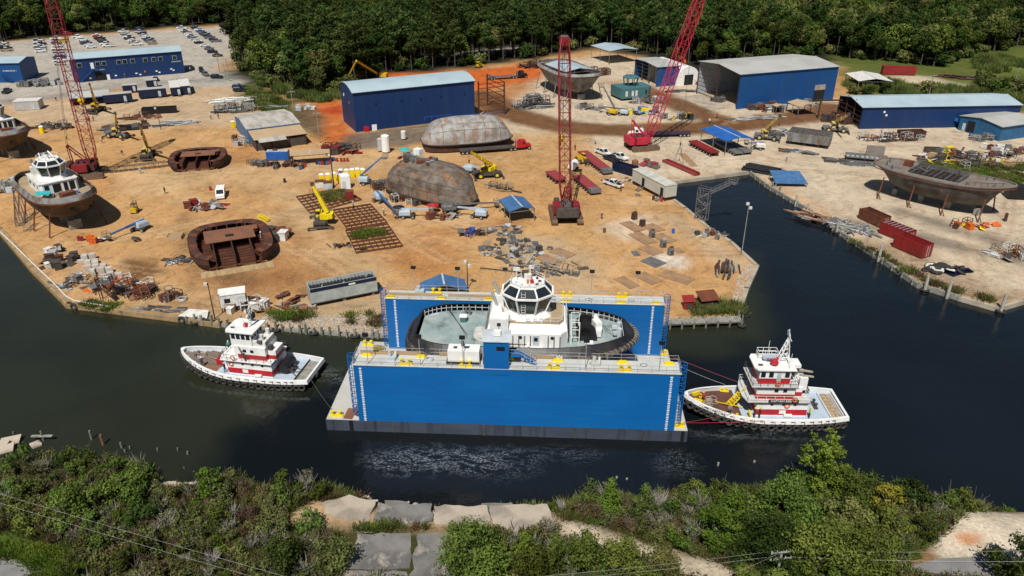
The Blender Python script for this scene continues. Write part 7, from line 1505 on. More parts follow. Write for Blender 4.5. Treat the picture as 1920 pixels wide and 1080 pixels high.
for px,k,s in (((1660,175),8,.9),((1735,176),7,1.3),((1600,176),7,.9),((1625,178),8,.8),((1852,172),7,1.6),((1870,178),8,1.5),((1905,180),7,1.7),((1840,158),8,1.2),((1655,162),7,.9)):
 x,y,_ = G(*px); t = T('bush',f'dark bush behind the long navy shed, {"left part" if px[0] < 1700 else "middle" if px[0] < 1800 else "right part"}','bush',(x,y,0),px[0],'bushes behind the long navy shed'); t.scale = (s,) * 3; inst(TM[k][0],'crown',t); inst(TM[k][1],'trunk',t)
# ---- single trees of the near bank
def bank_tree(name,label,px,H,Rr,kind,m,n,seed,z0=.25,lsize=.16,nb=8):
 if kind == 'round': H,Rr,n = H * 1.2,Rr * 1.08,int(n * 1.2)
 x,y,_ = G(*px); g = nprng(seed); z = bz1(x,y) - .1; t = T(name,label,'tree',(x,y,z),g.uniform(0,6.28)); lob = []
 if kind == 'cone':
  for k in range(22): f = k / 21; a = k * 2.4; R_ = Rr * (1 - f) ** .8 + .1; lob.append(((R_ * .5 * math.cos(a),R_ * .5 * math.sin(a),H * (.08 + .88 * f)),(R_ * .62 + .1,R_ * .62 + .1,H * .075)))
 elif kind == 'round':
  for k in range(18): a = g.uniform(0,6.28); d = Rr * g.uniform(0,.72); q = Rr * g.uniform(.26,.42); lob.append(((d * math.cos(a),d * math.sin(a),H * (z0 + (1 - z0) * g.uniform(.12,.92) * (1 - .35 * d / Rr))),(q,q,q * .8)))
 elif kind == 'open':
  for k in range(46): a = g.uniform(0,6.28); f = g.uniform(.05,.98); d = Rr * g.uniform(.1,1) * (1.05 - .5 * f); q = Rr * g.uniform(.13,.25); lob.append(((d * math.cos(a),d * math.sin(a),H * (z0 + (1 - z0) * f)),(q,q,q * 1.1)))
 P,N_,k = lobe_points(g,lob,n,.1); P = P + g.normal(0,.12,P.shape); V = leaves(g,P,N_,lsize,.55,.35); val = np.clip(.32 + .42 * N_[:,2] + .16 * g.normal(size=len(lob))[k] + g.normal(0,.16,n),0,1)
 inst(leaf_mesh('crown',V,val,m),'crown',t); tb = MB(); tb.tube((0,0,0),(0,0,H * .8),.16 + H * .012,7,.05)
 for c,r_ in lob[::max(1,len(lob) // nb)]: tb.tube((0,0,max(.3,c[2] * .55)),c,.07,5,.025)
 inst(tb.mesh('trunk',m_dead if kind == 'open' else m_bark),'trunk',t); return t
bank_tree('young_pine','bright green young pine at the water edge, left of the slabs',(402,945),4.6,2.2,'open',l_bright,1500,201,.12,.17)
bank_tree('broadleaf_tree','big dense green tree at the bottom, right of the cracked slabs',(902,1100),8.8,4.5,'round',l_mid,6500,202,.1)
bank_tree('broadleaf_tree','bright green sapling right of the big dense tree',(985,1075),5.0,2.0,'open',l_bright,1100,203,.1)
bank_tree('broadleaf_tree','dense green tree at the bottom beside the bright sapling',(1000,1110),4.8,3.0,'round',l_mid,2600,223,.05)
bank_tree('conical_tree','small dark conical tree on the dirt track edge',(1042,1052),3.6,1.4,'cone',l_mid,1400,204)
bank_tree('conical_tree','green conical cedar at the water edge',(1142,966),5.6,1.35,'cone',l_bright,2600,205)
bank_tree('broadleaf_tree','green round tree in front of the dirt track, left one',(1098,1085),5.0,2.5,'round',l_mid,2000,206,.08)
bank_tree('broadleaf_tree','green round tree in front of the dirt track, right one',(1185,1092),5.4,3.4,'round',l_mid,3000,207,.05)
bank_tree('broadleaf_tree','green round tree at the bottom edge below the dirt track',(1235,1098),4.0,2.6,'round',l_olive,2200,208,.05)
bank_tree('broadleaf_tree','dark green tree between cedar and bare bush',(1198,985),3.6,1.9,'round',l_dark,1500,209,.08)
bank_tree('broadleaf_tree','yellow green open tree with pale limbs right of the dirt track',(1350,1035),7.0,3.4,'open',l_bright,4200,210,.15,.17)
bank_tree('broadleaf_tree','tallest tree of the near bank, feathery yellow green against the water',(1532,940),9.0,3.6,'open',l_bright,5200,211,.1,.17)
bank_tree('broadleaf_tree','dark green tree right below the tallest tree',(1590,955),6.0,2.8,'round',l_mid,2800,212,.1)
bank_tree('broadleaf_tree','dense dark tree left below the tallest tree',(1470,985),6.4,3.8,'round',l_mid,3600,213,.08)
bank_tree('broadleaf_tree','yellowing small tree right of the dark tree',(1652,970),4.4,2.3,'open',l_yel,1300,214,.1)
bank_tree('broadleaf_tree','green small tree at the water edge right of the yellowing one',(1702,960),4.0,2.0,'round',l_dark,1600,215,.08)
bank_tree('broadleaf_tree','broad dark tree in the lower right thicket, left one',(1430,1060),6.8,4.4,'round',l_dark,4600,216,.05)
bank_tree('broadleaf_tree','broad dark tree in the lower right thicket, middle one',(1530,1080),6.6,4.6,'round',l_mid,4800,217,.05)
bank_tree('broadleaf_tree','broad dark tree in the lower right thicket, right one',(1620,1090),5.6,4.0,'round',l_mid,3800,218,.05)
bank_tree('broadleaf_tree','olive tree filling the gap in the lower right thicket',(1580,1010),4.6,3.0,'round',l_olive,2400,219,.05)
bank_tree('pine_tree','dark pine at the bottom right corner beside the road',(1895,1100),5.6,3.6,'open',l_dark,3000,220,.15,.18)
bank_tree('broadleaf_tree','dark tree at the left part of the near bank',(150,985),4.6,3.2,'round',l_mid,2600,221,.05)
bank_tree('broadleaf_tree','green tree on the left bank below the old posts',(240,945),4.2,2.8,'round',l_mid,2200,222,.05)
bank_tree('broadleaf_tree','dark green tree at the bottom left of the slabs',(540,1088),4.8,3.4,'round',l_dark,2800,224,.05)
bank_tree('broadleaf_tree','yellow green tree against the left side of the slabs',(630,1072),3.8,2.4,'round',l_olive,1800,225,.05)
g = nprng(9); db = MB()
for k in range(90): a = g.uniform(0,6.28); sp = g.uniform(.3,1.7); e = Vector((math.cos(a) * sp,math.sin(a) * sp,g.uniform(1.2,3.2))); q = e * .5 + Vector((0,0,.2)); db.tube((0,0,0),q,.05,4,.03); db.tube(q,e,.03,3,.012); db.tube(q,q + Vector((g.normal(0,.4),g.normal(0,.4),.7)),.02,3,.01)
p = G(1236,965); tag(move(db.build('bare_bush',m_dead),(p.x,p.y,bz1(p.x,p.y)),0),'bare silver grey bush at the water edge','bush')
# shore works, slabs, roads
def strip(name,label,cat,px,z0,z1,w,m,off=0.0,kind=None):
 P = [G(*p) for p in px]; mb = MB()
 for a,b in zip(P,P[1:]):
  d = (b - a).normalized(); a2,b2 = a - d * w * .3,b + d * w * .3; mb.bar(a2 + Vector((0,0,(z0 + z1) / 2)),b2 + Vector((0,0,(z0 + z1) / 2)),w,z1 - z0)
 return tag(mb.build(name,m),label,cat,kind=kind)
strip('quay_wall','tan concrete quay wall along the left side of the yard','quay',SHORE[0:4],-3,.22,1.1,m_bulk); strip('quay_wall','tan concrete quay wall below the pallets and stair, left shore','quay',SHORE[3:6],-3,.16,1.1,m_bulk)
strip('quay_wall','concrete sill at the head of the slip','quay',SHORE[19:21],-3,.12,.9,m_conc3); strip('quay_wall','broken concrete edge on the left side of the slip','quay',SHORE[14:20],-3,.14,.8,m_conc); strip('quay_wall','pale stone edge at the corner by the timber pier','quay',SHORE[12:15],-3,.1,.9,m_conc3)
strip('quay_wall','timber bulkhead running along the right side of the slip','quay',SHORE[20:27],-3,.25,.45,m_gwood); strip('quay_wall','low shore revetment behind the drydock','quay',SHORE[5:12],-3,-.15,.5,m_gwood); strip('quay_wall','stone edge at the far right point','quay',SHORE[26:30],-3,.15,.6,m_conc3)
hs = MB().path([G(x,y,.35) for x,y in ((-10,425),(20,453),(60,492),(100,530),(125,556),(140,564),(170,569),(205,575))],.12,6); tag(hs.build('hose',m_white2),'white hose lying along the left quay wall','hose')
def pile(label,px,h,r=.22,m=None,lean=0.0,z0=-3.0,group='mooring piles',tyre=False,name='mooring_pile'):
 p = G(px[0],px[1],0.0); t = T(name,label,'pile',(p.x,p.y,0),rnd.uniform(0,6),group); MB().tube((0,0,z0),(lean,0,h),r,8,r * .92).build('shaft',m or m_pile,t); MB().tube((lean,0,h),(lean,0,h + .05),r * .93,8,r * .7).build('top',m_gwood,t)
 if tyre: MB().torus((0,0,-.35),r + .38,.22,n=14,m=6).build('tyre',m_rubber,t)
k = 0
for x in range(350,724,15):
 f = [p for p in zip(SHORE,SHORE[1:]) if p[0][0] <= x <= p[1][0]][0]; y = f[0][1] + (f[1][1] - f[0][1]) * (x - f[0][0]) / (f[1][0] - f[0][0]) + 1.5; k += 1
 pile(f'{"stout" if k % 4 == 0 else "thin"} old timber pile {"left of the left tug mast" if x < 470 else "between tug and storage trailer" if x < 600 else "left of the drydock"}',(x + rnd.uniform(-3,3),y + 1),rnd.uniform(.5,1.4) + (.6 if k % 4 == 0 else 0),rnd.uniform(.16,.3),rnd.choice([m_pile,m_pile,m_gwood]),rnd.uniform(-.15,.15),group='timber piles on the near shore of the yard',tyre=k % 5 == 2,name='timber_pile')
for x,y,h,wh in ((1448,352,1.6,0),(1462,358,1.2,0),(1492,381,2.0,1),(1514,394,1.6,1),(1569,432,2.3,1),(1648,484,2.9,1),(1735,540,2.6,1),(1777,553,2.9,1),(1878,580,3.1,1)):
 pile(f'pale mooring pile number counted from the slip head, {["first", "second", "third", "fourth", "fifth", "sixth", "seventh", "eighth", "ninth"][[1448, 1462, 1492, 1514, 1569, 1648, 1735, 1777, 1878].index(x)]}, right quay',(x,y),h,.3 if x > 1600 else .26,M('pale_pile',(.42,.4,.35),.85,c2=(.3,.28,.24),sc=1.5) if wh else m_pile,tyre=x in (1514,1569,1735,1878))
for i in range(20,26):
 a,b = G(*SHORE[i]),G(*SHORE[i + 1]); L = (b - a).length
 for q in range(int(L / 2.6)):
  p = a.lerp(b,(q + .5) / int(L / 2.6)); n = Vector(((b - a).y,-(b - a).x,0)).normalized(); p = p - n * .35 if False else p + Vector((-.25,-.3,0)); t = T('timber_stub','short timber stub along the right quay bulkhead','pile',(p.x,p.y,0),0,'stubs along the right bulkhead'); MB().tube((0,0,-3),(0,0,rnd.uniform(.35,.7)),.17,7).build('shaft',m_gwood,t); MB().bar((-.3,.4,.1),(.3,.2,.1),.1).build('cleat',m_gwood,t)
pr = T('timber_pier','grey plank pier right of the drydock','pier',tuple(G(1320,603)),R(4)); nb = 38
for k in range(nb): x = -6.4 + k * .345; MB().box((x,0,.3 + rnd.uniform(-.015,.015)),(.31,2.0 + rnd.uniform(-.12,.12),.1),rnd.uniform(-.02,.02)).build('plank',m_gwood,pr)
for y in (-.8,.8): MB().b2(-6.6,6.7,y - .12,y + .12,.0,.24).build('stringer',m_pile,pr)
for k in range(7):
 for y in (-.95,.9): x = -6.2 + k * 2.1; MB().tube((x,y,-3),(x,y,.55 if k < 6 else 1.5),.17,7).build('pile',m_pile,pr)
MB().torus((6.4,-1.2,-.3),.5,.24,n=14,m=6).build('tyre_fender',m_rubber,pr)
for px,lb in (((131,573),'black tyre fenders at the left quay corner, left one'),((139,576),'black tyre fenders at the left quay corner, right one'),((341,601),'black tyre fender under the pale sheet, left one'),((389,605),'black tyre fender under the pale sheet, right one')): p = G(px[0],px[1],-.3); tag(move(MB().torus((0,0,0),.55,.26,(.3,1,0),14,6).build('tyre_fender',m_rubber),(p.x,p.y,-.25)),lb,'tyre')
tag(move(MB().slab((-2.6,-1.0,.35),(2.8,-1.2,.3),(2.0,1.2,.6),(-1.6,1.3,.6),.1).build('pale_sheet',m_white2),G(366,592),R(-6)),'pale sheet lying on the quay edge left of the piles','sheet')
stone_me = []
for s in range(5):
 g = nprng(300 + s); bm = bmesh.new(); bmesh.ops.create_icosphere(bm,subdivisions=1,radius=1)
 for v in bm.verts: v.co *= float(g.uniform(.65,1.2)); v.co.z *= .7
 me = bpy.data.meshes.new('stone'); bm.to_mesh(me); bm.free(); me.materials.append(m_stone); stone_me.append(me)
def rubble(name,label,px,n,s0,s1,zf,seed):
 g = nprng(seed); poly = gp(px); a = np.array(poly); P = []
 while len(P) < n:
  q = np.column_stack([g.uniform(a[:,0].min(),a[:,0].max(),400),g.uniform(a[:,1].min(),a[:,1].max(),400)]); P += list(q[inside(q,poly)])
 P = np.array(P[:n]); gn_scatter(name,label,np.column_stack([P,zf(P)]),g.integers(0,5,n),g.uniform(0,6.28,n),g.uniform(s0,s1,n),[(m_,None) for m_ in stone_me],'rubble')
rubble('shore_rubble','pale broken rubble on the shore beside the drydock',[(480,600),(520,582),(600,592),(722,590),(724,622),(640,618),(520,608)],1500,.06,.3,land_z,1)
rubble('corner_rubble','pale rubble at the corner of the slip',[(1380,585),(1394,540),(1412,500),(1400,492),(1384,520),(1370,570)],260,.08,.35,land_z,2)
rubble('bank_rubble','orange and grey rubble at the near bank water edge',[(620,905),(700,925),(860,945),(1030,942),(1040,958),(850,965),(690,955),(610,930),(520,950),(440,930),(445,915)],420,.08,.42,lambda P: bank_z(P) + .02,3)
rubble('quay_debris','small broken debris along the right quay edge',[(1500,388),(1560,405),(1640,450),(1740,500),(1860,555),(1860,572),(1720,528),(1600,452)],500,.05,.22,land_z,4)
rubble('gravel_specks','scattered stones and scraps over the working yard',[(20,430),(300,380),(620,480),(900,440),(1200,360),(1380,520),(1250,590),(900,600),(400,590),(140,560)],3500,.04,.15,land_z,5)
def slab(label,px,m,z=.05,rag=.25,seed=0):
 P = [G(*p) for p in px]; c = sum(P,Vector()) / len(P); g = nprng(seed + 400); Q = []
 for a,b in zip(P,P[1:] + P[:1]):
  n = max(2,int((b - a).length / .8))
  for k in range(n): q = a.lerp(b,k / n) - c; Q.append((q.x + g.normal(0,rag * .5),q.y + g.normal(0,rag * .5)))
 zb = float(np.max(bank_z(np.array([[p.x,p.y] for p in P] + [[c.x,c.y]])))); return tag(move(MB().prism(Q,-.7,.0).build('concrete_slab',m),(c.x,c.y,zb + z)),label,'slab','old concrete slabs on the near bank')
slab('big dark grey concrete slab at the bottom, left of the white crack',[(672,1008),(772,1008),(768,1074),(648,1074)],m_conc2,seed=1)
slab('stained dark concrete slab right of the white crack',[(782,1008),(880,1010),(896,1110),(768,1110)],m_conc2,.04,seed=2); slab('lower grey concrete slab at the bottom edge',[(640,1078),(764,1078),(758,1130),(628,1130)],m_conc2,.03,seed=3)
slab('sandy concrete slab left of the rust spot',[(600,950),(660,938),(706,945),(694,982),(628,978)],m_conc3,.05,.4,4); slab('grey concrete slab with a rust spot in its middle',[(709,952),(807,954),(811,985),(760,992),(706,990)],m_conc2,.05,.25,5)
slab('sandy grey concrete slab under the dense tree',[(811,955),(913,956),(918,992),(815,990)],m_conc3,.05,.25,6); slab('pale concrete slab along the water right of the dense tree',[(918,955),(1026,952),(1040,985),(985,1012),(922,996)],m_conc3,.05,.25,7)
for i,(px,lb) in enumerate((([(722,934),(764,937),(768,948),(718,948)],'broken slab edge tilting into the water, left one'),([(778,942),(800,946),(796,952),(776,950)],'small broken slab at the water line'),([(812,945),(826,944),(826,954),(810,954)],'broken concrete lump at the water line'),([(832,944),(882,942),(880,949),(834,950)],'thin broken slab half in the water'),([(905,940),(960,940),(960,952),(908,952)],'broken slab edge tilting into the water, right one'),([(290,907),(332,905),(332,916),(290,918)],'old concrete wall stub near the young pine'),([(334,906),(372,905),(374,914),(334,917)],'second concrete wall stub near the young pine'))): slab(lb,px,m_conc3 if i > 4 else m_conc2,.1 if i < 5 else .25,.2,20 + i)
tag(strip('concrete_kerb','white cracked kerb running between the two dark slabs','kerb',[(778,1000),(776,1040),(766,1110)],.2,.5,.35,m_conc3)); strip('concrete_kerb','pale kerb along the upper side of the dark slab','kerb',[(662,1003),(790,1003)],.2,.5,.25,m_conc3)
def road(name,label,px,z):
 P = gp(px); zz = bank_z(np.array(P)); return tag(MB().prism(P,-.5,float(np.max(zz)) + z).build(name,m_asph),kind='structure')
road('road','',[(-260,975),(-60,1030),(0,1046),(60,1064),(130,1092),(200,1140),(-260,1140)],.04); road('road','',[(1690,1074),(1760,1056),(1840,1052),(1930,1050),(2200,1060),(2200,1110),(1690,1110)],.04)
for i,(x,y,h,r) in enumerate(((82,826,1.6,.14),(172,824,1.5,.17),(194,834,1.7,.22),(229,840,.9,.16),(235,848,.5,.12),(244,842,.5,.12),(297,845,.45,.12),(332,845,.5,.12),(352,852,.5,.16),(24,814,.4,.12),(347,879,.3,.08))):
 p = G(x,y,WATER); t = T('old_post',f'old timber post standing in the water, {["crossed by a plank", "dark and tall", "orange stained and broad", "leaning near the bank", "short beside the leaning one", "thin and short", "small, left of three", "small, middle of three", "stubby, right of three", "beside the wrecked planks", "tiny, near the young pine"][i]}','post',(p.x,p.y,WATER),0,'old posts in the canal'); MB().tube((0,0,-1.5),(rnd.uniform(-.15,.15),0,h),r,7,r * .8).build('shaft',m_pile if i != 2 else m_rplate,t)
 if i == 0: MB().bar((-1.5,0,.75),(1.4,0,.8),.4,.12).build('plank',m_gwood,t)
for i,(x,y,h) in enumerate(((1345,873,.5),(1413,867,.3),(1155,897,.3),(1174,899,.2),(1208,912,.2))): p = G(x,y,WATER); tag(move(MB().tube((0,0,-1),(.1,0,h),.14,6).build('old_post',m_gwood),(p.x,p.y,WATER)),f'small post tip in the water in front of the dock, {["tallest", "rightmost", "leftmost", "second from left", "near the cedar"][i]}','post','old posts in the canal')
for i,(x,y,a,w) in enumerate(((20,830,12,2.6),(2,838,-8,2.0),(10,846,20,2.2))): p = G(x,y,WATER); tag(move(MB().slab((-w / 2,-.7,.1),(w / 2,-.7,.3),(w / 2,.7,.75),(-w / 2,.7,.45),.16).build('dock_wreck',m_conc3),(p.x,p.y,WATER),R(a)),['tilted pale dock panel in the water at the far left','sunken pale dock panel at the left edge','pale dock panel against the bank at the left edge'][i],'wreckage')
p = G(68,834,WATER); tag(move(MB().loft([[(x,.9 * math.cos(a) * (1 - abs(x)),.55 * math.sin(a) * (1 - abs(x) * .5)) for a in [k * math.pi / 6 for k in range(7)]] for x in (-.85,-.4,0,.4,.85)],closed=False,cap0=False,cap1=False).build('sunken_dome',m_conc3),(p.x,p.y,WATER - .05)),'pale sunken dome beside the crossed post','wreckage')
for x,y,L,a,lb in ((1440,920,2.6,-28,'grey plank slanting into the water below the tall tree'),(1363,922,2.2,-8,'pale plank on the water edge right of the bare bush'),(1250,1012,3.6,-40,'grey weathered beam lying in the scrub'),(1758,1015,1.6,70,'grey sheet lying beside the white sand')): p = G(x,y,0); tag(move(MB().box((0,0,.1),(L,.35,.16)).build('plank',m_gwood),(p.x,p.y,(bz1(p.x,p.y) if y != 920 else WATER) + .1),R(a)),lb,'plank')
def upole(label,px,h,arms,m=None,wires=()):
 p = G(*px); t = T('utility_pole',label,'pole',(p.x,p.y,bz1(p.x,p.y) if p.y < 80 else 0),R(8),'poles'); MB().tube((0,0,0),(0,0,h),.16,8,.11).build('shaft',m or m_gwood,t)
 for z in arms: a = MB().bar((-1.2,0,z),(1.2,0,z),.13).build('crossarm',m_gwood,t); [MB().tube((x,0,z),(x,0,z + .25),.06,6).build('insulator',m_pale,a) for x in (-1.1,-.5,.5,1.1)]
 return t,p
pl,pp = upole('grey power pole with two crossarms at the bottom right',(1452,1100),4.5,(4.3,3.4),m_galv)
def wire(label,a,b,sag,r=.022,m=None):
 a,b = Vector(a),Vector(b); mb = MB(); n = 24; P = [a.lerp(b,k / n) - Vector((0,0,sag * 4 * (k / n) * (1 - k / n))) for k in range(n + 1)]; mb.path(P,r,4); return tag(mb.build('overhead_wire',m or m_galv),label,'wire','overhead wires')
b0 = bz1(pp.x,pp.y)
for i,(za,e,lb) in enumerate(((4.55,(-60,908),'upper of the pale wires crossing the lower left'),(4.55,(-60,925),'second pale wire crossing the lower left'),(3.65,(-60,948),'dark lowest wire crossing the lower left'))):
 A = G(*e,9.0); d = G(560 - i * 40,1088 + i * 6,7.5); wire(lb,A,d,.15,.009,m_galv if i < 2 else m_dsteel)
for i,(x,y) in enumerate(((900,1098),(900,1090),(1330,1090))): wire(f'thin wire running left from the power pole, {["lower", "upper", "short"][i]}',(pp.x - 1 + i * .6,pp.y,b0 + 4.6 - (i == 0) * .9),G(x,y,6.5),.3,.009)
for i in range(2): wire(f'thin wire running right from the power pole, {["upper", "lower"][i]}',(pp.x + 1,pp.y,b0 + 4.6 - i * .9),G(1990,1030 + i * 22,7.0),.3,.009)
# masts and poles in the yard
def lamp(label,px,h,heads=2,m=None,r=.12):
 p = G(*px); t = T('light_mast',label,'light mast',(p.x,p.y,0),rnd.uniform(-.5,.5),'light masts in the yard'); MB().tube((0,0,0),(0,0,h),r,7,r * .6).build('shaft',m or m_drust,t)
 for k in range(heads): MB().box(((k - .5) * .7,-.15,h - .1 - k * .9),(.55,.4,.5)).build('floodlight',m_white2,t)
lamp('tall light mast at the corner of the slip',(1390,479),11.5,2,m_gwood); lamp('thin light mast behind the drydock, left of the wheelhouse',(877,541),5.8,2); lamp('thin light mast beside the cabin on the left shore',(403,598),7.0,1); lamp('light mast in front of the long navy shed',(1648,268),9.5,2); lamp('dark mast between the portable toilets',(626,350),8.5,1,m_dsteel,.22); lamp('thin mast in the left yard beyond the small rusty section',(302,243),7,1); lamp('light mast at the corner of the pallets',(193,560),6,1)
for px,h,lb in (((600,268),9.5,'grey utility pole left of the navy hall'),((553,226),10,'leaning dark utility pole in the grass left of the hall'),((430,152),9,'dark utility pole by the car park road, left one'),((424,150),6.5,'short dark utility pole by the car park road'),((437,130),8,'utility pole behind the car park road'),((412,138),8,'pale utility pole by the car park road'),((1741,180),8,'pale utility pole behind the long navy shed'),((1900,165),8,'utility pole among bushes at the far right')): upole(lb,px,h,(h - .5,),m_gwood)
wire('slack power wire between the hall pole and the leaning pole',G(600,268) + Vector((0,0,9.2)),G(553,226) + Vector((0,0,9.6)),1.0,.02,m_dsteel)
# portable toilets, drums, pallets, tanks
def toilet(label,px,m,rz):
 t = T('portable_toilet',label,'toilet',tuple(G(*px)),rz,'portable toilets'); b = MB().box((0,0,1.05),(1.15,1.15,2.1),top=.96).build('cabin',m,t); MB().loft([[(x * k,y * k,z) for x,y in ((-.6,-.6),(.6,-.6),(.6,.6),(-.6,.6))] for k,z in ((1,2.1),(1,2.2),(.6,2.4))]).build('roof',m_white,t); MB().box((0,-.58,1.0),(.8,.04,1.8)).build('door',m,t); MB().box((.33,-.61,1.1),(.08,.04,.2)).build('handle',m_dsteel,t)
for i,(x,y,m) in enumerate(((604,342,m_byel),(616,341,m_byel),(627,339,m_byel),(640,333,m_steel),(651,333,m_byel),(661,332,m_byel),(671,331,m_byel),(681,332,m_byel),(637,342,m_byel))): toilet(f'{"grey" if m is m_steel else "yellow"} portable toilet, {["first", "second", "third", "fourth", "fifth", "sixth", "seventh", "eighth", "odd one in front"][i]} from the left in the row',(x,y),m,R(14))
toilet('yellow portable toilet at the corner of the tin workshop',(438,240),m_byel,R(30)); toilet('yellow booth between the repair tugs',(80,250),m_byel,R(10))
t = T('site_cabin','white cabin with rounded top right of the portable toilets','cabin',tuple(G(649,352)),R(10)); MB().b2(-1.2,1.2,-1,1,0,3.4).build('body',m_white,t); MB().box((0,0,3.6),(2.2,1.8,.4),top=.7).build('roof',m_white,t); MB().box((-.4,-1.02,1.1),(.9,.06,2.0)).build('door',m_pale,t)
for px,lb,m in (((600,352),'white tool box with rusty lid under the yellow crane boom',m_white2),((616,354),'grey tool box beside the dark mast',m_pale),((656,372),'red steel cabinet on the steel grid edge',m_cont)):
 t = T('tool_box',lb,'box',tuple(G(*px)),R(12)); MB().b2(-1,1,-.8,.8,.1,1.8).build('body',m,t); MB().b2(-1.1,1.1,-.9,.9,1.8,1.95).build('lid',m_rust,t); MB().box((0,-.82,1),(1.2,.04,1.4)).build('door',m,t)
dm = {c: MB().tube((0,0,0),(0,0,.88),.29,10).torus((0,0,.3),.29,.025,n=10,m=4).torus((0,0,.6),.29,.025,n=10,m=4).mesh('drum',paint(v,.5)) for c,v in (('blue',(.02,.1,.38)),('red',(.35,.02,.02)),('black',(.015,.015,.018)),('rusty',(.16,.06,.03)))}
DR = [((563,318),'blue'),((568,316),'black'),((572,313),'red'),((594,308),'black'),((599,309),'blue'),((604,309),'red'),((609,309),'black'),((614,309),'blue'),((619,308),'red'),((627,302),'blue'),((632,303),'red'),((640,303),'red'),((646,303),'red'),((652,303),'red'),((534,342),'black'),((395,357),'red'),((702,380),'rusty'),((1133,436),'rusty'),((1225,375),'black'),((1240,378),'red'),((1262,437),'blue'),((1818,255),'blue')]
for i,(px,c) in enumerate(DR):
 o = inst(dm[c],'drum',None,G(*px),rnd.random(),1.15); where = ('in the cluster before the lean-to, left part' if px[0] < 580 else 'in the row under the dark mast' if px[0] < 622 else 'in the row right of the lean-to' if px[0] < 660 else f'standing alone {["beside the grey sheds", "near the van", "by the boom lifts", "in front of the centre crane", "behind the cream trailer", "under the cream trailer", "on the stained apron", "by the long shed"][(i - 14) % 8]}'); tag(o,f'{c} steel drum {where}, {ORD[i % 10]}','drum','steel drums')
pm = MB().b2(-.6,.6,-.5,.5,.12,1.0).mesh('wrapped_pallet',m_card)
pk = MB().b2(-.6,.6,-.5,.5,0,.12).mesh('pallet_base',m_wood)
i = 0
for px,n in (((152,496),3),((166,506),3),((176,514),3),((195,522),3),((160,488),2),((182,500),1)):
 p = G(*px)
 for k in range(n): o = inst(pm,'wrapped_pallet',None,(p.x + k * 1.35 + rnd.uniform(-.1,.1),p.y + rnd.uniform(-.3,.3) + k * .35,0),R(20 + rnd.uniform(-8,8)),(1,1,rnd.uniform(.8,1.35))); inst(pk,'pallet_base',o); tag(o,f'pale wrapped pallet on the left quay, {["front", "second", "third", "rear right", "rear left", "lone"][[152, 166, 176, 195, 160, 182].index(px[0])]} row, {ORD[k]} from left','pallet','wrapped pallets on the left quay')
def tank(label,px,r,h,m,vert=True,rz=0):
 t = T('tank',label,'tank',tuple(G(*px)),rz,'tanks')
 if vert: MB().tube((0,0,.4),(0,0,h),r,14).loft([[(r * k * math.cos(a),r * k * math.sin(a),z) for a in [j * math.pi / 7 for j in range(14)]] for k,z in ((1,h),(.5,h + .3))]).build('shell',m,t); [MB().bar((r * .8 * math.cos(a),r * .8 * math.sin(a),0),(r * .8 * math.cos(a),r * .8 * math.sin(a),.6),.14).build('leg',m_dsteel,t) for a in (.8,2.4,4,5.5)]
 else: MB().tube((-h / 2,0,r + .3),(h / 2,0,r + .3),r,14).build('shell',m,t); [MB().b2(x - .2,x + .2,-r,r,0,.6).build('saddle',m_dsteel,t) for x in (-h * .3,h * .3)]
tank('white upright gas tank left of the upturned hulls',(724,286),1.2,5.0,m_white); tank('grey upright tank beside the white gas tank',(714,284),.9,3.8,m_galv); tank('small white tank with rack in front of the navy hall',(757,262),.8,2.6,m_white2); tank('white tank on a trailer behind the centre crane',(1075,318),1.1,3.2,m_white,False,R(70)); tank('small pale tank beside the blue scrap bin',(1190,316),.9,2.2,m_rplate); tank('grey cylinder standing by the right hull bow',(1884,415),.35,1.8,m_drust)
# scrap, stock and clutter
PM = {}
def piece(kind,m):
 k = (kind,m.name)
 if k not in PM:
  b = MB()
  if kind == 'beam': b.b2(-1.5,1.5,-.14,.14,0,.05).b2(-1.5,1.5,-.03,.03,.05,.27).b2(-1.5,1.5,-.14,.14,.27,.32)
  elif kind == 'pipe': b.tube((-1.6,0,.14),(1.6,0,.14),.14,8)
  elif kind == 'sheet': b.box((0,0,.03),(2.2,1.2,.05))
  elif kind == 'box': b.box((0,0,.5),(1.2,.9,1.0)).box((0,0,1.03),(1.3,1.0,.07))
  elif kind == 'bent': b.slab((-.9,-.6,.05),(.9,-.6,.1),(.7,.6,.75),(-.8,.6,.5),.05)
  elif kind == 'frame':
   for x in (-.8,.8):
    for y in (-.5,.5): b.bar((x,y,0),(x,y,1.3),.1)
   for z in (.65,1.3):
    for q in (((-.8,-.5),(.8,-.5)),((.8,-.5),(.8,.5)),((.8,.5),(-.8,.5)),((-.8,.5),(-.8,-.5))): b.bar((q[0][0],q[0][1],z),(q[1][0],q[1][1],z),.08)
  elif kind == 'grate':
   for k2 in range(6): b.bar((-1.1,-.6 + k2 * .24,.08),(1.1,-.6 + k2 * .24,.08),.07)
   for k2 in range(4): b.bar((-1.1 + k2 * .73,-.62,.09),(-1.1 + k2 * .73,.62,.09),.07)
  elif kind == 'coil': b.torus((0,0,.12),.6,.1,n=14,m=5).torus((0,0,.3),.55,.1,n=14,m=5)
  elif kind == 'tyre': b.torus((0,0,.22),.55,.24,n=14,m=6)
  elif kind == 'table': b.box((0,0,.9),(2.2,1.2,.1)).bar((-.9,-.5,0),(-.9,-.5,.9),.12).bar((.9,-.5,0),(.9,-.5,.9),.12).bar((.9,.5,0),(.9,.5,.9),.12).bar((-.9,.5,0),(-.9,.5,.9),.12)
  PM[k] = b.mesh({'bent': 'bent_plate','frame': 'rack','table': 'work_table'}.get(kind,kind),m)
 return PM[k]
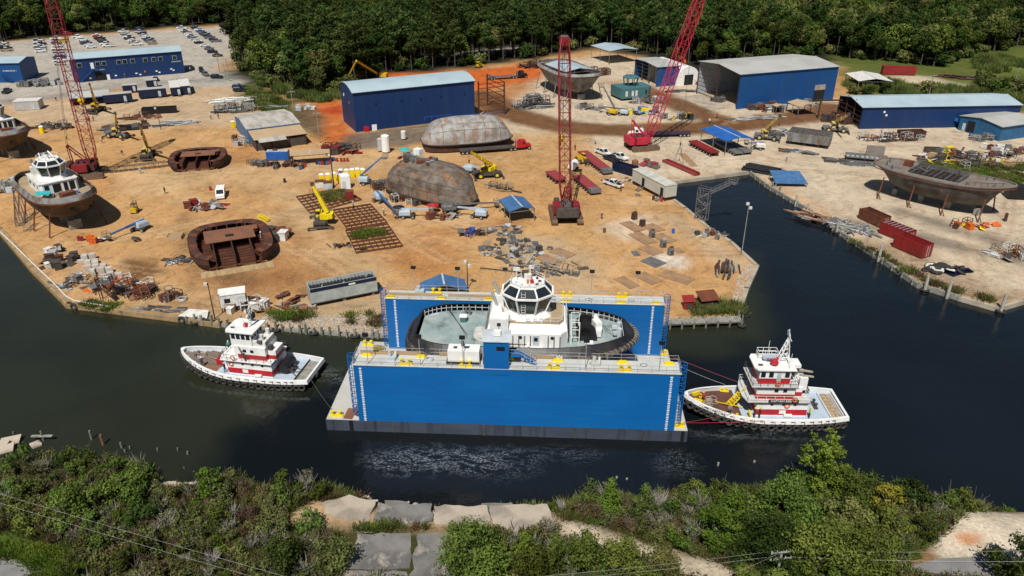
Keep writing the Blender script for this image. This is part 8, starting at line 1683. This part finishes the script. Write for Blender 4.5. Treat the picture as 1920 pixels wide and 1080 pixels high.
GREY = (m_steel,m_galv,m_steel,m_dsteel); RUSTY = (m_rust,m_drust,m_rplate,m_dsteel); MIX = (m_steel,m_rust,m_dsteel,m_white2,m_galv,m_wood); PALE = (m_white2,m_galv,m_pale,m_gwood); TIMB = (m_wood,m_gwood,m_wood)
def heap(name,label,cat,px,rx,ry,n,kinds,mats,rz=0.0,s=(.6,1.2),align=None,lift=.0):
 p = G(*px); t = T(name,label,cat,(p.x,p.y,0),rz)
 for k in range(n):
  kd = rnd.choice(kinds); a = rnd.uniform(0,6.28); d = rnd.random() ** .6; x,y = math.cos(a) * d * rx,math.sin(a) * d * ry; o = inst(piece(kd,rnd.choice(mats)),PM and {'bent': 'bent_plate','frame': 'rack','table': 'work_table'}.get(kd,kd),t,(x,y,lift * (1 - d) * rnd.random() + .06),(rnd.uniform(-.12,.12) + (align or 0)) if align is not None else rnd.uniform(0,6.28),rnd.uniform(*s))
  if kd in ('beam','pipe','sheet') and lift: o.rotation_euler.x = rnd.uniform(-.15,.15); o.rotation_euler.y = rnd.uniform(-.12,.12)
 return t
S,B_,P_,X,F_,GR,BT = 'sheet','beam','pipe','box','frame','grate','bent'
HEAPS = [
 ('scrap_heap','white and dark steel boxes near the left quay wall',(108,492),4,3.5,9,(X,X,BT,S),(m_white2,m_dsteel,m_drust,m_galv),0,(1.0,1.9),None,0),
 ('scrap_heap','dark overturned box under the repair tug prop',(104,472),1.6,1.2,4,(X,BT),(m_dsteel,m_white2),0,(.9,1.4),None,0),
 ('scrap_heap','tangle of boxes and frames around the shore stair, left corner',(150,530),5,3,16,(X,F_,BT,S,P_),MIX,0,(.7,1.4),None,.5),
 ('scrap_heap','mixed gear with orange box along the left shore',(225,540),6,2.6,18,(X,F_,BT,S,'table',P_),MIX + (m_orange,),0,(.7,1.4),None,.4),
 ('scrap_heap','rusty work tables on the left shore',(268,552),2.4,1.8,8,('table',F_,BT),RUSTY,0,(1,1.4),None,.2),
 ('scrap_heap','loose pipes along the left quay edge',(300,580),5,1.4,12,(P_,B_,S),GREY,R(-8),(.5,1),0.0,.1),
 ('scrap_heap','grey drums and rusty tank on the left shore',(325,560),2.6,1.5,7,(X,'coil',F_),(m_steel,m_rust,m_galv),0,(.9,1.3),None,0),
 ('scrap_heap','rusty boxes and frames beside the white cabin, left shore',(458,580),4,2.2,14,(X,F_,BT,P_),RUSTY + (m_white2,),0,(.8,1.5),None,.3),
 ('timber_heap','broken timbers and rust beside the storage trailer',(530,578),5.5,2.4,26,(B_,P_,BT,S),(m_rust,m_drust,m_gwood,m_wood,m_rplate),0,(.5,1.1),None,.6),
 ('scrap_heap','rusty plates behind the storage trailer end',(545,558),2.5,1.5,8,(S,BT,B_),RUSTY,0,(.6,1),None,.3),
 ('steel_stock','wide scatter of grey steel pieces left of the stained plates',(965,470),7.5,7,60,(S,BT,GR,B_,X,'coil'),GREY + (m_dsteel,m_conc3),0,(.45,1.0),None,.15),
 ('steel_stock','grey steel pieces behind the docked tug wheelhouse',(1030,505),7,4,36,(S,GR,P_,BT,F_,B_),GREY + (m_rust,m_wood),0,(.5,1.1),None,.15),
 ('steel_stock','grey steel pieces in front of the pavilion',(945,432),4,3,18,(S,GR,P_,BT),GREY,0,(.5,1.0),None,.1),
 ('pipe_heap','heap of dark pipes at the corner of the slip',(1365,508),3,2.4,18,(P_,B_),(m_dsteel,m_drust,m_gwood),R(40),(.9,1.6),0.6,.9),
 ('scrap_heap','small gear along the slip edge below the stair tower',(1330,440),4,3,18,(S,'coil',X,BT,P_),MIX,0,(.4,.9),None,.1),
 ('scrap_heap','grey and yellow steel gear between the two cream cranes, left yard',(240,240),7,4,22,(B_,P_,S,X,BT),(m_dsteel,m_steel,m_drust,m_black),R(20),(.9,1.7),0.0,.6),
 ('steel_stock','bundles of grey sheet piles in the left yard',(330,232),7,3,18,(B_,S,P_),(m_galv,m_steel,m_galv),R(20),(1.1,1.8),0.0,.3),
 ('scrap_heap','rusty frames beside the long black skips, left yard',(270,222),7,2,14,(B_,F_,BT),RUSTY,R(12),(.9,1.4),0.1,.4),
 ('steel_stock','white and grey pipe stacks near the grass verge',(435,190),6,4,26,(P_,P_,B_),(m_white2,m_galv,m_white2),R(12),(1.6,2.6),0.0,.7),
 ('steel_stock','dark pipe stacks behind the tin workshop',(440,208),6,4,22,(P_,B_,F_),(m_dsteel,m_steel,m_galv),R(12),(1.4,2.2),0.0,.7),
 ('steel_stock','grey beams lying on the grass left of the hall',(505,203),5,1.6,9,(P_,B_),GREY,R(12),(1.6,2.4),0.0,.3),
 ('scrap_heap','gear crowded along the wall of the tin workshop',(452,268),2,6,16,(X,F_,BT,'coil'),MIX,R(30),(.8,1.4),None,.2),
 ('gas_bottles','racks of gas bottles in front of the blue container',(488,310),3.5,1.6,12,(F_,X),(m_dsteel,m_steel,m_drust),0,(.7,1.1),None,0),
 ('scrap_heap','racks and benches before the lean-to',(545,310),4,1.6,12,(F_,'table',X),(m_drust,m_dsteel,m_rplate),0,(.7,1.1),None,0),
 ('scrap_heap','rusty shelters and steel frames below the hall corner',(640,285),5,4,24,(F_,'table',S,B_,X),RUSTY + (m_cont,),0,(1.0,1.9),None,.6),
 ('scrap_heap','white sacks and debris on the grassy mound',(570,205),4,4,16,(BT,S,X),(m_white2,m_pale,m_galv),0,(.5,1.1),None,.3),
 ('scrap_heap','welding sets and tables along the upturned dark hull',(770,378),5,2.5,20,('table',X,F_),(m_dsteel,m_steel,m_rust,m_byel,m_white2,m_dsteel),R(-30),(.9,1.4),None,0),
 ('scrap_heap','machines crowded behind the upturned dark hull, left side',(722,352),3,3,16,(X,F_,BT),(m_dsteel,m_steel,m_drust),0,(.9,1.4),None,.3),
 ('scrap_heap','rusty tank and timber by the red parasol',(832,408),3.4,1.6,10,(X,B_,P_,BT),(m_drust,m_rust,m_gwood),0,(1.0,1.6),None,.2),
 ('timber_stack','wooden crates and skids right of the second yellow crane',(940,355),4.5,1.6,8,(S,B_,F_),TIMB + (m_dsteel,),R(-30),(.9,1.4),0.1,.1),
 ('scrap_heap','blue crate and rusty table beside the grid track',(885,440),2.6,1.4,6,('table',X,F_),(m_drust,m_bluep,m_cont,m_steel),0,(.8,1.2),None,0),
 ('scrap_heap','small machine parts beside the weedy steel grid',(640,462),3,.9,8,(X,BT,P_),(m_drust,m_steel),0,(.4,.8),None,.2),
 ('scaffold_heap','grey scaffold stairs left of the hull in build',(1000,200),6,4,26,(F_,F_,B_,P_,GR),GREY,R(20),(1.6,2.6),0.2,1.6),
 ('scrap_heap','grey machines in front of the hull in build',(1100,205),5,3,14,(X,F_,P_,S),GREY,0,(.9,1.5),None,.2),
 ('scrap_heap','rusty steel frames behind the hull in build',(1115,140),6,4,22,(B_,F_,P_),RUSTY,R(24),(1.6,2.4),0.3,1.2),
 ('scrap_heap','blue tarpaulins and yellow crates behind the right crane',(1205,212),6,3,20,(BT,X,S),(m_tarpb,m_tarpb,m_byel,m_galv,m_steel),0,(1.0,1.8),None,.3),
 ('scrap_heap','grey machines beside the teal deckhouse block',(1215,192),7,3,20,(X,F_,BT,P_),GREY + (m_rust,m_white2),0,(.9,1.6),None,.2),
 ('scrap_heap','yellow frame and bins beside the haul road',(1275,222),7,2,14,(F_,X,GR,P_),(m_byel,m_steel,m_galv,m_dsteel),0,(1.0,1.6),None,0),
 ('steel_stock','bundles of pipe before the quonset hut',(1270,172),7,1.6,12,(P_,B_,S),GREY,R(10),(1.2,2),0.0,.2),
 ('scrap_heap','red and white boxes right of the quonset hut',(1330,158),6,2.5,16,(X,BT,F_),(m_cont,m_white2,m_steel,m_galv),0,(1.0,1.8),None,.2),
 ('scrap_heap','dark machines at the corner of the open fabrication hall',(1350,190),3,2,10,(X,F_),(m_dsteel,m_steel),0,(1,1.5),None,0),
 ('scrap_heap','work tables and red cabinets before the fabrication hall',(1425,203),6,2,16,('table',X,F_),(m_dsteel,m_cont,m_steel,m_rust),R(20),(1,1.6),None,0),
 ('scrap_heap','pink and rusty tanks beside the small shelter',(1450,208),4,1.6,12,(X,F_),(m_trail,m_rust,m_drust,m_galv,m_white2),R(20),(1.2,1.9),None,0),
 ('steel_stock','grey plates laid along the haul road',(1415,222),9,1.6,20,(S,P_,GR),(m_galv,m_steel),R(12),(1.2,1.8),0.0,.05),
 ('steel_stock','grey plates scattered behind the first faded crane',(1470,250),6,4,22,(S,GR,P_),GREY,0,(.9,1.6),None,.1),
 ('scrap_heap','rusty tanks and frames at the open end of the long shed',(1575,228),5,4,18,(X,B_,F_,GR),RUSTY,0,(1.2,2.0),None,.4),
 ('steel_stock','rusty beams and pale plates before the long navy shed',(1670,262),9,3,30,(B_,P_,S,F_),RUSTY + (m_galv,m_white2),0,(1.0,1.8),0.2,.4),
 ('steel_stock','flat grey gratings left of the right hull',(1595,305),8,3,18,(GR,S,GR),GREY,R(-20),(1.0,1.6),0.0,.05),
 ('steel_stock','flat grey gratings below the grey steel block',(1500,285),6,2,12,(GR,S,B_),GREY,R(-25),(.9,1.4),0.0,.05),
 ('scrap_yard','big scrap yard of rusty and yellow pieces behind the right hull',(1815,300),14,8,80,(X,B_,BT,S,F_,P_),MIX + RUSTY + (m_byel,),0,(.9,1.9),None,.8),
 ('scrap_heap','pale plates and rust in the far right yard',(1890,285),8,5,26,(S,BT,B_,X),MIX,0,(.9,1.6),None,.4),
 ('scrap_heap','gear heaped at the small steel blue building',(1840,262),4,2,12,(F_,P_,GR),GREY,0,(.9,1.4),None,.3),
 ('timber_heap','timbers and red pipe on the right quay',(1530,408),6,2.5,22,(B_,P_,S),(m_wood,m_gwood,m_rust,m_rplate),R(-40),(.8,1.5),0.0,.2),
 ('pipe_heap','tangle of grey pipes on the right quay before the red containers',(1592,428),5.5,2.6,40,(P_,P_,B_),(m_galv,m_steel,m_gwood),R(-50),(.8,1.7),None,.7),
 ('tyre_heap','heap of tyres below the red containers',(1755,505),3.2,1.8,12,('tyre','tyre'),(m_rubber,m_white2,m_rubber),0,(.9,1.6),None,.5),
 ('black_tarpaulin','crumpled dark tarpaulin beside the tyres',(1790,508),2.8,1.6,9,(BT,S),(m_dkblue,m_dsteel),0,(1.0,1.6),None,.2),
 ('scrap_heap','scrap at the right edge above the quay',(1895,480),5,3,18,(X,BT,F_,B_),MIX,0,(.8,1.4),None,.3),
 ('scrap_heap','orange bin and welding set by the right hull bow',(1830,425),6,2,9,(X,F_,BT),(m_orange,m_white2,m_byel,m_drust),0,(.8,1.3),None,0),
 ('scrap_heap','red cart and frames above the big rusty section',(385,388),5,3,22,(BT,S,P_,X,B_),(m_rust,m_cont,m_galv,m_steel,m_gwood),0,(.7,1.4),None,.3),
 ('scrap_heap','white and rusty tank right of the big rusty section',(518,445),2.4,2.2,9,(X,'table',BT),(m_white2,m_rust,m_dsteel),0,(1.2,1.8),None,0),
 ('scrap_heap','orange and white bits beside the repair tug shadow',(172,452),3.5,1.6,9,(S,X,BT),(m_white2,m_orange,m_bluep,m_pale,m_cont),0,(.6,1.2),None,.1),
 ('scrap_heap','spool and plates left of the big rusty section',(340,490),3,2,12,('coil',S,P_),GREY + (m_drust,),0,(.5,1.2),None,.1),
 ('scrap_heap','frames and pale tarpaulin left of the repair tug',(30,350),3,5,16,(BT,F_,S,X),(m_pale,m_dsteel,m_gwood,m_lblue),0,(.9,1.8),None,.5),
 ('scrap_heap','gear near the leftmost repair tug',(100,240),7,2.5,16,(X,F_,B_),(m_dsteel,m_drust,m_steel),0,(.8,1.5),None,.2),
 ('scrap_heap','machinery between the warehouse and the crane boom',(75,160),9,4,22,(F_,X,P_,B_),GREY,R(10),(1.0,2.0),None,.4),
 ('steel_stock','red beams and pallets beside the cream trailer',(1215,312),3,3,9,(X,BT,P_),(m_cont,m_trail,m_steel),R(-50),(.9,1.5),0.0,.2),
 ('scrap_heap','bits around the blue scrap bin',(1165,338),5,2,10,(S,GR,BT),(m_galv,m_wood,m_rust),0,(.4,.9),None,0),
 ('scrap_heap','gear below the tan lean-to',(1520,196),4,2,10,(X,F_,P_),(m_drust,m_dsteel,m_gwood),0,(.9,1.4),None,.1),
 ('pole_pile','rails and poles on the far right grass',(1810,148),10,2.2,12,(P_,B_),(m_drust,m_dsteel),R(-18),(2.0,3.0),0.0,.3),
 ('scrap_heap','dark gear along the wood edge behind the clay',(1005,126),8,2,16,(B_,BT,F_),(m_dsteel,m_drust),0,(1.2,2.2),None,.8)]
for nm,lb,px,rx,ry,n,kd,mt,rz,sc_,al,lf in HEAPS: heap(nm,lb,{'scrap_heap': 'scrap','steel_stock': 'steel stock','pipe_heap': 'pipes','timber_heap': 'timber','timber_stack': 'timber','gas_bottles': 'gas bottles','scaffold_heap': 'scaffold','scrap_yard': 'scrap','tyre_heap': 'tyres','black_tarpaulin': 'tarpaulin','pole_pile': 'poles'}[nm],px,rx,ry,int(n * 1.5),kd,mt,rz,sc_,al,lf)
bp_ = T('pipe_stack','stack of big black pipes at the slip head corner','pipes',tuple(G(1432,322)),R(-35))
for k in range(9): MB().tube((-5 - rnd.random(),-2.2 + k * .62,.35),(5.5 - rnd.random() * 2,-2.2 + k * .62,.35),.3,9).build('pipe',m_black,bp_)
for k in range(7): MB().tube((-5,-1.6 + k * .62,.87),(5 - rnd.random() * 2,-1.6 + k * .62,.87),.3,9).build('pipe',m_black,bp_)
for i,(px,r_) in enumerate((((1189,411),25),((1204,424),40),((1222,445),20),((1243,463),20),((1257,478),20))):
 t = T('steel_pedestal',f'grey steel pedestal in the line on the apron, {ORD[i]} from the crane','pedestal',tuple(G(*px)),R(r_),'pedestals on the apron'); MB().box((0,0,.8),(1.2,1.0,1.6),top=.85).build('body',m_steel if i > 1 else m_drust,t); MB().box((0,-.52,.7),(.6,.1,.9)).build('opening',m_dsteel,t); MB().box((.2,.1,1.7),(.7,.5,.3)).build('cap',m_galv if i % 2 else m_rust,t)
m_plate = M('earth_stained_plate',(.34,.2,.1),.85,c2=(.24,.15,.09),sc=.5,fine=.15)
for i,(px,w,d,a) in enumerate((((1186,425),3.0,6,-62),((1205,447),3.2,6.5,-62),((1225,428),3.4,4.5,-60),((1245,447),3.2,5,-60),((1220,470),3,4.5,-55),((1192,476),2.4,1.4,10),((1225,492),3.4,4.2,-50),((1215,522),3,5,-55),((1268,520),3.4,6.5,-40),((1196,366),1.8,1.2,10),((1272,470),2.6,1.8,10),((1030,488),3,5.5,-45),((1055,475),3,5,-45),((1290,300),12,2,5),((1175,530),2.5,5,-58))):
 tag(move(MB().box((0,0,.05),(d,w,.06)).build('steel_road_plate',m_plate if i not in (5,6,9) else m_steel),G(*px) + Vector((0,0,.05)),R(a)),f'flat stained steel plate on the apron, {ORD[i % 10]} {"of the nearer ones" if i < 10 else "of the outer ones"} from the crane','plate','steel plates on the apron')
cr = T('wooden_crate','pale wooden crate with two bays left of the big rusty section','crate',tuple(G(329,446)),R(8))
for y in (-1.2,0,1.2): MB().b2(-1.5,1.5,y - .05,y + .05,0,.8).build('board',m_troof,cr)
for x in (-1.5,1.5): MB().b2(x - .05,x + .05,-1.2,1.2,0,.8).build('board',m_troof,cr)
MB().b2(-1.45,1.45,-1.15,1.15,.02,.1).build('base',m_troof,cr)
tag(move(MB().torus((0,0,1.3),1.1,.06,(0,1,0),20,5).build('steel_hoop',m_dsteel),G(338,498)),'thin black hoop standing left of the big rusty section','hoop')
tag(move(MB().torus((0,0,.5),.8,.18,(.2,.3,1),16,6).torus((0,0,.8),.7,.12,(.2,.3,1),16,6).build('cable_reel',m_dsteel),G(256,452)),'cable reel lying in the open yard below the boom lift','reel')
jb = lattice(MB(),(-9,0,.8),(9,0,.8),1.2,1.2,1.2,.12,.06); tag(move(jb.build('lattice_jib',m_dsteel),G(258,318),R(22)),'dark lattice jib lying on the ground right of the left crane','jib')
yb = lattice(MB(),(-2.2,0,.5),(2.2,0,.5),.8,.8,.8,.12,.06); tag(move(yb.build('jib_section',m_byel),G(494,412),R(-42)),'yellow lattice jib section right of the big rusty section','jib')
t = T('shore_cabin','white cabin with stair on the left shore behind the left tug','cabin',tuple(G(440,578)),R(18)); MB().b2(-2.2,2.2,-1.3,1.3,1.0,3.4).build('body',m_white2,t); MB().b2(-2.3,2.3,-1.4,1.4,3.4,3.55).build('roof',m_white,t); MB().box((1.2,-1.32,2.0),(.9,.06,1.9)).build('door',m_pale,t); MB().box((-.9,-1.32,2.3),(1.0,.06,.8)).build('window',m_glass,t); stairs((2.3,-1.9,1.1),(4.2,-2.3,0),1.0).build('stair',m_drust,t); [MB().bar((x,y,0),(x,y,1),.2).build('leg',m_dsteel,t) for x in (-2,2) for y in (-1.1,1.1)]
t = T('shore_stair','rusty access stair tower standing on the left shore','stair',tuple(G(205,562)),R(10)); [MB().bar((x,y,0),(x,y,5),.12).build('leg',m_drust,t) for x in (-1.2,1.2) for y in (-.6,.6)]; stairs((-1.2,0,3.6),(1.6,-.6,.1),1.0).build('stair_flight',m_drust,t); MB().b2(-1.3,1.3,-.7,.7,3.6,3.7).build('platform',m_steel,t); rail([(-1.3,-.7,3.7),(1.3,-.7,3.7),(1.3,.7,3.7),(-1.3,.7,3.7)],1,1.2,.04,closed=True).build('platform_rail',m_drust,t)
t = T('access_stair','grey stair tower leaning against the repair tug side','stair',tuple(G(36,425)),R(110)); stairs((6.0,0,5.5),(0,0,.1),1.2).build('stair_flight',m_steel,t); stairs((0,-2.2,3.0),(-4.0,-2.2,.1),1.2).build('stair_flight',m_steel,t); [MB().bar((x,y,0),(x,y,x * .9 + .3),.12).build('leg',m_drust,t) for x in (2,4,6) for y in (-.6,.6)]; rail([(6,.6,5.5),(0,.6,.1)],1,1.5,.05,2).build('handrail',m_drust,t)
for px,lb,m,a in (((1325,572),'rusty red roofed hut at the pier corner',m_rust,12),((1289,578),'small red hut left of the rusty roofed hut',m_cont,5)):
 t = T('shore_hut',lb,'hut',tuple(G(*px)),R(a)); k = 1.5 if m is m_rust else .8; MB().b2(-k,k,-k * .7,k * .7,0,1.7).build('body',m_drust if m is m_rust else m_cont,t); MB().slab((-k - .3,-k,1.7),(k + .3,-k,1.7),(k + .3,k,2.3),(-k - .3,k,2.3),.1).build('roof',m,t); MB().box((0,-k * .7 - .02,.8),(k,.05,1.2)).build('front_panel',m_dsteel,t)
# ropes between tugs and dock
for a,b,lb,m,r_ in (((-10.8,0,1.7),None,'dark tow line from the left tug stern to the drydock corner',m_dsteel,.05),):
 A = Matrix.Translation(tugL.location) @ Matrix.Rotation(R(169.5),4,'Z') @ Vector((-11.2,2.2,1.7)); wire(lb,A,dkp(-23.8,-9.7,ZD + .5),.25,r_,m)['group'] = 'towing and mooring lines'
TR = Matrix.Translation(tugR.location) @ Matrix.Rotation(R(178.6),4,'Z')
for a,b,lb,m in (((4.6,3.3,2.2),(23.8,-9.6,ZD + .6),'red and grey line from the right tug side to the drydock corner',m_trail),((.5,4.2,1.6),(24.2,-9.5,ZD + .6),'long red line low along the right tug to the drydock corner',m_red),((4.6,-3.3,2.4),(22.6,-8.6,ZT + .3),'white line from the right tug bow to the near wing wall',m_white2),((1.0,-4.0,1.8),(23.4,8.8,ZD + .7),'red line from the right tug far side to the far corner',m_trail)): wire(lb,TR @ Vector(a),dkp(*b),.15,.03,m)['group'] = 'towing and mooring lines'
# people
def person_mesh(pose):
 J = {'pel': (0,0,.95),'wa': (0,0,1.12),'ch': (0,.0,1.36),'nk': (0,0,1.5),'hd': (0,.02,1.62),'ht': (0,.02,1.73)}
 st_ = {'stand': (.0,.0),'walk': (.24,-.22),'work': (.1,-.1)}[pose]
 for s,o in ((-1,st_[0]),(1,st_[1])): J[f'hp{s}'] = (s * .1,0,.9); J[f'kn{s}'] = (s * .11,o * .6 + .02,.5); J[f'an{s}'] = (s * .11,o,.09); J[f'to{s}'] = (s * .12,o + .16,.04)
 for s,o in ((-1,-st_[0]),(1,-st_[1])):
  f = .35 if pose == 'work' else 0; J[f'sh{s}'] = (s * .2,0,1.42); J[f'el{s}'] = (s * .27,o * .5 + f * .4,1.16 + f * .1); J[f'wr{s}'] = (s * .25,o * .8 + .08 + f,.95 + f * .6); J[f'ha{s}'] = (s * .24,o * .8 + .14 + f * 1.15,.87 + f * .65)
 E_ = [('pel','wa'),('wa','ch'),('ch','nk'),('nk','hd'),('hd','ht')] + [e for s in (-1,1) for e in (('pel',f'hp{s}'),(f'hp{s}',f'kn{s}'),(f'kn{s}',f'an{s}'),(f'an{s}',f'to{s}'),('ch',f'sh{s}'),(f'sh{s}',f'el{s}'),(f'el{s}',f'wr{s}'),(f'wr{s}',f'ha{s}'))]
 rad = {'pel': .15,'wa': .14,'ch': .16,'nk': .06,'hd': .1,'ht': .07,'hp': .1,'kn': .07,'an': .05,'to': .045,'sh': .075,'el': .05,'wr': .038,'ha': .045}
 K = list(J); me = bpy.data.meshes.new('p'); me.from_pydata([J[k] for k in K],[(K.index(a),K.index(b)) for a,b in E_],[]); o = bpy.data.objects.new('p',me); col.objects.link(o); md = o.modifiers.new('s','SKIN')
 for i,k in enumerate(K): r_ = rad[k.rstrip('-1')]; me.skin_vertices[0].data[i].radius = (r_ * (1.15 if k in ('ch','pel','wa') else 1),r_); me.skin_vertices[0].data[i].use_root = k == 'pel'
 o.modifiers.new('u','SUBSURF').levels = 1; dg = bpy.context.evaluated_depsgraph_get(); r = bpy.data.meshes.new_from_object(o.evaluated_get(dg)); bpy.data.objects.remove(o); return r
PMESH = {p: person_mesh(p) for p in ('stand','walk','work')}; PC = {}
HAT = MB().loft([[(.125 * k * math.cos(a),.02 + .145 * k * math.sin(a),z) for a in [j * math.pi / 5 for j in range(10)]] for k,z in ((1.2,1.69),(1.0,1.7),(.92,1.78),(.5,1.84))])
VEST = MB().loft([[(.235 * k * math.cos(a),.175 * k * math.sin(a),z) for a in [j * math.pi / 5 for j in range(10)]] for k,z in ((1,1.0),(1.02,1.2),(.98,1.4),(.5,1.48))],cap0=False)
CC = {'red': (.4,.02,.02),'white': (.7,.7,.68),'dark': (.02,.02,.025),'teal': (.05,.3,.28),'lime': (.45,.6,.04),'light blue': (.3,.42,.55),'grey': (.2,.2,.2),'navy': (.02,.03,.09),'orange': (.6,.15,.02)}
def person(label,loc,rz,shirt,trousers='dark',hat='white',pose='stand',vest=None):
 k = (pose,shirt,trousers)
 if k not in PC:
  me = PMESH[pose].copy(); me.materials.clear(); [me.materials.append(m_) for m_ in (paint(CC[trousers],.8),paint(CC[shirt],.8),m_skin)]
  for p in me.polygons: z = p.center[2]; x = abs(p.center[0]); p.material_index = 2 if z > 1.5 or (x > .19 and z < 1.0 and z > .75) else 1 if z > .97 else 0; p.use_smooth = True
  PC[k] = me
 o = inst(PC[k],'person',None,loc,rz); tag(o,label,'person','people in the yard'); HAT.build('hard_hat',paint(CC.get(hat,(.7,.5,.02)),.4),o)
 if vest: VEST.build('safety_vest',paint(CC[vest],.7),o)
 return o
PPL = [((164,228),90,'dark','person in dark clothes, left of three by the left crane','white'),((169,228),95,'red','person in red, middle of three by the left crane','red'),((176,227),80,'red','person in red, right of three by the left crane','red'),((126,262),30,'lime','person in lime vest beside the left crane boom','white'),((192,268),100,'white','person in white walking towards the cream cranes','white'),((141,291),150,'light blue','person in light blue behind the repair tug','white'),((230,292),200,'dark','person in dark clothes walking left of the cream crane','red'),((264,326),180,'light blue','person in light blue by the lattice jib','white'),((310,363),160,'dark','person alone in the middle of the left yard','dark'),((106,190),40,'dark','person in dark clothes behind the crane boom','white'),((396,224),20,'grey','person near the pipe stacks, left one','white'),((410,223),20,'dark','person near the pipe stacks, right one','dark'),((720,405),0,'teal','person in teal shirt beside the steel grids','white'),((746,411),60,'navy','person in navy beside the boom lift','white'),((663,391),80,'light blue','person in light blue standing on the steel grid','white'),((1128,411),190,'red','person in red right of the centre crane','white'),((1164,359),120,'red','person in red at the open bonnet pickup','red'),((1116,271),0,'light blue','person in light blue behind the red transporters','white'),((1330,232),0,'white','person in white crossing the haul road','white'),((1344,222),0,'red','person in red beside the haul road','red'),((1474,304),0,'grey','person in grey on the pale sand right of the black pipes','white'),((1284,154),0,'lime','person in lime at the quonset hut door','yellow'),((357,134),0,'light blue','person at the end of the office, left one','white'),((352,133),0,'red','person at the end of the office, right one','white'),((1078,282),0,'dark','person on the ground behind the long transporter','dark'),((235,147),0,'dark','person before the office wall','white')]
for i,(px,rz,sh_,lb,ht) in enumerate(PPL): p = G(*px); person(lb,(p.x,p.y,.02),R(rz),sh_,rnd.choice(['dark','navy','grey']),ht,'walk' if i % 3 == 0 else 'stand','lime' if sh_ == 'lime' else None)
def ont(M_,v,z=0): q = M_ @ Vector(v); return (q.x,q.y,q.z)
for v,a,sh_,lb,ht,po in (((8.7,.9,2.2),60,'red','deckhand in red at the right tug bow','yellow','work'),((5.4,3.2,1.75),90,'grey','deckhand bent over the line on the right tug near side','yellow','work'),((3.0,-.6,1.2),0,'orange','deckhand in orange by the bow stair of the right tug','yellow','stand'),((-5.9,2.9,1.15),0,'lime','deckhand by the aft house corner of the right tug','yellow','stand'),((1.8,3.1,1.15),0,'dark','deckhand at the house side of the right tug, left of two','yellow','stand'),((1.1,3.1,1.15),0,'dark','deckhand at the house side of the right tug, right of two','yellow','stand')): person(lb,ont(TR,v),R(a + 90),sh_,'dark',ht,po)
TL_ = Matrix.Translation(tugL.location) @ Matrix.Rotation(R(169.5),4,'Z')
for v,a,sh_,lb in (((6.4,2.3,1.65),20,'navy','deckhand in blue sitting low on the left tug foredeck'),((4.9,-3.1,1.5),200,'teal','deckhand in teal at the left tug far rail'),((2.6,2.4,1.15),90,'dark','deckhand in dark clothes beside the left tug house')): person(lb,ont(TL_,v),R(a),sh_,'navy','white','work')
SAME = {}
for o in scene.objects:
 if o.parent is None and o.get('category') and o.get('label') and o.get('kind') is None: SAME.setdefault(o['label'],[]).append(o)
for lb,q in SAME.items():
 if len(q) > 1 and len(lb.split()) < 13:
  for k,o in enumerate(sorted(q,key=lambda e: e.location.x / max(1,e.location.y))):
   if k < len(ORDW): o['label'] = f'{ORDW[k]} {lb} from the left'
